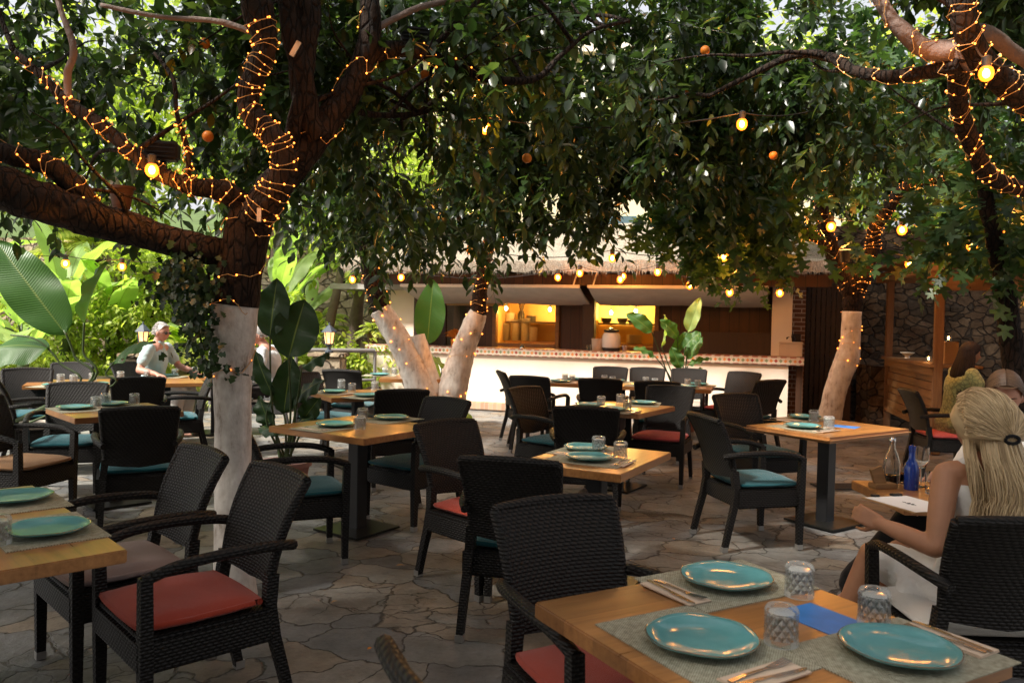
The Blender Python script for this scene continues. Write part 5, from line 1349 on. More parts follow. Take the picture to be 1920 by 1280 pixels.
# ---- tree D : dark-barked tree leaning in from the right
tD = empty('orange_tree', (0, 0, 0)); tag(tD, 'orange tree leaning in from the right edge, heavily wound in orange fairy lights', 'tree', 'trees shading the courtyard')
w0_ = D(2060, 330, 4.75); w1_ = D(2010, 262, 4.62)
limb('D0', tD, [(3.95, 5.3, 0, .18), (3.9, 5.2, .8, .16), (w0_.x + .2, 4.98, 1.7, .15), (w0_.x, w0_.y, w0_.z, .135), (w1_.x, w1_.y, w1_.z, .1)], 'bark_red', 'trunk', world=True, n=18)
limb('D1', tD, [(2060, 330, 4.75, 88), (1990, 235, 4.55, 78), (1925, 185, 4.45, 66), (1870, 145, 4.4, 58), (1830, 95, 4.35, 56), (1808, 40, 4.3, 55), (1795, -60, 4.3, 50), (1780, -200, 4.3, 40)], 'bark_red', n=16)
limb('D2', tD, [(1838, 120, 4.4, 50), (1790, 98, 4.45, 52), (1738, 92, 4.5, 46), (1696, 62, 4.5, 38), (1658, 16, 4.5, 30), (1625, -50, 4.5, 26), (1600, -160, 4.5, 18)], 'bark_pale')  # pale bark: highlights on the dark limb are put into its colour
limb('D3', tD, [(1800, 120, 4.42, 30), (1750, 132, 4.55, 27), (1690, 143, 4.65, 24), (1640, 142, 4.75, 21), (1600, 132, 4.85, 20), (1556, 108, 5.0, 18), (1490, 104, 5.2, 15), (1400, 145, 5.4, 11), (1330, 180, 5.6, 8)], 'bark_red', n=10)
limb('D4', tD, [(1815, 60, 4.35, 40), (1860, 66, 4.5, 34), (1910, 105, 4.6, 34), (1990, 150, 4.8, 28), (2090, 150, 5.1, 18), (2200, 90, 5.4, 5)], 'bark_pale')  # lit look of this limb is put into its pale bark
limb('D5', tD, [(1812, 100, 4.4, 46), (1796, 150, 4.6, 42), (1800, 210, 4.8, 38), (1822, 270, 5.0, 38), (1850, 325, 5.2, 36), (1900, 350, 5.4, 34), (1990, 360, 5.6, 28), (2080, 320, 5.9, 17), (2160, 240, 6.1, 5)], 'bark_red')
side_branches(tD, ['D1', 'D2', 'D3', 'D5'], 14, 1.2, 31)
def carveD(q): return ~((q[:, 1] < 4.9) & (q[:, 2] < 1.56 + .40 * q[:, 1]))
crown(tD, 'crown', 'citrus_leaf', [((2.9, 6.3, 4.0), (1.9, 1.3, 1.0), 560), ((4.3, 6.2, 3.75), (1.5, 1.3, 1.0), 360), ((1.9, 6.9, 4.0), (1.1, 1.0, .85), 170), ((2.6, 6.2, 4.7), (1.8, 1.0, .5), 260)], gap=.55, gscale=1.15, carve=carveD)
crown(tD, 'crown', 'citrus_leaf', [((3.6, 3.4, 4.5), (2.4, 2.0, .6), 260), ((5.6, 4.4, 4.0), (1.8, 3.0, 1.2), 220)], gap=.3, L=(.15, .26), twig_len=.7, carve=carveTop)  # unseen crowns overhead and at right, added to keep sky light out
fruit(tD, [(1322, 95, 5.6), (1450, 292, 6.2)])

# ---- tags, boxes and pot hung in the big tree
def hung(name, label, cat, mb, mat, px, py, Y, rot=(0, 0, 0), smooth=None):
    return tag(mb.build(name, MT[mat], None, smooth, D(px, py, Y), rot), label, cat)
def bx_(sx, sy, sz, bev=.004):
    m = MB(); m.box((0, 0, 0), (sx, sy, sz), bev=bev); return m
hung('wooden_tag', 'small wooden tag hanging on a wire in front of the trunk fork at left', 'tag', bx_(.03, .008, .08), 'box_cream', 486, 403, 4.2)
hung('wooden_tag', 'pale wooden tag hanging tilted beside the upright limbs at top left', 'tag', bx_(.035, .008, .09), 'box_cream', 554, 92, 4.15, (0, .5, 0))
for px, py, Y, lb in ((305, 284, 4.35, 'dark slatted floodlight fixed above the glowing bulb at left'), (778, 70, 4.9, 'dark floodlight clamped on the branch right of the upright limbs')):
    fl = empty('floodlight', D(px, py, Y), .2); tag(fl, lb, 'floodlight', 'floodlights in the trees')
    bx_(.17, .1, .1, .012).build('housing', MT['lamp_black'], fl)
    m = MB()
    for k in range(4): m.box((0, -.055, -.035 + .023 * k), (.15, .012, .008))
    m.build('grille', MT['black_metal'], fl)
    m = MB(); m.bar((0, .02, -.05), (0, .06, -.12), .03, .02); m.build('bracket', MT['lamp_black'], fl)
pot = cyl([(0, -.06), (.045, -.06), (.065, .05), (.075, .05), (.075, .065), (.06, .065), (.05, -.04), (0, -.04)], 20)
hung('hanging_pot', 'dark brown flower pot hanging on the thick left limb', 'pot', pot, 'brown_pot', 228, 372, 4.5, smooth=40)
sp_ = empty('spotlight', D(1587, 470, 9.6)); tag(sp_, 'small black spotlight above the fork of the slender tree', 'spotlight')
cyl([(0, -.14), (.06, -.14), (.075, -.02), (.085, 0), (0, 0)], 18).build('housing', MT['lamp_black'], sp_, 40)
cyl([(0, .002), (.08, .002), (.07, .012), (0, .016)], 18).build('lens', MT['lantern_glow'], sp_, 40)

# ================================================================ string lights
FB = MB(); FB.ball((0, 0, 0), .0052, 8, 6); FB_ME = FB.mesh('fairy_bulb', 180); FB_ME.materials.append(MT['fairy_glow'])
GF = 'fairy light strings wound on the trees'
def fairy(label, src, t0, t1, pitch, gap=.055, loose=.006, lights=2, power=.5, seed=0, bulb=1.0, phase=0.0):
    r_ = random.Random(seed); a = LIMBS[src]; i0, i1 = int(t0 * (len(a) - 1)), int(t1 * (len(a) - 1)); seg = a[i0:i1 + 1]
    st_ = empty('fairy_light_string', tuple(seg[0][:3])); tag(st_, label, 'fairy lights', GF); o0 = Vector(seg[0][:3])
    P_, acc, ang = [], 0.0, phase
    nx = None
    for k in range(len(seg) - 1):
        p, q_ = Vector(seg[k][:3]), Vector(seg[k + 1][:3]); t = (q_ - p); L = t.length; t.normalize()
        if nx is None: nx = t.cross(Vector((0, 1, .2))).normalized()
        nx = (nx - t * nx.dot(t)).normalized(); ny = t.cross(nx)
        ns = max(2, int(L / pitch * 14))
        for j in range(ns):
            u = j / ns; ang += 2 * math.pi * (L / ns) / pitch * r_.choice((.2, .5, .8, 1, 1.3, 1.8, 2.3))
            rr = (seg[k][3] * (1 - u) + seg[k + 1][3] * u) * 1.03 + loose * (1 + r_.random())
            wob = .3 * pitch * math.sin(ang * .37 + phase) + .25 * pitch * math.sin(ang * 1.9)
            P_.append(p.lerp(q_, u) + t * min(.06, max(-.06, wob)) + (nx * math.cos(ang) + ny * math.sin(ang)) * rr - o0)
    m = MB(); m.tube(P_, .0022, 4); m.build('wire', MT['wire'], st_)
    pts, acc = [], 0
    for k in range(1, len(P_)):
        acc += (P_[k] - P_[k - 1]).length
        if acc > gap: acc = r_.uniform(-.55, .3) * gap; pts.append(P_[k] + Vector((0, -.004, .002)))
    sc_ = [bulb * r_.choice((.5, .7, .85, 1, 1.15)) for p in pts]
    keep = set(np.linspace(0, len(pts) - 1, min(98, len(pts))).astype(int)); rest = MB()
    for k, p in enumerate(pts):
        if k in keep:
            b = bpy.data.objects.new('bulb', FB_ME); COL.objects.link(b); b.parent = st_; b.location = p; b.scale = (sc_[k],) * 3
        else: rest.ball(p, .0052 * sc_[k], 6, 4)
    if rest.v: rest.build('tiny_bulbs', MT['fairy_glow'], st_, 180)['kind'] = 'stuff'
    for k in range(lights):
        i = int((k + .5) / lights * (len(P_) - 1)); p = P_[i] + o0
        c = Vector(seg[min(len(seg) - 1, int((k + .5) / lights * len(seg)))][:3]); dirn = (p - c); dirn.y = -abs(dirn.y) - .05; dirn.normalize()
        lamp_light(c + dirn * (seg[0][3] + .14), power * .36, .06, (1, .34, .05), 'fairy_light')
fairy('fairy lights coiled tightly up the S-bent limb of the big left tree', 'AM', .04, .62, .05, .045, seed=1, lights=3, power=1.1)
fairy('fairy lights around the bare upper stretch of the S-bent limb at top left', 'AM', .62, .8, .04, .09, seed=21, lights=1, power=.5)
fairy('fairy lights along the long rising left limb above the glowing bulb', 'AL', .08, .93, .075, .042, seed=2, lights=4, power=.6)
fairy('fairy lights round the stout limb entering from the left edge', 'AK2', .05, .85, .10, .05, seed=3, lights=2, power=.6)
fairy('fairy lights strung along the horizontal branch at top centre', 'AB', .0, .58, .34, .07, seed=4, lights=1, power=.3)
fairy('fairy lights scattered on the broad limb rising right at top left', 'AR', .25, .85, .5, .075, seed=5, lights=2, power=.6)
fairy('fairy lights on the thin twig standing above the left limb', 'AL3', .0, .55, .05, .03, seed=6, lights=1, power=.2)
fairy('fairy lights on the dark neck of the big left trunk', 'A1', .0, .9, .35, .08, seed=7, lights=1, power=.08)
fairy('fairy lights looped on the upper whitewash of the big left trunk', 'A0', .62, 1.0, .42, .08, seed=8, lights=1, power=.04)
fairy('fairy lights on the left stem of the forked white tree', 'B0', .1, 1.0, .3, .13, seed=9, lights=1, power=.5, bulb=2.1)
fairy('fairy lights on the dark upper left stem of the forked tree', 'B0b', .0, .3, .16, .09, seed=10, lights=1, power=.5, bulb=1.7)
fairy('fairy lights on the right stem of the forked white tree', 'B1', .05, 1.0, .34, .13, seed=11, lights=1, power=.5, bulb=2.1)
fairy('fairy lights on the dark upper right stem of the forked tree', 'B1b', .0, .4, .11, .09, seed=12, lights=1, power=.5, bulb=1.6)
fairy('fairy lights on the white trunk of the slender fig tree', 'C0', .55, 1.0, .3, .09, seed=13, lights=1, power=.1, bulb=1.9)
fairy('fairy lights on the left fork limb of the slender fig tree', 'C1', .0, .9, .12, .07, seed=14, lights=3, power=4, bulb=1.15)
fairy('fairy lights on the right fork limb of the slender fig tree', 'C2', .0, .95, .07, .06, seed=15, lights=4, power=4, bulb=1.1)
fairy('fairy lights on the thin low branch left of the slender fig tree', 'C3', .0, 1., .12, .06, seed=16, lights=1, power=.5, bulb=1.2)
fairy('fairy lights around the thick limb at the top right corner', 'D1', .1, .85, .075, .045, seed=17, lights=2, power=4)
fairy('fairy lights along the pale limb slanting up at top right', 'D2', .1, .85, .2, .045, seed=18, lights=1, power=.6)
fairy('fairy lights along the wavy branch reaching left at top right', 'D3', .0, .62, .2, .04, seed=19, lights=1, power=.4)
fairy('fairy lights on the limb curving down the right edge', 'D5', .05, .75, .12, .045, seed=20, lights=3, power=1.2, bulb=1.2)

GB = MB(); GB.ball((0, 0, 0), (.027, .027, .031), 16, 12); GB.ball((0, 0, 0), (.013, .013, .018), 12, 8, 1); BULB_ME = GB.mesh('festoon_bulb', 180); BULB_ME.materials.append(MT['bulb_glow']); BULB_ME.materials.append(MT['bulb_core'])
SB = MB(); SB.lathe([(0, .022), (.015, .022), (.017, .06), (.008, .066), (0, .066)], 12); SOCK_ME = SB.mesh('socket', 40); SOCK_ME.materials.append(MT['lamp_black'])
def festoon(label, pts, power=5.0, scale=1.0, extra=()):
    """cable with hanging bulbs: pts (px, py of the bulb, Y)"""
    W = [D(px, py, Y) for px, py, Y in pts]; st_ = empty('festoon_lights', W[0]); tag(st_, label, 'string lights', 'festoon cables with round bulbs')
    ends = [D(*e) for e in extra]
    line = ([ends[0]] if ends else []) + [q + Vector((0, 0, .07 * scale)) for q in W] + ([ends[1]] if len(ends) > 1 else [])
    cp = []
    for i in range(len(line) - 1):
        a, b = line[i], line[i + 1]; sag = .05 * (b - a).length
        for j in range(8): t = j / 8; cp.append(a.lerp(b, t) - Vector((0, 0, 4 * sag * t * (1 - t))) - W[0])
    cp.append(line[-1] - W[0])
    if len(cp) > 2: m = MB(); m.tube(cp, .005, 5); m.build('cable', MT['cable'], st_)
    for p in W:
        b = bpy.data.objects.new('bulb', BULB_ME); COL.objects.link(b); b.parent = st_; b.location = p - W[0]; b.scale = (scale * 1.25,) * 3
        s_ = bpy.data.objects.new('socket', SOCK_ME); COL.objects.link(s_); s_.parent = b
        lamp_light(p + Vector((0, -.05, -.03)), power * 2.2, .035, (1, .36, .06), 'bulb_light')
festoon('cable with two large glowing bulbs hanging across the top centre', [(910, 241, 6.0), (1391, 233, 6.0)], 3, 1.2, ((660, 215, 5.6), (1560, 195, 6.6)))
festoon('large glowing bulb hung below the left limb', [(285, 319, 4.1)], 1.6, 1.0, ((300, 300, 4.25), (262, 296, 4.25)))
festoon('large glowing bulb in the tangle of limbs at top right', [(1849, 138, 3.95)], 2.6, 1.05, ((1830, 90, 4.2), (1900, 120, 4.3)))
festoon('two bulbs beside the upper right stem of the forked white tree', [(882, 468, 9.6), (938, 441, 9.7)], 5, 1.5)
festoon('row of small bulbs along the front of the thatched roof', [(661, 524, 12.2), (752, 520, 12.3), (1046, 520, 12.2), (1087, 512, 12.0), (1163, 524, 11.8), (1168, 518, 12.1), (1233, 510, 11.6), (1293, 535, 11.4), (1368, 548, 11.2), (1462, 549, 10.9)], 2.4, 1.5)
festoon('single bulb hanging in front of the thatch at centre', [(1148, 484, 9.0)], 2, 1.3, ((940, 475, 9.3), (1330, 474, 9.0)))
festoon('row of bulbs among the fig leaves at right', [(1357, 481, 9.2), (1558, 425, 9.0), (1691, 431, 8.6), (1822, 463, 8.0), (1874, 440, 7.8)], 5, 1.5)
festoon('single bulb below the row in front of the wooden stall', [(1705, 495, 9.0)], 3.5, 1.4, ((1660, 470, 9.0), (1800, 470, 8.6)))
festoon('pair of bulbs glowing against the garden at left', [(123, 494, 10.5), (229, 500, 11.0)], 2.5, 1.5, ((20, 470, 10), (330, 488, 11)))
# ================================================================ broad-leaved plants and the garden
def paddle(parent, base, tip, width, facing, mat, bend=.12, fold=.15, name='leaf', nseg=16, split=0.0, wave=.02, seed=0):
    """banana-like blade from base to tip; facing = direction its upper side looks"""
    base, tip, facing = Vector(base), Vector(tip), Vector(facing)
    ax = tip - base; L = ax.length; ax.normalize()
    up = (facing - ax * facing.dot(ax)).normalized(); sd = ax.cross(up)
    n2 = 5; vs, al, ac, f = [], [], [], []
    r_ = random.Random(seed); cuts = {}
    for i in range(nseg + 1):
        t = i / nseg
        wd_ = width / 2 * min(1, (math.sin(math.pi * min(1, t * 1.02 + .0)) ** .55)) * (1.0 - .25 * t) * 1.12 if 0 < t < 1 else .0
        c = base + ax * (L * t) + up * (bend * L * (math.sin(math.pi * t * .9)) - bend * L * .3 * t)
        for j in range(-n2, n2 + 1):
            a = j / n2; q = c + sd * (wd_ * a) + up * (abs(a) * fold * wd_ + wave * math.sin(t * 17 + a * 2 + seed) * abs(a))
            vs.append(q[:]); al.append(t); ac.append(a)
    k = 2 * n2 + 1
    for i in range(nseg):
        for j in range(k - 1):
            if split and r_.random() < split and (j in (0, 1, k - 2, k - 3)): continue
            a = i * k + j; f += [(a, a + 1, a + k + 1), (a, a + k + 1, a + k)]
    me = mesh_from(name, np.array(vs), np.array(f))
    for nm, d_ in (('along', al), ('across', ac)):
        at = me.attributes.new(nm, 'FLOAT', 'POINT'); at.data.foreach_set('value', np.array(d_, np.float32))
    o = link_mesh(name, me, [MT[mat]], parent)
    return o
def stem(parent, pts, r0, r1, mat='stem_green'):
    a = smooth_path([tuple(p) for p in pts], 6); m = MB(); m.tube([Vector(q) for q in a], list(np.linspace(r0, r1, len(a))), 8)
    return m.build('stem', MT[mat], parent, 180)
TOCAM = Vector((0, -1, .15))

# tall plant at the left edge
pl_ = empty('broad_leaf_plant'); tag(pl_, 'tall bird-of-paradise plant at the left edge with one huge upright leaf', 'plant')
Y = 7.3; root = P(160, 800, 0); root = Vector((root.x, 7.35, 0))
def q_(px, py, dy=0.0): return D(px, py, Y + dy)
stem(pl_, [root + Vector((-.02, 0, 0)), q_(153, 727), q_(140, 668), q_(122, 622)], .014, .010)
paddle(pl_, q_(124, 628), q_(-8, 450, .1), .47, TOCAM + Vector((.25, 0, .2)), 'paddle_leaf', .04, .10, seed=1)
stem(pl_, [root + Vector((.02, 0, 0)), q_(157, 727), q_(156, 660), q_(158, 605)], .013, .010)
paddle(pl_, q_(158, 608), q_(203, 492), .34, Vector((-.9, -.35, .1)), 'paddle_leaf', .05, .5, seed=2)
stem(pl_, [root + Vector((-.03, .02, 0)), q_(132, 735), q_(112, 680), q_(70, 637), q_(20, 628)], .012, .008)
paddle(pl_, q_(92, 652), q_(-45, 672), .42, Vector((.1, -.6, .8)), 'paddle_leaf', .16, -.35, seed=3, split=.05)
stem(pl_, [root + Vector((.05, 0, 0)), q_(189, 735), q_(198, 700), q_(222, 670)], .011, .007)
paddle(pl_, q_(212, 682), q_(292, 640), .2, Vector((-.2, -.5, .9)), 'paddle_leaf', .2, -.5, seed=4, split=.12)
cyl([(0, 0), (.17, 0), (.21, .3), (.23, .3), (.23, .34), (.19, .34), (.18, .28), (0, .28)], 24).build('planter', MT['terracotta'], pl_, 40, (root.x, root.y, 0))
# dark plant in a mauve pot right of the trunk
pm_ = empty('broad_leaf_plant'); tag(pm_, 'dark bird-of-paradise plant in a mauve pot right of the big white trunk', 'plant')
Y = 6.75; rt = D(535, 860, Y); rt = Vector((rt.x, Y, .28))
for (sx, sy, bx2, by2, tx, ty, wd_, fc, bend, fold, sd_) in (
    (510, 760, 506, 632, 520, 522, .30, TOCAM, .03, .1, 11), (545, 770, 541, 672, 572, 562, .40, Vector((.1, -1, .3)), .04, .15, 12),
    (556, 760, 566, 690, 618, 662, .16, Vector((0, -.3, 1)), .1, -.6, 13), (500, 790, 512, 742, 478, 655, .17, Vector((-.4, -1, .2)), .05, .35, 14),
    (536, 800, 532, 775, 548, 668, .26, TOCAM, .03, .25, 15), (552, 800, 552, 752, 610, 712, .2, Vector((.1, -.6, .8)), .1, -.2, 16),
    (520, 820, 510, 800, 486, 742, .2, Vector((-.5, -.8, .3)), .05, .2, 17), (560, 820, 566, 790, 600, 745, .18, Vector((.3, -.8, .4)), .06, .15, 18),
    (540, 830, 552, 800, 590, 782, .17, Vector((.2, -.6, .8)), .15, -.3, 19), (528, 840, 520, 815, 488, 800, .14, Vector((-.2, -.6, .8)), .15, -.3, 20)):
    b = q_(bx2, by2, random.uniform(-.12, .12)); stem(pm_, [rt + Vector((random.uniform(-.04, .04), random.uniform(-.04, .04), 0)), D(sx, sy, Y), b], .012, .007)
    paddle(pm_, b, q_(tx, ty, random.uniform(-.05, .1)), wd_, fc, 'paddle_shaded', bend, fold, seed=sd_)
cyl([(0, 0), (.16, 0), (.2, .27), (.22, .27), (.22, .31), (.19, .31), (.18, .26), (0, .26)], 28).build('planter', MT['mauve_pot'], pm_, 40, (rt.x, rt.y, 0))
# single tall leaf in the fork of the forked tree
pf = empty('broad_leaf_plant'); tag(pf, 'bird-of-paradise plant with one tall upright leaf in the fork of the white tree', 'plant')
Y = 10.75; r0_ = P(828, 818, 0); r0_ = Vector((r0_.x, 10.75, 0))
stem(pf, [r0_, D(824, 745, Y), D(812, 690, Y), D(802, 640, Y)], .014, .010)
paddle(pf, D(801, 646, Y), D(813, 524, Y), .42, TOCAM, 'paddle_leaf', .03, .08, seed=31)
stem(pf, [r0_, D(826, 720, Y), D(828, 690, Y), D(815, 668, Y)], .010, .006)
paddle(pf, D(796, 665, Y), D(836, 690, Y), .16, Vector((0, -.5, .9)), 'banana_leaf', .15, -.3, seed=32)
paddle(pf, r0_ + Vector((.2, 0, .32)), r0_ + Vector((.38, -.1, .04)), .2, Vector((.2, -.9, .4)), 'banana_leaf', .1, .1, seed=33)
stem(pf, [r0_, r0_ + Vector((.1, 0, .25)), r0_ + Vector((.2, 0, .32))], .009, .006)
paddle(pf, r0_ + Vector((-.1, .1, .6)), r0_ + Vector((-.15, .05, 1.0)), .14, TOCAM, 'banana_leaf', .05, .3, seed=34)
# plant in front of the counter at right
pr_ = empty('broad_leaf_plant'); tag(pr_, 'glossy bird-of-paradise plant standing before the tiled counter at right', 'plant')
Y = 11.5; r1_ = P(1268, 800, 0); r1_ = Vector((r1_.x, 11.5, 0))
for (bx2, by2, tx, ty, wd_, fc, bend, fold, sd_) in (
    (1222, 622, 1174, 588, .24, Vector((-.2, -.9, .5)), .12, .2, 41), (1240, 650, 1246, 590, .13, Vector((.9, -.5, .1)), .05, .5, 42), (1270, 632, 1236, 600, .22, Vector((-.3, -.8, .5)), .1, .2, 43),
    (1290, 622, 1313, 558, .22, Vector((-.4, -.9, .2)), .06, .3, 44), (1284, 650, 1314, 622, .2, Vector((-.3, -.8, .6)), .08, .2, 45), (1288, 672, 1318, 632, .22, Vector((-.3, -.8, .6)), .08, .2, 46),
    (1228, 668, 1188, 652, .16, Vector((0, -.6, .9)), .15, -.2, 47), (1262, 660, 1288, 622, .18, Vector((.2, -.9, .2)), .05, .3, 48), (1276, 690, 1258, 650, .2, Vector((-.2, -.9, .4)), .06, .2, 49),
    (1290, 684, 1330, 672, .14, Vector((0, -.6, .9)), .14, -.2, 50), (1300, 700, 1318, 694, .16, Vector((0, -.8, .8)), .1, 0, 51)):
    b = D(bx2, by2, Y + random.uniform(-.2, .1)); stem(pr_, [r1_ + Vector((random.uniform(-.06, .06), random.uniform(-.04, .04), .28)), Vector(((r1_.x * .6 + b.x * .4), Y, .75)), b], .012, .007)
    paddle(pr_, b, D(tx, ty, Y + random.uniform(-.25, 0)), wd_, fc, 'banana_leaf' if sd_ in (42, 44) else 'paddle_leaf', bend, fold, seed=sd_)
cyl([(0, 0), (.18, 0), (.22, .3), (.24, .3), (.24, .34), (.2, .34), (.19, .28), (0, .28)], 24).build('planter', MT['terracotta'], pr_, 40, (r1_.x, r1_.y, 0))

# ---- the sunlit garden behind the left tables
def banana(x, y, h, n, label, seed, L=1.3, wd_=.42, mat='banana_leaf', cat='banana plant', grp='banana plants in the sunlit garden'):
    r_ = random.Random(seed); o = empty('banana_plant', (x, y, 0)); tag(o, label, cat, grp)
    m = MB(); m.tube([(0, 0, 0), (.03, 0, h * .5), (0, .02, h * .8)], [.09, .075, .05], 10); m.build('trunk', MT['stem_green'], o, 180)
    for k in range(n):
        a = 6.283 * (k / n) + r_.uniform(-.4, .4); el = r_.uniform(.25, 1.25); hh = h * r_.uniform(.45, .85)
        d = Vector((math.cos(a) * math.cos(el), math.sin(a) * math.cos(el), math.sin(el)))
        b = Vector((0, 0, hh)) + d * .25; tip = b + d * L * r_.uniform(.7, 1.15) + Vector((0, 0, -.35 * math.cos(el)))
        stem(o, [(0, 0, hh - .2), tuple(Vector((0, 0, hh)) + d * .1), tuple(b)], .02, .012)
        paddle(o, b, tip, wd_ * r_.uniform(.8, 1.15), Vector((-d.x * .4, -d.y * .4, 1)), mat, .12, r_.choice((-.25, .2, .3)), seed=seed * 7 + k, split=r_.choice((0, .06, .14)), nseg=14)
    return o
for i, (px, py0, Y, h, n, L, lb) in enumerate((
    (40, 700, 11.6, 1.5, 8, 1.3, 'pale green banana plant at the far left behind the huge leaf'), (120, 700, 13.2, 2.4, 9, 1.6, 'tall banana plant under the two garden bulbs'),
    (205, 700, 14.0, 1.9, 9, 1.5, 'banana plant with broad leaves left of the lantern'), (-60, 700, 13.5, 2.6, 8, 1.6, 'banana plant cut by the left edge of the picture'),
    (520, 690, 14.5, 2.3, 9, 1.5, 'banana plant with pale leaves right of the big trunk'), (565, 690, 16.0, 2.7, 8, 1.5, 'banana plant before the rubble wall at the middle left'), (300, 690, 15.6, 2.6, 9, 1.5, 'banana plant far behind the white-haired man'), (390, 690, 14.2, 1.6, 8, 1.2, 'low banana plant behind the ivy at the big trunk'))):
    p = P(px, py0, 0); X = D(px, 640, Y).x
    banana(X, Y, h, n, lb, 60 + i, L)
def palm(x, y, h, n, Lf, label, seed, fan=False, grp='palms and ferns in the garden'):
    r_ = random.Random(seed); o = empty('palm', (x, y, 0)); tag(o, label, 'palm', grp)
    if h > .3:
        m = MB(); pts = [(.12 * math.sin(t * 2 + seed), .1 * t, h * t) for t in np.linspace(0, 1, 9)]; m.tube(pts, list(np.linspace(.11, .08, 9)), 10, rn=.1); m.build('trunk', MT['bark_pale'], o, 180)
    pos, d, up, ln = [], [], [], []
    top = Vector((.12 * math.sin(2 + seed) if h > .3 else 0, .1 if h > .3 else 0, h)); br = MB()
    for k in range(n):
        a = 2.4 * k + r_.uniform(-.3, .3); el = 1.3 - 1.35 * (k / n); dr = Vector((math.cos(a) * math.cos(el), math.sin(a) * math.cos(el), math.sin(el)))
        pts = []
        for j in range(14):
            t = j / 13; pts.append(top + dr * (Lf * t) + Vector((0, 0, -.55 * Lf * t * t)))
        br.tube(pts, list(np.linspace(.012, .003, 14)), 5)
        for j in range(2, 14):
            for jj in (0, .5):
                if j + jj > 13: continue
                i0 = min(j, 12); p = pts[i0].lerp(pts[i0 + 1], jj); t_ = (pts[i0 + 1] - pts[i0]).normalized(); s_ = t_.cross(Vector((0, 0, 1))).normalized(); u_ = s_.cross(t_)
                for sg in (-1, 1):
                    pos.append(p[:]); d.append((t_ * .7 + s_ * sg * .9 - Vector((0, 0, .25)))[:]); up.append((u_ + s_ * sg * .25)[:]); ln.append(Lf * .34 * math.sin(math.pi * (.12 + .8 * j / 13)))
    v, f, k = leaf_arrays(np.array(pos), np.array(d), np.array(up), np.array(ln), T_STRAP)
    rn = np.repeat(rng.random(len(pos)), k)
    link_mesh('crown', mesh_from('crown', v, f, rn), [MT['garden_leaf']], o); br.build('frond', MT['stem_green'], o, 60)
    return o
for i, (px, Y, h, n, Lf, lb) in enumerate((
    (245, 13.4, .3, 14, 1.0, 'low feathery palm left of the stone lantern pillar'), (330, 13.2, .9, 16, 1.1, 'feathery palm right behind the white-haired man'), (640, 15.0, .2, 16, 1.1, 'bushy fern behind the grey hand rail'),
    (690, 14.6, .25, 16, 1.0, 'bushy fern beside the left end of the counter'), (600, 17.5, 1.2, 14, 1.2, 'palm against the rubble wall by the lantern'), (180, 15.0, 2.6, 18, 1.6, 'tall palm at the back of the left garden'), (420, 13.4, .3, 14, .9, 'fern hidden behind the hanging ivy'), (665, 13.9, .1, 14, .7, 'low fern under the hand rail'))):
    palm(D(px, 640, Y).x, Y, h, n, Lf, lb, 80 + i)
def shrub(px, Y, z, r, n, label, L=(.08, .14), mat='garden_leaf', tpl=T_CIT, stemz=True, gap=.4):
    x = D(px, 640, Y).x; o = empty('shrub', (0, 0, 0)); tag(o, label, 'shrub', 'leafy shrubs in the garden')
    crown(o, 'foliage', mat, [((x, Y, z), r, n)], tpl=tpl, L=L, gap=gap, leaves=10, twig_len=.4)
    m = MB()
    for k in range(4): m.tube([(x + .05 * k, Y, 0), (x + .1 * math.cos(k * 2), Y + .1 * math.sin(k * 2), z * .6), (x + .3 * math.cos(k * 2), Y + .3 * math.sin(k * 2), z)], [.025, .02, .01], 6)
    m.build('stem', MT['bark_red'], o, 180)
for a in ((270, 13.8, 2.1, (.9, .6, .8), 260, 'yellow-green shrub arching above the garden lantern at left'), (350, 14.6, 1.6, (.9, .7, 1.0), 260, 'bright shrub behind the white-haired man'), (30, 13.0, 1.2, (1.1, .8, .8), 240, 'shrub behind the far left banana leaves'),
          (150, 14.2, 1.0, (1.0, .7, .8), 240, 'low shrub between the tall leaf stems'), (480, 13.8, 1.2, (.7, .6, 1.0), 220, 'shrub beside the head of the hidden man'), (590, 14.6, .8, (.8, .6, .6), 200, 'low shrub left of the lantern by the hand rail'), (650, 14.2, .6, (.9, .5, .5), 200, 'low shrub behind the hand rail'), (95, 12.9, .45, (1.2, .4, .35), 160, 'low ground shrub along the pale garden wall')):
    shrub(*a)
x = BM @ Vector((ku(700, .35), .35, 1.066)); po = palm(x.x, x.y, .22, 14, .4, 'small potted palm on the left end of the tiled counter', 99, grp='potted plants')
po.location.z = 1.066; cyl([(0, 0), (.09, 0), (.12, .2), (0, .2)], 18).build('planter', MT['brown_pot'], po, 40)
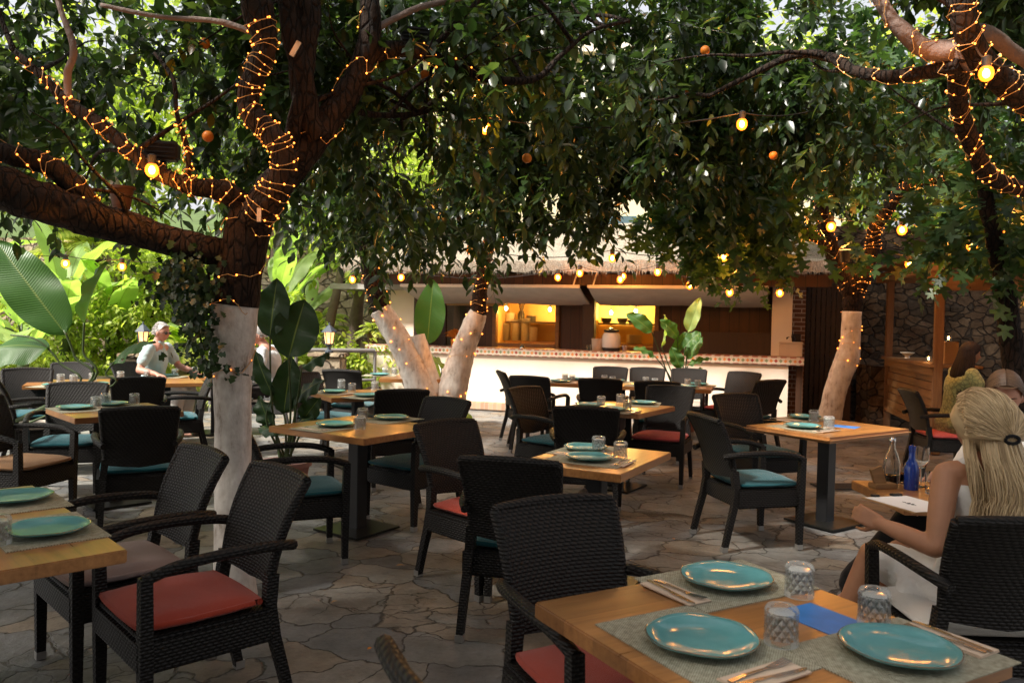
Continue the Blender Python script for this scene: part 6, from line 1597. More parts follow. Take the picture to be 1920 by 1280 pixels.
# bare leaning trunks and back trees
def back_tree(x, y, h, cr, n, label, seed, lean=(0, 0), L=(.13, .24), mat='garden_leaf', bark='bark_pale', rad=.16, gap=.42):
    o = empty('garden_tree', (0, 0, 0)); tag(o, label, 'tree', 'trees behind the courtyard')
    r_ = random.Random(seed); pts = [(x, y, 0, rad), (x + lean[0] * .4, y + lean[1] * .4, h * .4, rad * .85), (x + lean[0], y + lean[1], h * .8, rad * .6), (x + lean[0] * 1.1, y, h, rad * .3)]
    limb('bt%d' % seed, o, pts, bark, 'trunk', world=True); side_branches(o, ['bt%d' % seed], 6, cr * .8, seed, .5, .05)
    if n: crown(o, 'crown', mat, [((x + lean[0], y + lean[1], h + cr * .25), (cr * 1.2, cr, cr * .85), n)], L=L, gap=gap, leaves=11, twig_len=.7, droop=.3)
    return o
for i, a in enumerate(((-9.5, 17.5, 5.6, 2.8, 560, 'bright tree rising above the left garden'), (-5.5, 18.5, 5.8, 2.7, 520, 'bright tree behind the garden above the big white trunk'), (-2.2, 18.8, 5.2, 2.3, 300, 'bright tree behind the left end of the kitchen roof'),
                       (.6, 19.5, 6.0, 1.9, 130, 'bright tree behind the middle of the kitchen roof'), (5.2, 19.0, 6.0, 2.4, 260, 'bright tree behind the right end of the kitchen roof'), (8.8, 17.0, 5.4, 2.8, 620, 'tree behind the dark stone wall at right'), (-13.5, 15.5, 5.2, 2.8, 560, 'tree at the far left edge of the garden'), (-7.4, 14.8, 4.6, 1.7, 330, 'slim tree among the banana plants at left'))):
    back_tree(*a, 200 + i)
back_tree(D(600, 640, 15.5).x, 15.5, 3.4, 1.3, 150, 'slanting pale trunk before the rubble wall by the lantern', 220, (.45, 0), rad=.11)
back_tree(D(658, 640, 16.5).x, 16.5, 3.6, 1.3, 150, 'second pale trunk before the rubble wall right of the lantern', 221, (.25, 0), rad=.15)
# dark trunk in front of the bamboo at the right edge
o = empty('garden_tree', (0, 0, 0)); tag(o, 'dark leaning trunk in front of the bamboo fence at the right edge', 'tree', 'trees behind the courtyard')
limb('RX', o, [(1935, 900, 7.0, 60), (1912, 760, 7.0, 56), (1896, 640, 7.0, 54), (1880, 520, 7.0, 46), (1850, 380, 6.9, 36), (1830, 250, 6.8, 26)], 'bark_red', 'trunk')
crown(o, 'crown', 'fig_leaf', [((4.35, 6.9, 2.5), (.95, .6, .4), 70), ((4.9, 7.2, 3.2), (1., .7, .6), 50)], tpl=T_FIG, leaves=7, L=(.11, .19), gap=.3, twig_len=.45)
# ================================================================ people
def cone_caps(m, a, b, r0, r1, n=14, k=6, bulge=0.0):
    a, b = Vector(a), Vector(b); pts, rs = [], []
    d = (b - a).normalized()
    pts.append(a - d * r0 * .9); rs.append(r0 * .3); pts.append(a - d * r0 * .55); rs.append(r0 * .8)
    for i in range(k + 1):
        t = i / k; pts.append(a.lerp(b, t)); rs.append(r0 + (r1 - r0) * t + bulge * math.sin(math.pi * t))
    pts.append(b + d * r1 * .55); rs.append(r1 * .8); pts.append(b + d * r1 * .9); rs.append(r1 * .3)
    m.tube(pts, rs, n)
def remeshed(mb, voxel, smooth=4, name='body'):
    me = mb.mesh(name); o = bpy.data.objects.new(name + '_tmp', me); COL.objects.link(o)
    md = o.modifiers.new('r', 'REMESH'); md.mode = 'VOXEL'; md.voxel_size = voxel; md.use_smooth_shade = True
    if smooth:
        s_ = o.modifiers.new('s', 'SMOOTH'); s_.factor = .5; s_.iterations = smooth
    dg = bpy.context.evaluated_depsgraph_get(); dg.update()
    out = bpy.data.meshes.new_from_object(o.evaluated_get(dg)); out.name = name
    bpy.data.objects.remove(o); bpy.data.meshes.remove(me)
    return out
def frame(fwd, up=(0, 0, 1)):
    f = Vector(fwd).normalized(); u = Vector(up); r = f.cross(u).normalized(); u = r.cross(f).normalized()
    return Matrix(((r.x, f.x, u.x), (r.y, f.y, u.y), (r.z, f.z, u.z)))      # local x right, y forward, z up
def head_verts(m, c, M, s=1.0):
    """skull, jaw, nose, lips, ears; c = centre of the head, eyes on local z = 0"""
    c = Vector(c); nu, nv = 40, 30; vs, fs = [], []
    def G(x, z, x0, z0, sx, sz): return math.exp(-((x - x0) / sx) ** 2 - ((z - z0) / sz) ** 2)
    for j in range(nv + 1):
        t = math.pi * j / nv - math.pi / 2
        for i in range(nu):
            a = 2 * math.pi * i / nu
            x, y, z = math.cos(t) * math.sin(a), math.cos(t) * math.cos(a), math.sin(t)
            X, Yy, Z = x * .077, y * .097, z * .118
            lo = max(0, -z); X *= 1 - .38 * lo ** 1.4
            if y > 0: Yy = Yy * (1 - .06 * (1 - abs(x))) + .012 * lo * y
            else: Yy *= 1.0 - .25 * lo
            if z < -.1 and y < .2: Yy += .03 * lo * (0.2 - y)
            if y > .1:
                xx = X / .077
                Yy += y * (.026 * G(xx, Z, 0, -.03, .13, .016) + .016 * G(xx, Z, 0, -.012, .1, .022) + .006 * G(xx, Z, 0, .022, .6, .012) - .011 * G(xx, Z, .4, .0, .2, .013) - .011 * G(xx, Z, -.4, .0, .2, .013)
                          + .008 * G(xx, Z, 0, -.062, .3, .008) + .007 * G(xx, Z, 0, -.073, .26, .007) - .004 * G(xx, Z, 0, -.0675, .3, .003) + .010 * G(xx, Z, 0, -.1, .32, .014) + .005 * G(xx, Z, .55, -.03, .22, .02) + .005 * G(xx, Z, -.55, -.03, .22, .02))
            vs.append(c + M @ (Vector((X, Yy, Z + .008)) * s))
    for j in range(nv):
        for i in range(nu):
            a, b = j * nu + i, j * nu + (i + 1) % nu; fs.append((a, b, b + nu, a + nu))
    m.add(vs, fs)
    for sg in (-1, 1):
        E = M @ Matrix.Rotation(sg * -.35, 3, 'Z')
        m.ball(c + M @ (Vector((sg * .077, -.01, -.012)) * s), (.012 * s, .02 * s, .032 * s), 12, 10, 0, E)
def hand(m, wrist, d, palm_n, s=1.0, curl=.5, spread=.05, left=True, pinch=False):
    """palm and five bent fingers; d = direction of the hand, palm_n = way the palm looks"""
    w_ = Vector(wrist); d = Vector(d).normalized(); n = Vector(palm_n); n = (n - d * n.dot(d)).normalized(); sd = d.cross(n) * (1 if left else -1)   # sd: towards the thumb
    for k in range(4):
        o = (k - 1.5) * .019 * s; a = w_ + sd * o * .7; b = w_ + d * (.082 - .006 * abs(k - 1)) * s + sd * o
        cone_caps(m, a, b, .0145 * s, .0115 * s, 10, 4)
    m.ball(w_ + d * .03 * s + n * .006 * s + sd * .02 * s, (.02 * s, .02 * s, .018 * s), 10, 8)
    Ls = (.078, .086, .08, .062)
    for k in range(4):
        kk = 3 - k; o = (k - 1.5) * .0195 * s; p = w_ + d * (.084 - .006 * abs(k - 1)) * s + sd * o; dd = d.copy(); L = Ls[kk] * s if False else (.062, .08, .086, .078)[k] * s
        cu = curl * (1.15 - .12 * k) if not (pinch and k == 3) else curl * .9
        dd = (dd + sd * (k - 1.5) * spread).normalized()
        for t, (fl, rr) in enumerate(((.45, .0095), (.32, .0085), (.25, .0075))):
            ang = cu * (.55, .85, .6)[t]; ax = dd.cross(n); 
            dd = (dd * math.cos(ang) + (n - dd * n.dot(dd)).normalized() * math.sin(ang)).normalized()
            q = p + dd * L * fl; cone_caps(m, p, q, rr * s, rr * .9 * s, 9, 3); p = q
    p = w_ + d * .02 * s + sd * .03 * s + n * .006 * s; dd = (d * .75 + sd * .6 + n * .35).normalized()
    for t, (L, rr) in enumerate(((.04, .0125), (.034, .0105), (.028, .009))):
        q = p + dd * L * s; cone_caps(m, p, q, rr * s, rr * .88 * s, 9, 3); p = q
        dd = (dd + d * .25 - sd * .22 + n * .18).normalized()
def torso(m, hip, chest, neck, right, wh, wc, dep, infl=0.0):
    """stacked ellipses from hips to the base of the neck"""
    hip, chest, neck, right = Vector(hip), Vector(chest), Vector(neck), Vector(right).normalized()
    pts = [(hip + (hip - chest) * .28, .78 * wh, .9 * dep), (hip, wh, dep * 1.05), (hip.lerp(chest, .45), wh * .82, dep * .88), (hip.lerp(chest, .8), wc * .93, dep * .98), (chest, wc, dep), (chest.lerp(neck, .45), wc * .98, dep * .82), (chest.lerp(neck, .8), wc * .62, dep * .6), (neck, .056, .056)]
    n = 24; vs = []
    a = [(*p, w_, d_) for p, w_, d_ in pts]; a = smooth_path(a, 4)
    for i, q in enumerate(a):
        c = Vector(q[:3]); t = Vector(a[min(i + 1, len(a) - 1)][:3]) - Vector(a[max(i - 1, 0)][:3]); t.normalize()
        f = t.cross(right).normalized()
        for j in range(n):
            an = 2 * math.pi * j / n; ca, sa = math.cos(an), math.sin(an); e = .82
            vs.append(c + right * ((q[3] + infl) * math.copysign(abs(ca) ** e, ca)) + f * ((q[4] + infl) * math.copysign(abs(sa) ** e, sa)))
    k = len(a); fs = [(i * n + j, i * n + (j + 1) % n, (i + 1) * n + (j + 1) % n, (i + 1) * n + j) for i in range(k - 1) for j in range(n)]
    fs += [tuple(range(n - 1, -1, -1)), tuple(range((k - 1) * n, k * n))]
    m.add(vs, fs)
def foot(m, ankle, d, s=1.0, infl=0.0):
    a, d = Vector(ankle), Vector(d).normalized()
    cone_caps(m, a + Vector((0, 0, -.045)) - d * .03, a + d * .15 + Vector((0, 0, -.062)), .033 + infl, .026 + infl, 12, 5)
    cone_caps(m, a, a + d * .1 + Vector((0, 0, -.045)), .036 + infl, .026 + infl, 12, 4)
    cone_caps(m, a + d * .12 + Vector((0, 0, -.063)), a + d * .2 + Vector((0, 0, -.07)), .026 + infl, .017 + infl, 10, 3)
def strands(name, parent, mat, roots, ctrl, n_pts=8, rad=.0028, seed=0, jitter=.01):
    """ribbon-like hair locks: roots -> list of control polylines"""
    r_ = random.Random(seed); V, Fc, rn = [], [], []
    for path in ctrl:
        a = smooth_path([tuple(p) for p in path], 5); N = len(a); val = .18 + .64 * r_.random(); base = len(V); pts = [Vector(q) for q in a]
        for i, p in enumerate(pts):
            t = (pts[min(i + 1, N - 1)] - pts[max(i - 1, 0)]).normalized(); s_ = t.cross(Vector((0, -1, .3))).normalized(); u_ = s_.cross(t); rr = rad * (1 - .75 * (i / (N - 1)) ** 3)
            for k in range(4):
                an = k * math.pi / 2; V.append((p + s_ * (math.cos(an) * rr * 1.5) + u_ * (math.sin(an) * rr))[:]); rn.append(val)
        for i in range(N - 1):
            for k in range(4):
                x0, x1 = base + i * 4 + k, base + i * 4 + (k + 1) % 4; Fc += [(x0, x1, x1 + 4), (x0, x1 + 4, x0 + 4)]
    me = mesh_from(name, np.array(V), np.array(Fc), np.array(rn)); return link_mesh(name, me, [MT[mat]], parent)
def cap_hair(c, M, s=1.0, infl=.010, front=.045, low=-.06, ear=-.03):
    """shell of hair over the skull; returns a mesh builder"""
    m = MB(); c = Vector(c); nu, nv = 36, 22
    def fn(u, v):
        a = 2 * math.pi * u; t = -1.1 + (math.pi / 2 + 1.1) * v
        x, y, z = math.cos(t) * math.sin(a), math.cos(t) * math.cos(a), math.sin(t)
        X, Yy, Z = x * (.077 + infl), y * (.097 + infl), z * (.118 + infl)
        lim = low + (front - low) * max(0, min(1, (y + .25) / 1.0)) ** .8
        if Z < lim: Z = lim + (Z - lim) * .03; k = .96; X *= k; Yy *= k
        return c + M @ (Vector((X, Yy, Z + .008)) * s)
    m.grid(fn, nu, nv)
    return m
def rnd_const(me, v=.5):
    a = me.attributes.new('rnd', 'FLOAT', 'POINT'); a.data.foreach_set('value', (rng.random(len(me.vertices)) * .3 + v - .15).astype(np.float32))

def person(label, spec, voxel=.009):
    o = empty('person', (0, 0, 0)); tag(o, label, 'person')
    S = spec; m = MB(); g = {k: Vector(v) for k, v in S['j'].items()}
    rt = Vector(S['right'])
    torso(m, g['hip'], g['chest'], g['neck'], rt, S.get('wh', .165), S.get('wc', .165), S.get('dep', .105))
    Mh = frame(S['look'], S.get('hup', (0, 0, 1))); hc = g['head']
    cone_caps(m, g['neck'] + (g['neck'] - hc) * .25, hc + Mh @ Vector((0, -.02, -.06)), .054 * S.get('nk', 1), .05 * S.get('nk', 1), 14)
    head_verts(m, hc, Mh, S.get('hs', 1.0))
    for sd_ in ('L', 'R'):
        if 'sh' + sd_ not in g: continue
        a, b, c = g['sh' + sd_], g['el' + sd_], g['wr' + sd_]; k = S.get('arm', 1.0)
        cone_caps(m, a, b, .05 * k, .037 * k, 14, 6, .004 * k); cone_caps(m, b, c, .038 * k, .024 * k, 14, 6, .006 * k)
        cone_caps(m, g['neck'].lerp(g['chest'], .35), a, .06, .05 * k)
        hd = S.get('hd' + sd_, ((c - b).normalized(), (0, 0, -1), .5)); hand(m, c, hd[0], hd[1], S.get('hsz', .95), hd[2], left=(sd_ == 'L'))
    for sd_ in ('L', 'R'):
        if 'kn' + sd_ not in g: continue
        h = g['hip'] + rt * (.09 if sd_ == 'R' else -.09); kn, an = g['kn' + sd_], g['an' + sd_]
        cone_caps(m, h, kn, .085, .056, 16, 6); cone_caps(m, kn, an, .054, .036, 14, 6, .008); foot(m, an, S.get('ft' + sd_, (0, 1, 0)))
    me = remeshed(m, voxel, 3, 'body'); link_mesh('body', me, [MT[S['skin']]], o)
    return o, g, Mh, hc
def garment(o, name, mat, mb, voxel=.011, smooth=5, folds=.006, fs=14, parent=None):
    me = remeshed(mb, voxel, smooth, name)
    if folds:
        for v in me.vertices:
            n = mnoise.noise(v.co * fs + Vector((0, 0, 3))) + .5 * mnoise.noise(v.co * fs * 2.3); v.co = v.co + v.normal * (folds * n)
    return link_mesh(name, me, [MT[mat]], o)

# ---- blonde woman in a white sleeveless dress, seen from behind
bw, g, Mh, hc = person('woman with long half-tied blonde hair in a white sleeveless dress, seen from behind', dict(
    j=dict(hip=(1.80, 3.12, .53), chest=(1.785, 3.06, .93), neck=(1.76, 3.03, 1.10), head=(1.745, 3.045, 1.205), shL=(1.615, 3.04, 1.03), elL=(1.525, 2.93, .775), wrL=(1.405, 3.13, .815), shR=(1.945, 3.06, 1.03), elR=(2.02, 3.15, .78), wrR=(1.80, 3.36, .83),
           knL=(1.56, 3.52, .58), anL=(1.43, 3.60, .12), knR=(1.72, 3.60, .57), anR=(1.66, 3.72, .10)),
    right=(1, .1, 0), look=(-.2, 1, -.12), skin='skin_tan', wh=.175, wc=.15, dep=.1, arm=.98, hdL=((-.55, .8, .25), (.75, .5, -.25), .62), hdR=((-.8, .5, 0), (0, .3, -1), .6), ftL=(-.5, .8, 0), ftR=(-.3, .9, 0)), .0065)
m = MB(); torso(m, (1.80, 3.12, .53), (1.785, 3.06, .93), (1.765, 3.035, 1.055), (1, .1, 0), .178, .152, .103, .012)
cone_caps(m, (1.71, 3.12, .53), (1.60, 3.42, .57), .11, .092); cone_caps(m, (1.88, 3.14, .53), (1.76, 3.45, .56), .11, .092)
cone_caps(m, (1.74, 3.05, .5), (1.60, 3.18, .36), .10, .10); cone_caps(m, (1.60, 3.22, .5), (1.56, 3.25, .33), .075, .07)
cone_caps(m, (1.645, 3.045, 1.02), (1.72, 3.035, 1.075), .05, .042); cone_caps(m, (1.92, 3.06, 1.02), (1.83, 3.045, 1.07), .05, .042)
garment(bw, 'dress', 'cloth_white', m, .011, 5, .005, 13)
# hair: shell, gathered crown, and falling locks
hm = cap_hair(hc, Mh, 1.0, .022, .055, -.09); me = hm.mesh('hair', 180); rnd_const(me, .35); link_mesh('hair', me, [MT['hair_blonde']], bw)
def hp(x, y, z): return hc + Mh @ Vector((x, y, z))
tie = hp(0.005, -.135, -.035); ctrl = []; r_ = random.Random(3)
for k in range(900):                                                 # drawn back over the crown to the tie
    th = r_.uniform(-1.9, 1.9); ph = r_.uniform(.0, 1.0)
    sx, sz = math.sin(th), math.cos(th)
    fr0 = Vector((sx * .088, .075 - .13 * abs(th) / 1.9 + .02 * ph, .03 + .105 * sz))
    md = Vector((sx * .108, -.05 - .02 * ph, .012 + .128 * sz)); m3 = Vector((sx * .092, -.118, -.006 + .088 * sz))
    j = lambda q: hp(q.x + r_.gauss(0, .003), q.y + r_.gauss(0, .003), q.z + r_.gauss(0, .003))
    ctrl.append([j(fr0), j((fr0 + md) / 2 + Vector((0, 0, .018 * abs(sz)))), j(md), j(m3), tie + Vector((r_.gauss(0, .008), r_.gauss(0, .004), r_.gauss(0, .008)))])
strands('hair', bw, 'hair_blonde', None, ctrl, rad=.002, seed=4)
ctrl = []
for k in range(2300):                                                 # loose lengths down the back and sides
    u = r_.uniform(-1, 1); dd = r_.random()
    a0 = Vector((u * .088, -.085 - .045 * (1 - u * u) + .03 * dd, -.02 - .03 * r_.random()))
    if abs(u) > .8: a0.y += .05
    L = .46 + .1 * r_.random() - .06 * abs(u); sp = 1.55 + .25 * r_.random()
    wv = r_.gauss(0, .016); ph = r_.uniform(0, 6)
    pts = [hp(*a0), hp(a0.x * 1.18, a0.y - .022, a0.z - .08)]
    for t in (.35, .55, .75, 1.0):
        x_ = a0.x * (1.18 + (sp - 1.18) * t) + wv * math.sin(ph + t * 7) + .014 * math.sin(t * 8 + a0.x * 16) + .062 * t; y_ = a0.y - .035 + .02 * t + .012 * math.sin(ph + t * 9) - .012 * dd
        pts.append(hp(x_, y_ , a0.z - .04 - L * t * .9))
    ctrl.append(pts)
strands('hair', bw, 'hair_blonde', None, ctrl, rad=.0017, seed=5)
m = MB(); m.tube([tie + Vector((.026 * math.cos(a), -.006, .014 * math.sin(a))) for a in np.linspace(0, 6.28, 14)], .007, 8); m.build('hair_tie', MT['cloth_black'], bw, 180)
bw.location = (.06, 0, -.045)
# clipboard with the menu
A, B_, C_, Dd = P(1596, 926, .79), P(1680, 911, .79), P(1752, 937, .80), P(1746, 970, .80)
cb = empty('menu_board', P(1690, 940, .79)); tag(cb, 'wooden clipboard with a white menu sheet held by the blonde woman', 'clipboard')
ex = (Dd - A).normalized(); ey = Vector((0, 0, 1)).cross(ex).normalized(); ez = ex.cross(ey); Mb = Matrix((ex, ey, ez)).transposed()
mid = (A + Dd) / 2 + ey * .105
cb.location = mid; cb.rotation_euler = Mb.to_euler()
m = MB(); m.box((0, 0, 0), (.32, .23, .006), bev=.002); m.build('board', MT['kraft'], cb)
m = MB(); m.box((.008, 0, .0042), (.3, .215, .0012)); m.build('sheet', MT['paper'], cb)
m = MB(); m.box((-.15, .06, .009), (.03, .05, .01), bev=.003); m.box((-.15, -.05, .009), (.03, .03, .01), bev=.003); m.build('clip', MT['lamp_black'], cb)
m = MB(); xs_ = np.linspace(-.03, .05, 40); m.tube([(x, .008 * math.sin(x * 330) * (1 + .8 * math.sin(x * 90)) - .01, .0056) for x in xs_], .0011, 4); m.build('lettering', MT['ink'], cb)
# ---- woman opposite in black wide trousers
wb, g, Mh, hc = person('woman with parted tied-back hair and black wide trousers, looking down, at right edge', dict(
    j=dict(hip=(2.62, 3.98, .53), chest=(2.55, 4.0, .93), neck=(2.50, 4.0, 1.10), head=(2.455, 3.96, 1.215), shL=(2.47, 3.84, 1.03), elL=(2.40, 3.70, .80), wrL=(2.22, 3.72, .79), shR=(2.52, 4.18, 1.03), elR=(2.42, 4.25, .80), wrR=(2.24, 4.1, .8), knL=(2.02, 3.95, .60), anL=(1.735, 4.02, .17), knR=(2.10, 4.12, .53), anR=(2.08, 4.1, .1)),
    right=(.15, 1, 0), look=(-.42, -.85, -.42), hup=(0, 0, 1), skin='skin_fair', ftL=(-.85, -.15, -.1), ftR=(-1, 0, 0)), .0075)
m = MB(); torso(m, (2.62, 3.98, .53), (2.55, 4.0, .93), (2.51, 4.0, 1.06), (.15, 1, 0), .165, .165, .105, .013)
for s_, e_ in ((g['shL'], g['elL']), (g['shR'], g['elR'])): cone_caps(m, s_, e_, .06, .055)
garment(wb, 'top', 'cloth_white', m, .012, 5)
m = MB(); cone_caps(m, (2.62, 3.9, .53), g['knL'], .1, .075); cone_caps(m, g['knL'], Vector(g['anL']) + Vector((.05, 0, .06)), .078, .098); cone_caps(m, (2.62, 4.08, .53), g['knR'], .1, .078); cone_caps(m, g['knR'], Vector(g['anR']) + Vector((0, 0, .05)), .08, .1); m.ball((2.6, 3.98, .52), (.17, .19, .13))
garment(wb, 'trousers', 'cloth_black', m, .012, 4, .008, 9)
for nm in ('anL', 'anR'):
    m = MB(); foot(m, Vector(g[nm]) + Vector((0, 0, -.006)), (-.85, -.15, -.1) if nm == 'anL' else (-1, 0, 0), infl=.004); sm = m.mesh('shoe')
    zz = g[nm].z - .035
    m2 = MB(); a_k, d_k = Vector(g[nm]), Vector((-.9, -.15, -.1)).normalized()
    cone_caps(m2, a_k + Vector((0, 0, -.062)) - d_k * .045, a_k + d_k * .15 + Vector((0, 0, -.078)), .03, .03, 12); cone_caps(m2, a_k + d_k * .12 + Vector((0, 0, -.072)), a_k + d_k * .205 + Vector((0, 0, -.076)), .033, .02, 12)
    garment(wb, 'shoe', 'cloth_black', m2, .007, 2, 0)
hm = cap_hair(hc, Mh, 1.0, .004, .084, -.05); me = hm.mesh('hair', 180); rnd_const(me, .3); link_mesh('hair', me, [MT['hair_brown']], wb)
ctrl = []; r_ = random.Random(8)
for k in range(620):                                                 # combed sideways from a centre part, close to the skull
    sg = r_.choice((-1, 1)); y0 = r_.uniform(-.09, .078); pts = []
    for t in (0, .25, .5, .75, 1.0):
        ph = .03 + 1.5 * t; y = y0 - .035 * t * t; k_ = math.sqrt(max(.05, 1 - (y / .112) ** 2)); rr = 1 + r_.gauss(0, .004)
        pts.append(hc + Mh @ Vector((sg * math.sin(ph) * .0875 * k_ * rr, y, .008 + math.cos(ph) * .1275 * k_ * rr)))
    ctrl.append(pts)
strands('hair', wb, 'hair_brown', None, ctrl, rad=.002, seed=9)
for sg in (-1, 1):
    m = MB(); m.tube([hc + Mh @ Vector((sg * x, .094 - .25 * (x - .012) ** 2 * 12, .031 + .006 * math.sin((x - .012) * 60))) for x in (.014, .024, .036, .047)], [.0022, .003, .0026, .0012], 6); m.build('eyebrow', MT['hair_dark'], wb, 180)
    m = MB(); m.tube([hc + Mh @ Vector((sg * x, .0905 - .2 * (x - .03) ** 2 * 30 - .3 * max(0, x - .03), -.001 - .004 * math.sin((x - .016) * 100))) for x in (.016, .024, .032, .040, .046)], [.0012, .0018, .002, .0018, .001], 6); m.build('eyelashes', MT['hair_dark'], wb, 180)
# ---- dark-haired woman in a lime dress further back
wl, g, Mh, hc = person('dark long-haired woman in a lime patterned dress seated facing right', dict(
    j=dict(hip=(4.62, 8.3, .55), chest=(4.66, 8.26, .98), neck=(4.70, 8.25, 1.17), head=(4.74, 8.24, 1.285), shR=(4.68, 8.08, 1.09), elR=(4.78, 7.98, .82), wrR=(5.02, 8.02, .84), shL=(4.72, 8.43, 1.09), elL=(4.85, 8.5, .84), wrL=(5.05, 8.3, .84), knR=(5.05, 8.18, .57), anR=(5.0, 8.15, .1), knL=(5.08, 8.4, .57), anL=(5.05, 8.4, .1)),
    right=(0, -1, 0), look=(1, -.12, -.12), skin='skin_tan', ftL=(1, 0, 0), ftR=(1, 0, 0)), .011)
m = MB(); torso(m, (4.62, 8.3, .55), (4.66, 8.26, .98), (4.695, 8.25, 1.12), (0, -1, 0), .17, .17, .105, .015)
cone_caps(m, (4.68, 8.08, 1.09), (4.72, 8.03, .98), .07, .066); cone_caps(m, (4.7, 8.43, 1.09), (4.76, 8.46, .98), .07, .066)
for yy in (8.18, 8.4): cone_caps(m, (4.6, yy, .55), (5.03, yy, .57), .12, .1); cone_caps(m, (5.05, yy, .56), (5.02, yy, .3), .1, .12)
garment(wl, 'dress', 'cloth_lime', m, .012, 4, .007, 11)
hm = cap_hair(hc, Mh, 1.0, .014, .06, -.09); me = hm.mesh('hair', 180); rnd_const(me, .4); link_mesh('hair', me, [MT['hair_dark']], wl)
ctrl = []; r_ = random.Random(12)
for k in range(520):
    a_0 = r_.uniform(1.45, 4.85); zt = r_.uniform(-.02, .11); kz = math.sqrt(max(.05, 1 - (zt / .128) ** 2)); p0 = Vector((math.sin(a_0) * .09 * kz, math.cos(a_0) * .108 * kz, zt)); w_ = r_.gauss(0, .012)
    ctrl.append([hc + Mh @ p0, hc + Mh @ Vector((math.sin(a_0) * .105 + w_ * .3, math.cos(a_0) * .118, -.06)), hc + Mh @ Vector((math.sin(a_0) * .14 + w_, math.cos(a_0) * .12 - .02, -.22)), hc + Mh @ Vector((math.sin(a_0) * .165 - w_, math.cos(a_0) * .11 - .03, -.40 - .07 * r_.random()))])
strands('hair', wl, 'hair_dark', None, ctrl, rad=.004, seed=13)
# dark-haired companion facing her
wc_, g, Mh, hc = person('person with short dark hair in the shade beyond the woman in lime, facing left', dict(
    j=dict(hip=(5.75, 8.6, .55), chest=(5.7, 8.55, .98), neck=(5.62, 8.5, 1.19), head=(5.56, 8.48, 1.32), shL=(5.66, 8.34, 1.1), elL=(5.55, 8.25, .84), wrL=(5.35, 8.25, .82), shR=(5.7, 8.72, 1.1), elR=(5.6, 8.8, .84), wrR=(5.38, 8.7, .82), knL=(5.35, 8.42, .57), anL=(5.4, 8.4, .1), knR=(5.35, 8.7, .57), anR=(5.4, 8.7, .1)),
    right=(0, 1, 0), look=(-1, -.1, -.25), skin='skin_tan', ftL=(-1, 0, 0), ftR=(-1, 0, 0)), .012)
m = MB(); torso(m, (5.75, 8.6, .55), (5.7, 8.55, .98), (5.63, 8.5, 1.13), (0, 1, 0), .165, .175, .11, .014)
for yy in (8.42, 8.7): cone_caps(m, (5.75, yy, .55), (5.35, yy, .57), .1, .08); cone_caps(m, (5.35, yy, .57), (5.4, yy, .14), .08, .07)
garment(wc_, 'clothes', 'cloth_dark', m, .014, 4)
hm = cap_hair(hc, Mh, 1.0, .02, .05, -.05); me = hm.mesh('hair', 180); rnd_const(me, .3); link_mesh('hair', me, [MT['hair_dark']], wc_)
chair(5.8, 8.6, -1, -.1, 'teal', 'armchair of the dark-haired person beyond the woman in lime')
t = table('T14', 5.2, 8.35, 0, .62, .6, 'small dark table between the woman in lime and her companion')
# ---- white-haired man with sunglasses
mn, g, Mh, hc = person('white-haired man in a pale aqua polo shirt and sunglasses seated at the back left', dict(
    j=dict(hip=(-4.56, 10.1, .55), chest=(-4.52, 10.08, .98), neck=(-4.47, 10.06, 1.19), head=(-4.42, 10.05, 1.30), shR=(-4.5, 9.86, 1.10), elR=(-4.55, 9.72, .84), wrR=(-4.30, 9.66, .80), shL=(-4.46, 10.29, 1.10), elL=(-4.35, 10.4, .86), wrL=(-4.12, 10.3, .80), knR=(-4.15, 9.98, .58), anR=(-4.2, 9.95, .1), knL=(-4.12, 10.2, .58), anL=(-4.16, 10.2, .1)),
    right=(.1, -1, 0), look=(1, -.25, -.08), skin='skin_pink', wh=.18, wc=.19, dep=.13, arm=1.12, nk=1.15, ftL=(1, 0, 0), ftR=(1, 0, 0)), .011)
m = MB(); torso(m, (-4.56, 10.1, .55), (-4.52, 10.08, .98), (-4.475, 10.06, 1.14), (.1, -1, 0), .18, .19, .13, .016)
cone_caps(m, (-4.5, 9.87, 1.10), (-4.53, 9.77, .94), .078, .074); cone_caps(m, (-4.46, 10.28, 1.10), (-4.4, 10.36, .95), .078, .074); cone_caps(m, (-4.475, 10.06, 1.12), (-4.462, 10.06, 1.17), .075, .07)
garment(mn, 'shirt', 'cloth_aqua', m, .012, 4, .008, 11)
m = MB()
for a_1, b_1, c_1 in (((-4.56, 10.0, .55), (-4.15, 9.98, .58), (-4.2, 9.95, .3)), ((-4.56, 10.2, .55), (-4.12, 10.2, .58), (-4.16, 10.2, .3))): cone_caps(m, a_1, b_1, .105, .085); cone_caps(m, b_1, c_1, .085, .08)
garment(mn, 'trousers', 'cloth_white', m, .014, 4)
def short_hair(o, hc, Mh, mat, seed, infl=.012, n=420, front=.062, lo=-.05):
    hm = cap_hair(hc, Mh, 1.0, infl, front, lo); me = hm.mesh('hair', 180); rnd_const(me, .5); link_mesh('hair', me, [MT[mat]], o)
    r_ = random.Random(seed); ctrl = []
    for k in range(n):
        a_0 = r_.uniform(0, 6.28); t = r_.uniform(-.2, 1.5); v = Vector((math.cos(t) * math.sin(a_0) * .081, math.cos(t) * math.cos(a_0) * .101, math.sin(t) * .122 + .008))
        if v.y > 0 and v.z < front: continue
        d = Vector((0, -.03, -.015)) + Vector((r_.gauss(0, .012), r_.gauss(0, .012), r_.gauss(0, .008)))
        ctrl.append([hc + Mh @ v, hc + Mh @ (v * 1.03 + d * .5), hc + Mh @ (v + d)])
    strands('hair', o, mat, None, ctrl, rad=.0035, seed=seed)
short_hair(mn, hc, Mh, 'hair_white', 22, .004, 420, .092, -.05)
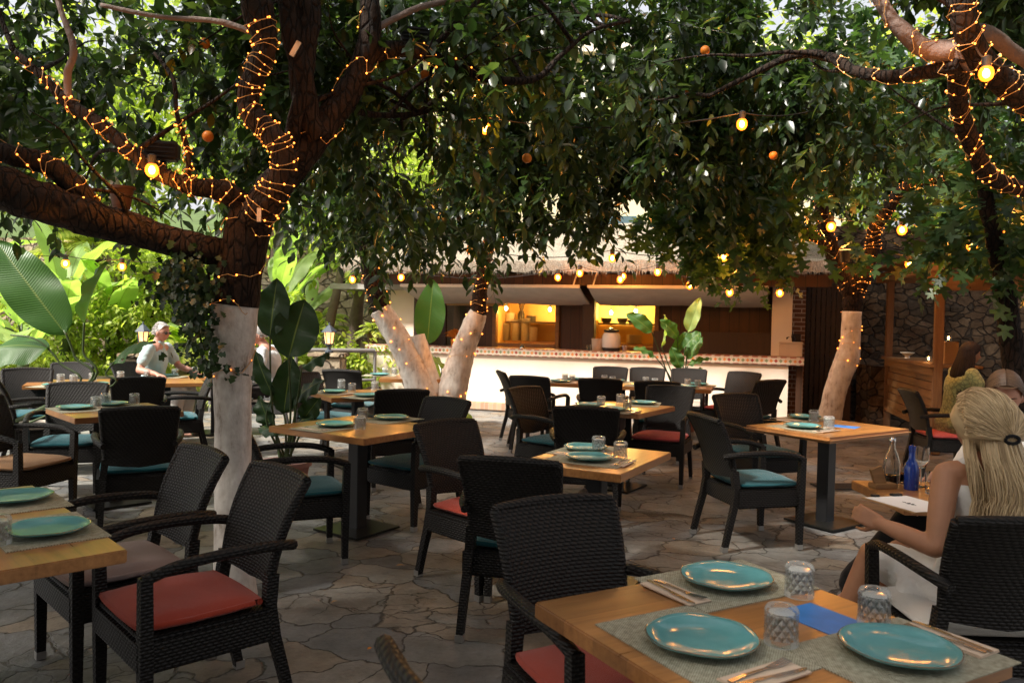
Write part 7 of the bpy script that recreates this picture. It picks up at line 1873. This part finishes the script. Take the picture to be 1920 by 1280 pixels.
def glasses(o, hc, Mh, mat, lens):
    m = MB()
    for sg in (-1, 1):
        if lens: m.ball(hc + Mh @ Vector((sg * .033, .092, 0)), (.028, .006, .021), 14, 8, 0, Mh)
        else: m.tube([hc + Mh @ Vector((sg * .033 + .026 * math.cos(a), .098 - .004 * abs(math.cos(a)), .019 * math.sin(a))) for a in np.linspace(0, 6.28, 16)], .002, 5)
        m.tube([hc + Mh @ Vector((sg * .06, .09, .006)), hc + Mh @ Vector((sg * .08, .03, .006)), hc + Mh @ Vector((sg * .083, -.03, -.002))], .003, 5)
    m.tube([hc + Mh @ Vector((-.008, .104, .004)), hc + Mh @ Vector((.008, .104, .004))], .003, 5)
    m.build('sunglasses' if lens else 'glasses', MT[mat], o, 180)
glasses(mn, hc, Mh, 'lamp_black', True)
m = MB(); m.box((-4.365, 9.97, 1.0), (.012, .03, .12), bev=.004); m.build('hanging_glasses', MT['lamp_black'], mn)
# ---- the man half hidden by the trunk
mh, g, Mh, hc = person('man with glasses and pale blue shirt half hidden by the big white trunk', dict(
    j=dict(hip=(-3.1, 10.3, .55), chest=(-3.14, 10.3, .98), neck=(-3.2, 10.28, 1.17), head=(-3.27, 10.27, 1.28), shL=(-3.16, 10.08, 1.09), elL=(-3.15, 9.95, .84), wrL=(-3.42, 9.98, .79), shR=(-3.16, 10.5, 1.09), elR=(-3.25, 10.6, .84), wrR=(-3.48, 10.5, .79), knL=(-3.52, 10.2, .58), anL=(-3.5, 10.2, .1), knR=(-3.52, 10.42, .58), anR=(-3.5, 10.4, .1)),
    right=(0, 1, 0), look=(-1, -.35, -.05), skin='skin_pink', wh=.175, wc=.18, dep=.12, arm=1.1, nk=1.1, ftL=(-1, 0, 0), ftR=(-1, 0, 0)), .012)
m = MB(); torso(m, (-3.1, 10.3, .55), (-3.14, 10.3, .98), (-3.19, 10.285, 1.12), (0, 1, 0), .175, .18, .12, .016)
cone_caps(m, (-3.16, 10.09, 1.09), (-3.15, 9.99, .93), .074, .07); cone_caps(m, (-3.16, 10.49, 1.09), (-3.23, 10.57, .94), .074, .07)
garment(mh, 'shirt', 'cloth_pale', m, .013, 4, .008, 11)
m = MB()
for yy in (10.2, 10.42): cone_caps(m, (-3.1, yy, .55), (-3.52, yy, .58), .1, .085); cone_caps(m, (-3.52, yy, .58), (-3.5, yy, .3), .085, .08)
garment(mh, 'trousers', 'cloth_dark', m, .014, 4)
short_hair(mh, hc, Mh, 'hair_white', 23, .008, 200, .075, -.03)
glasses(mh, hc, Mh, 'lamp_black', False)
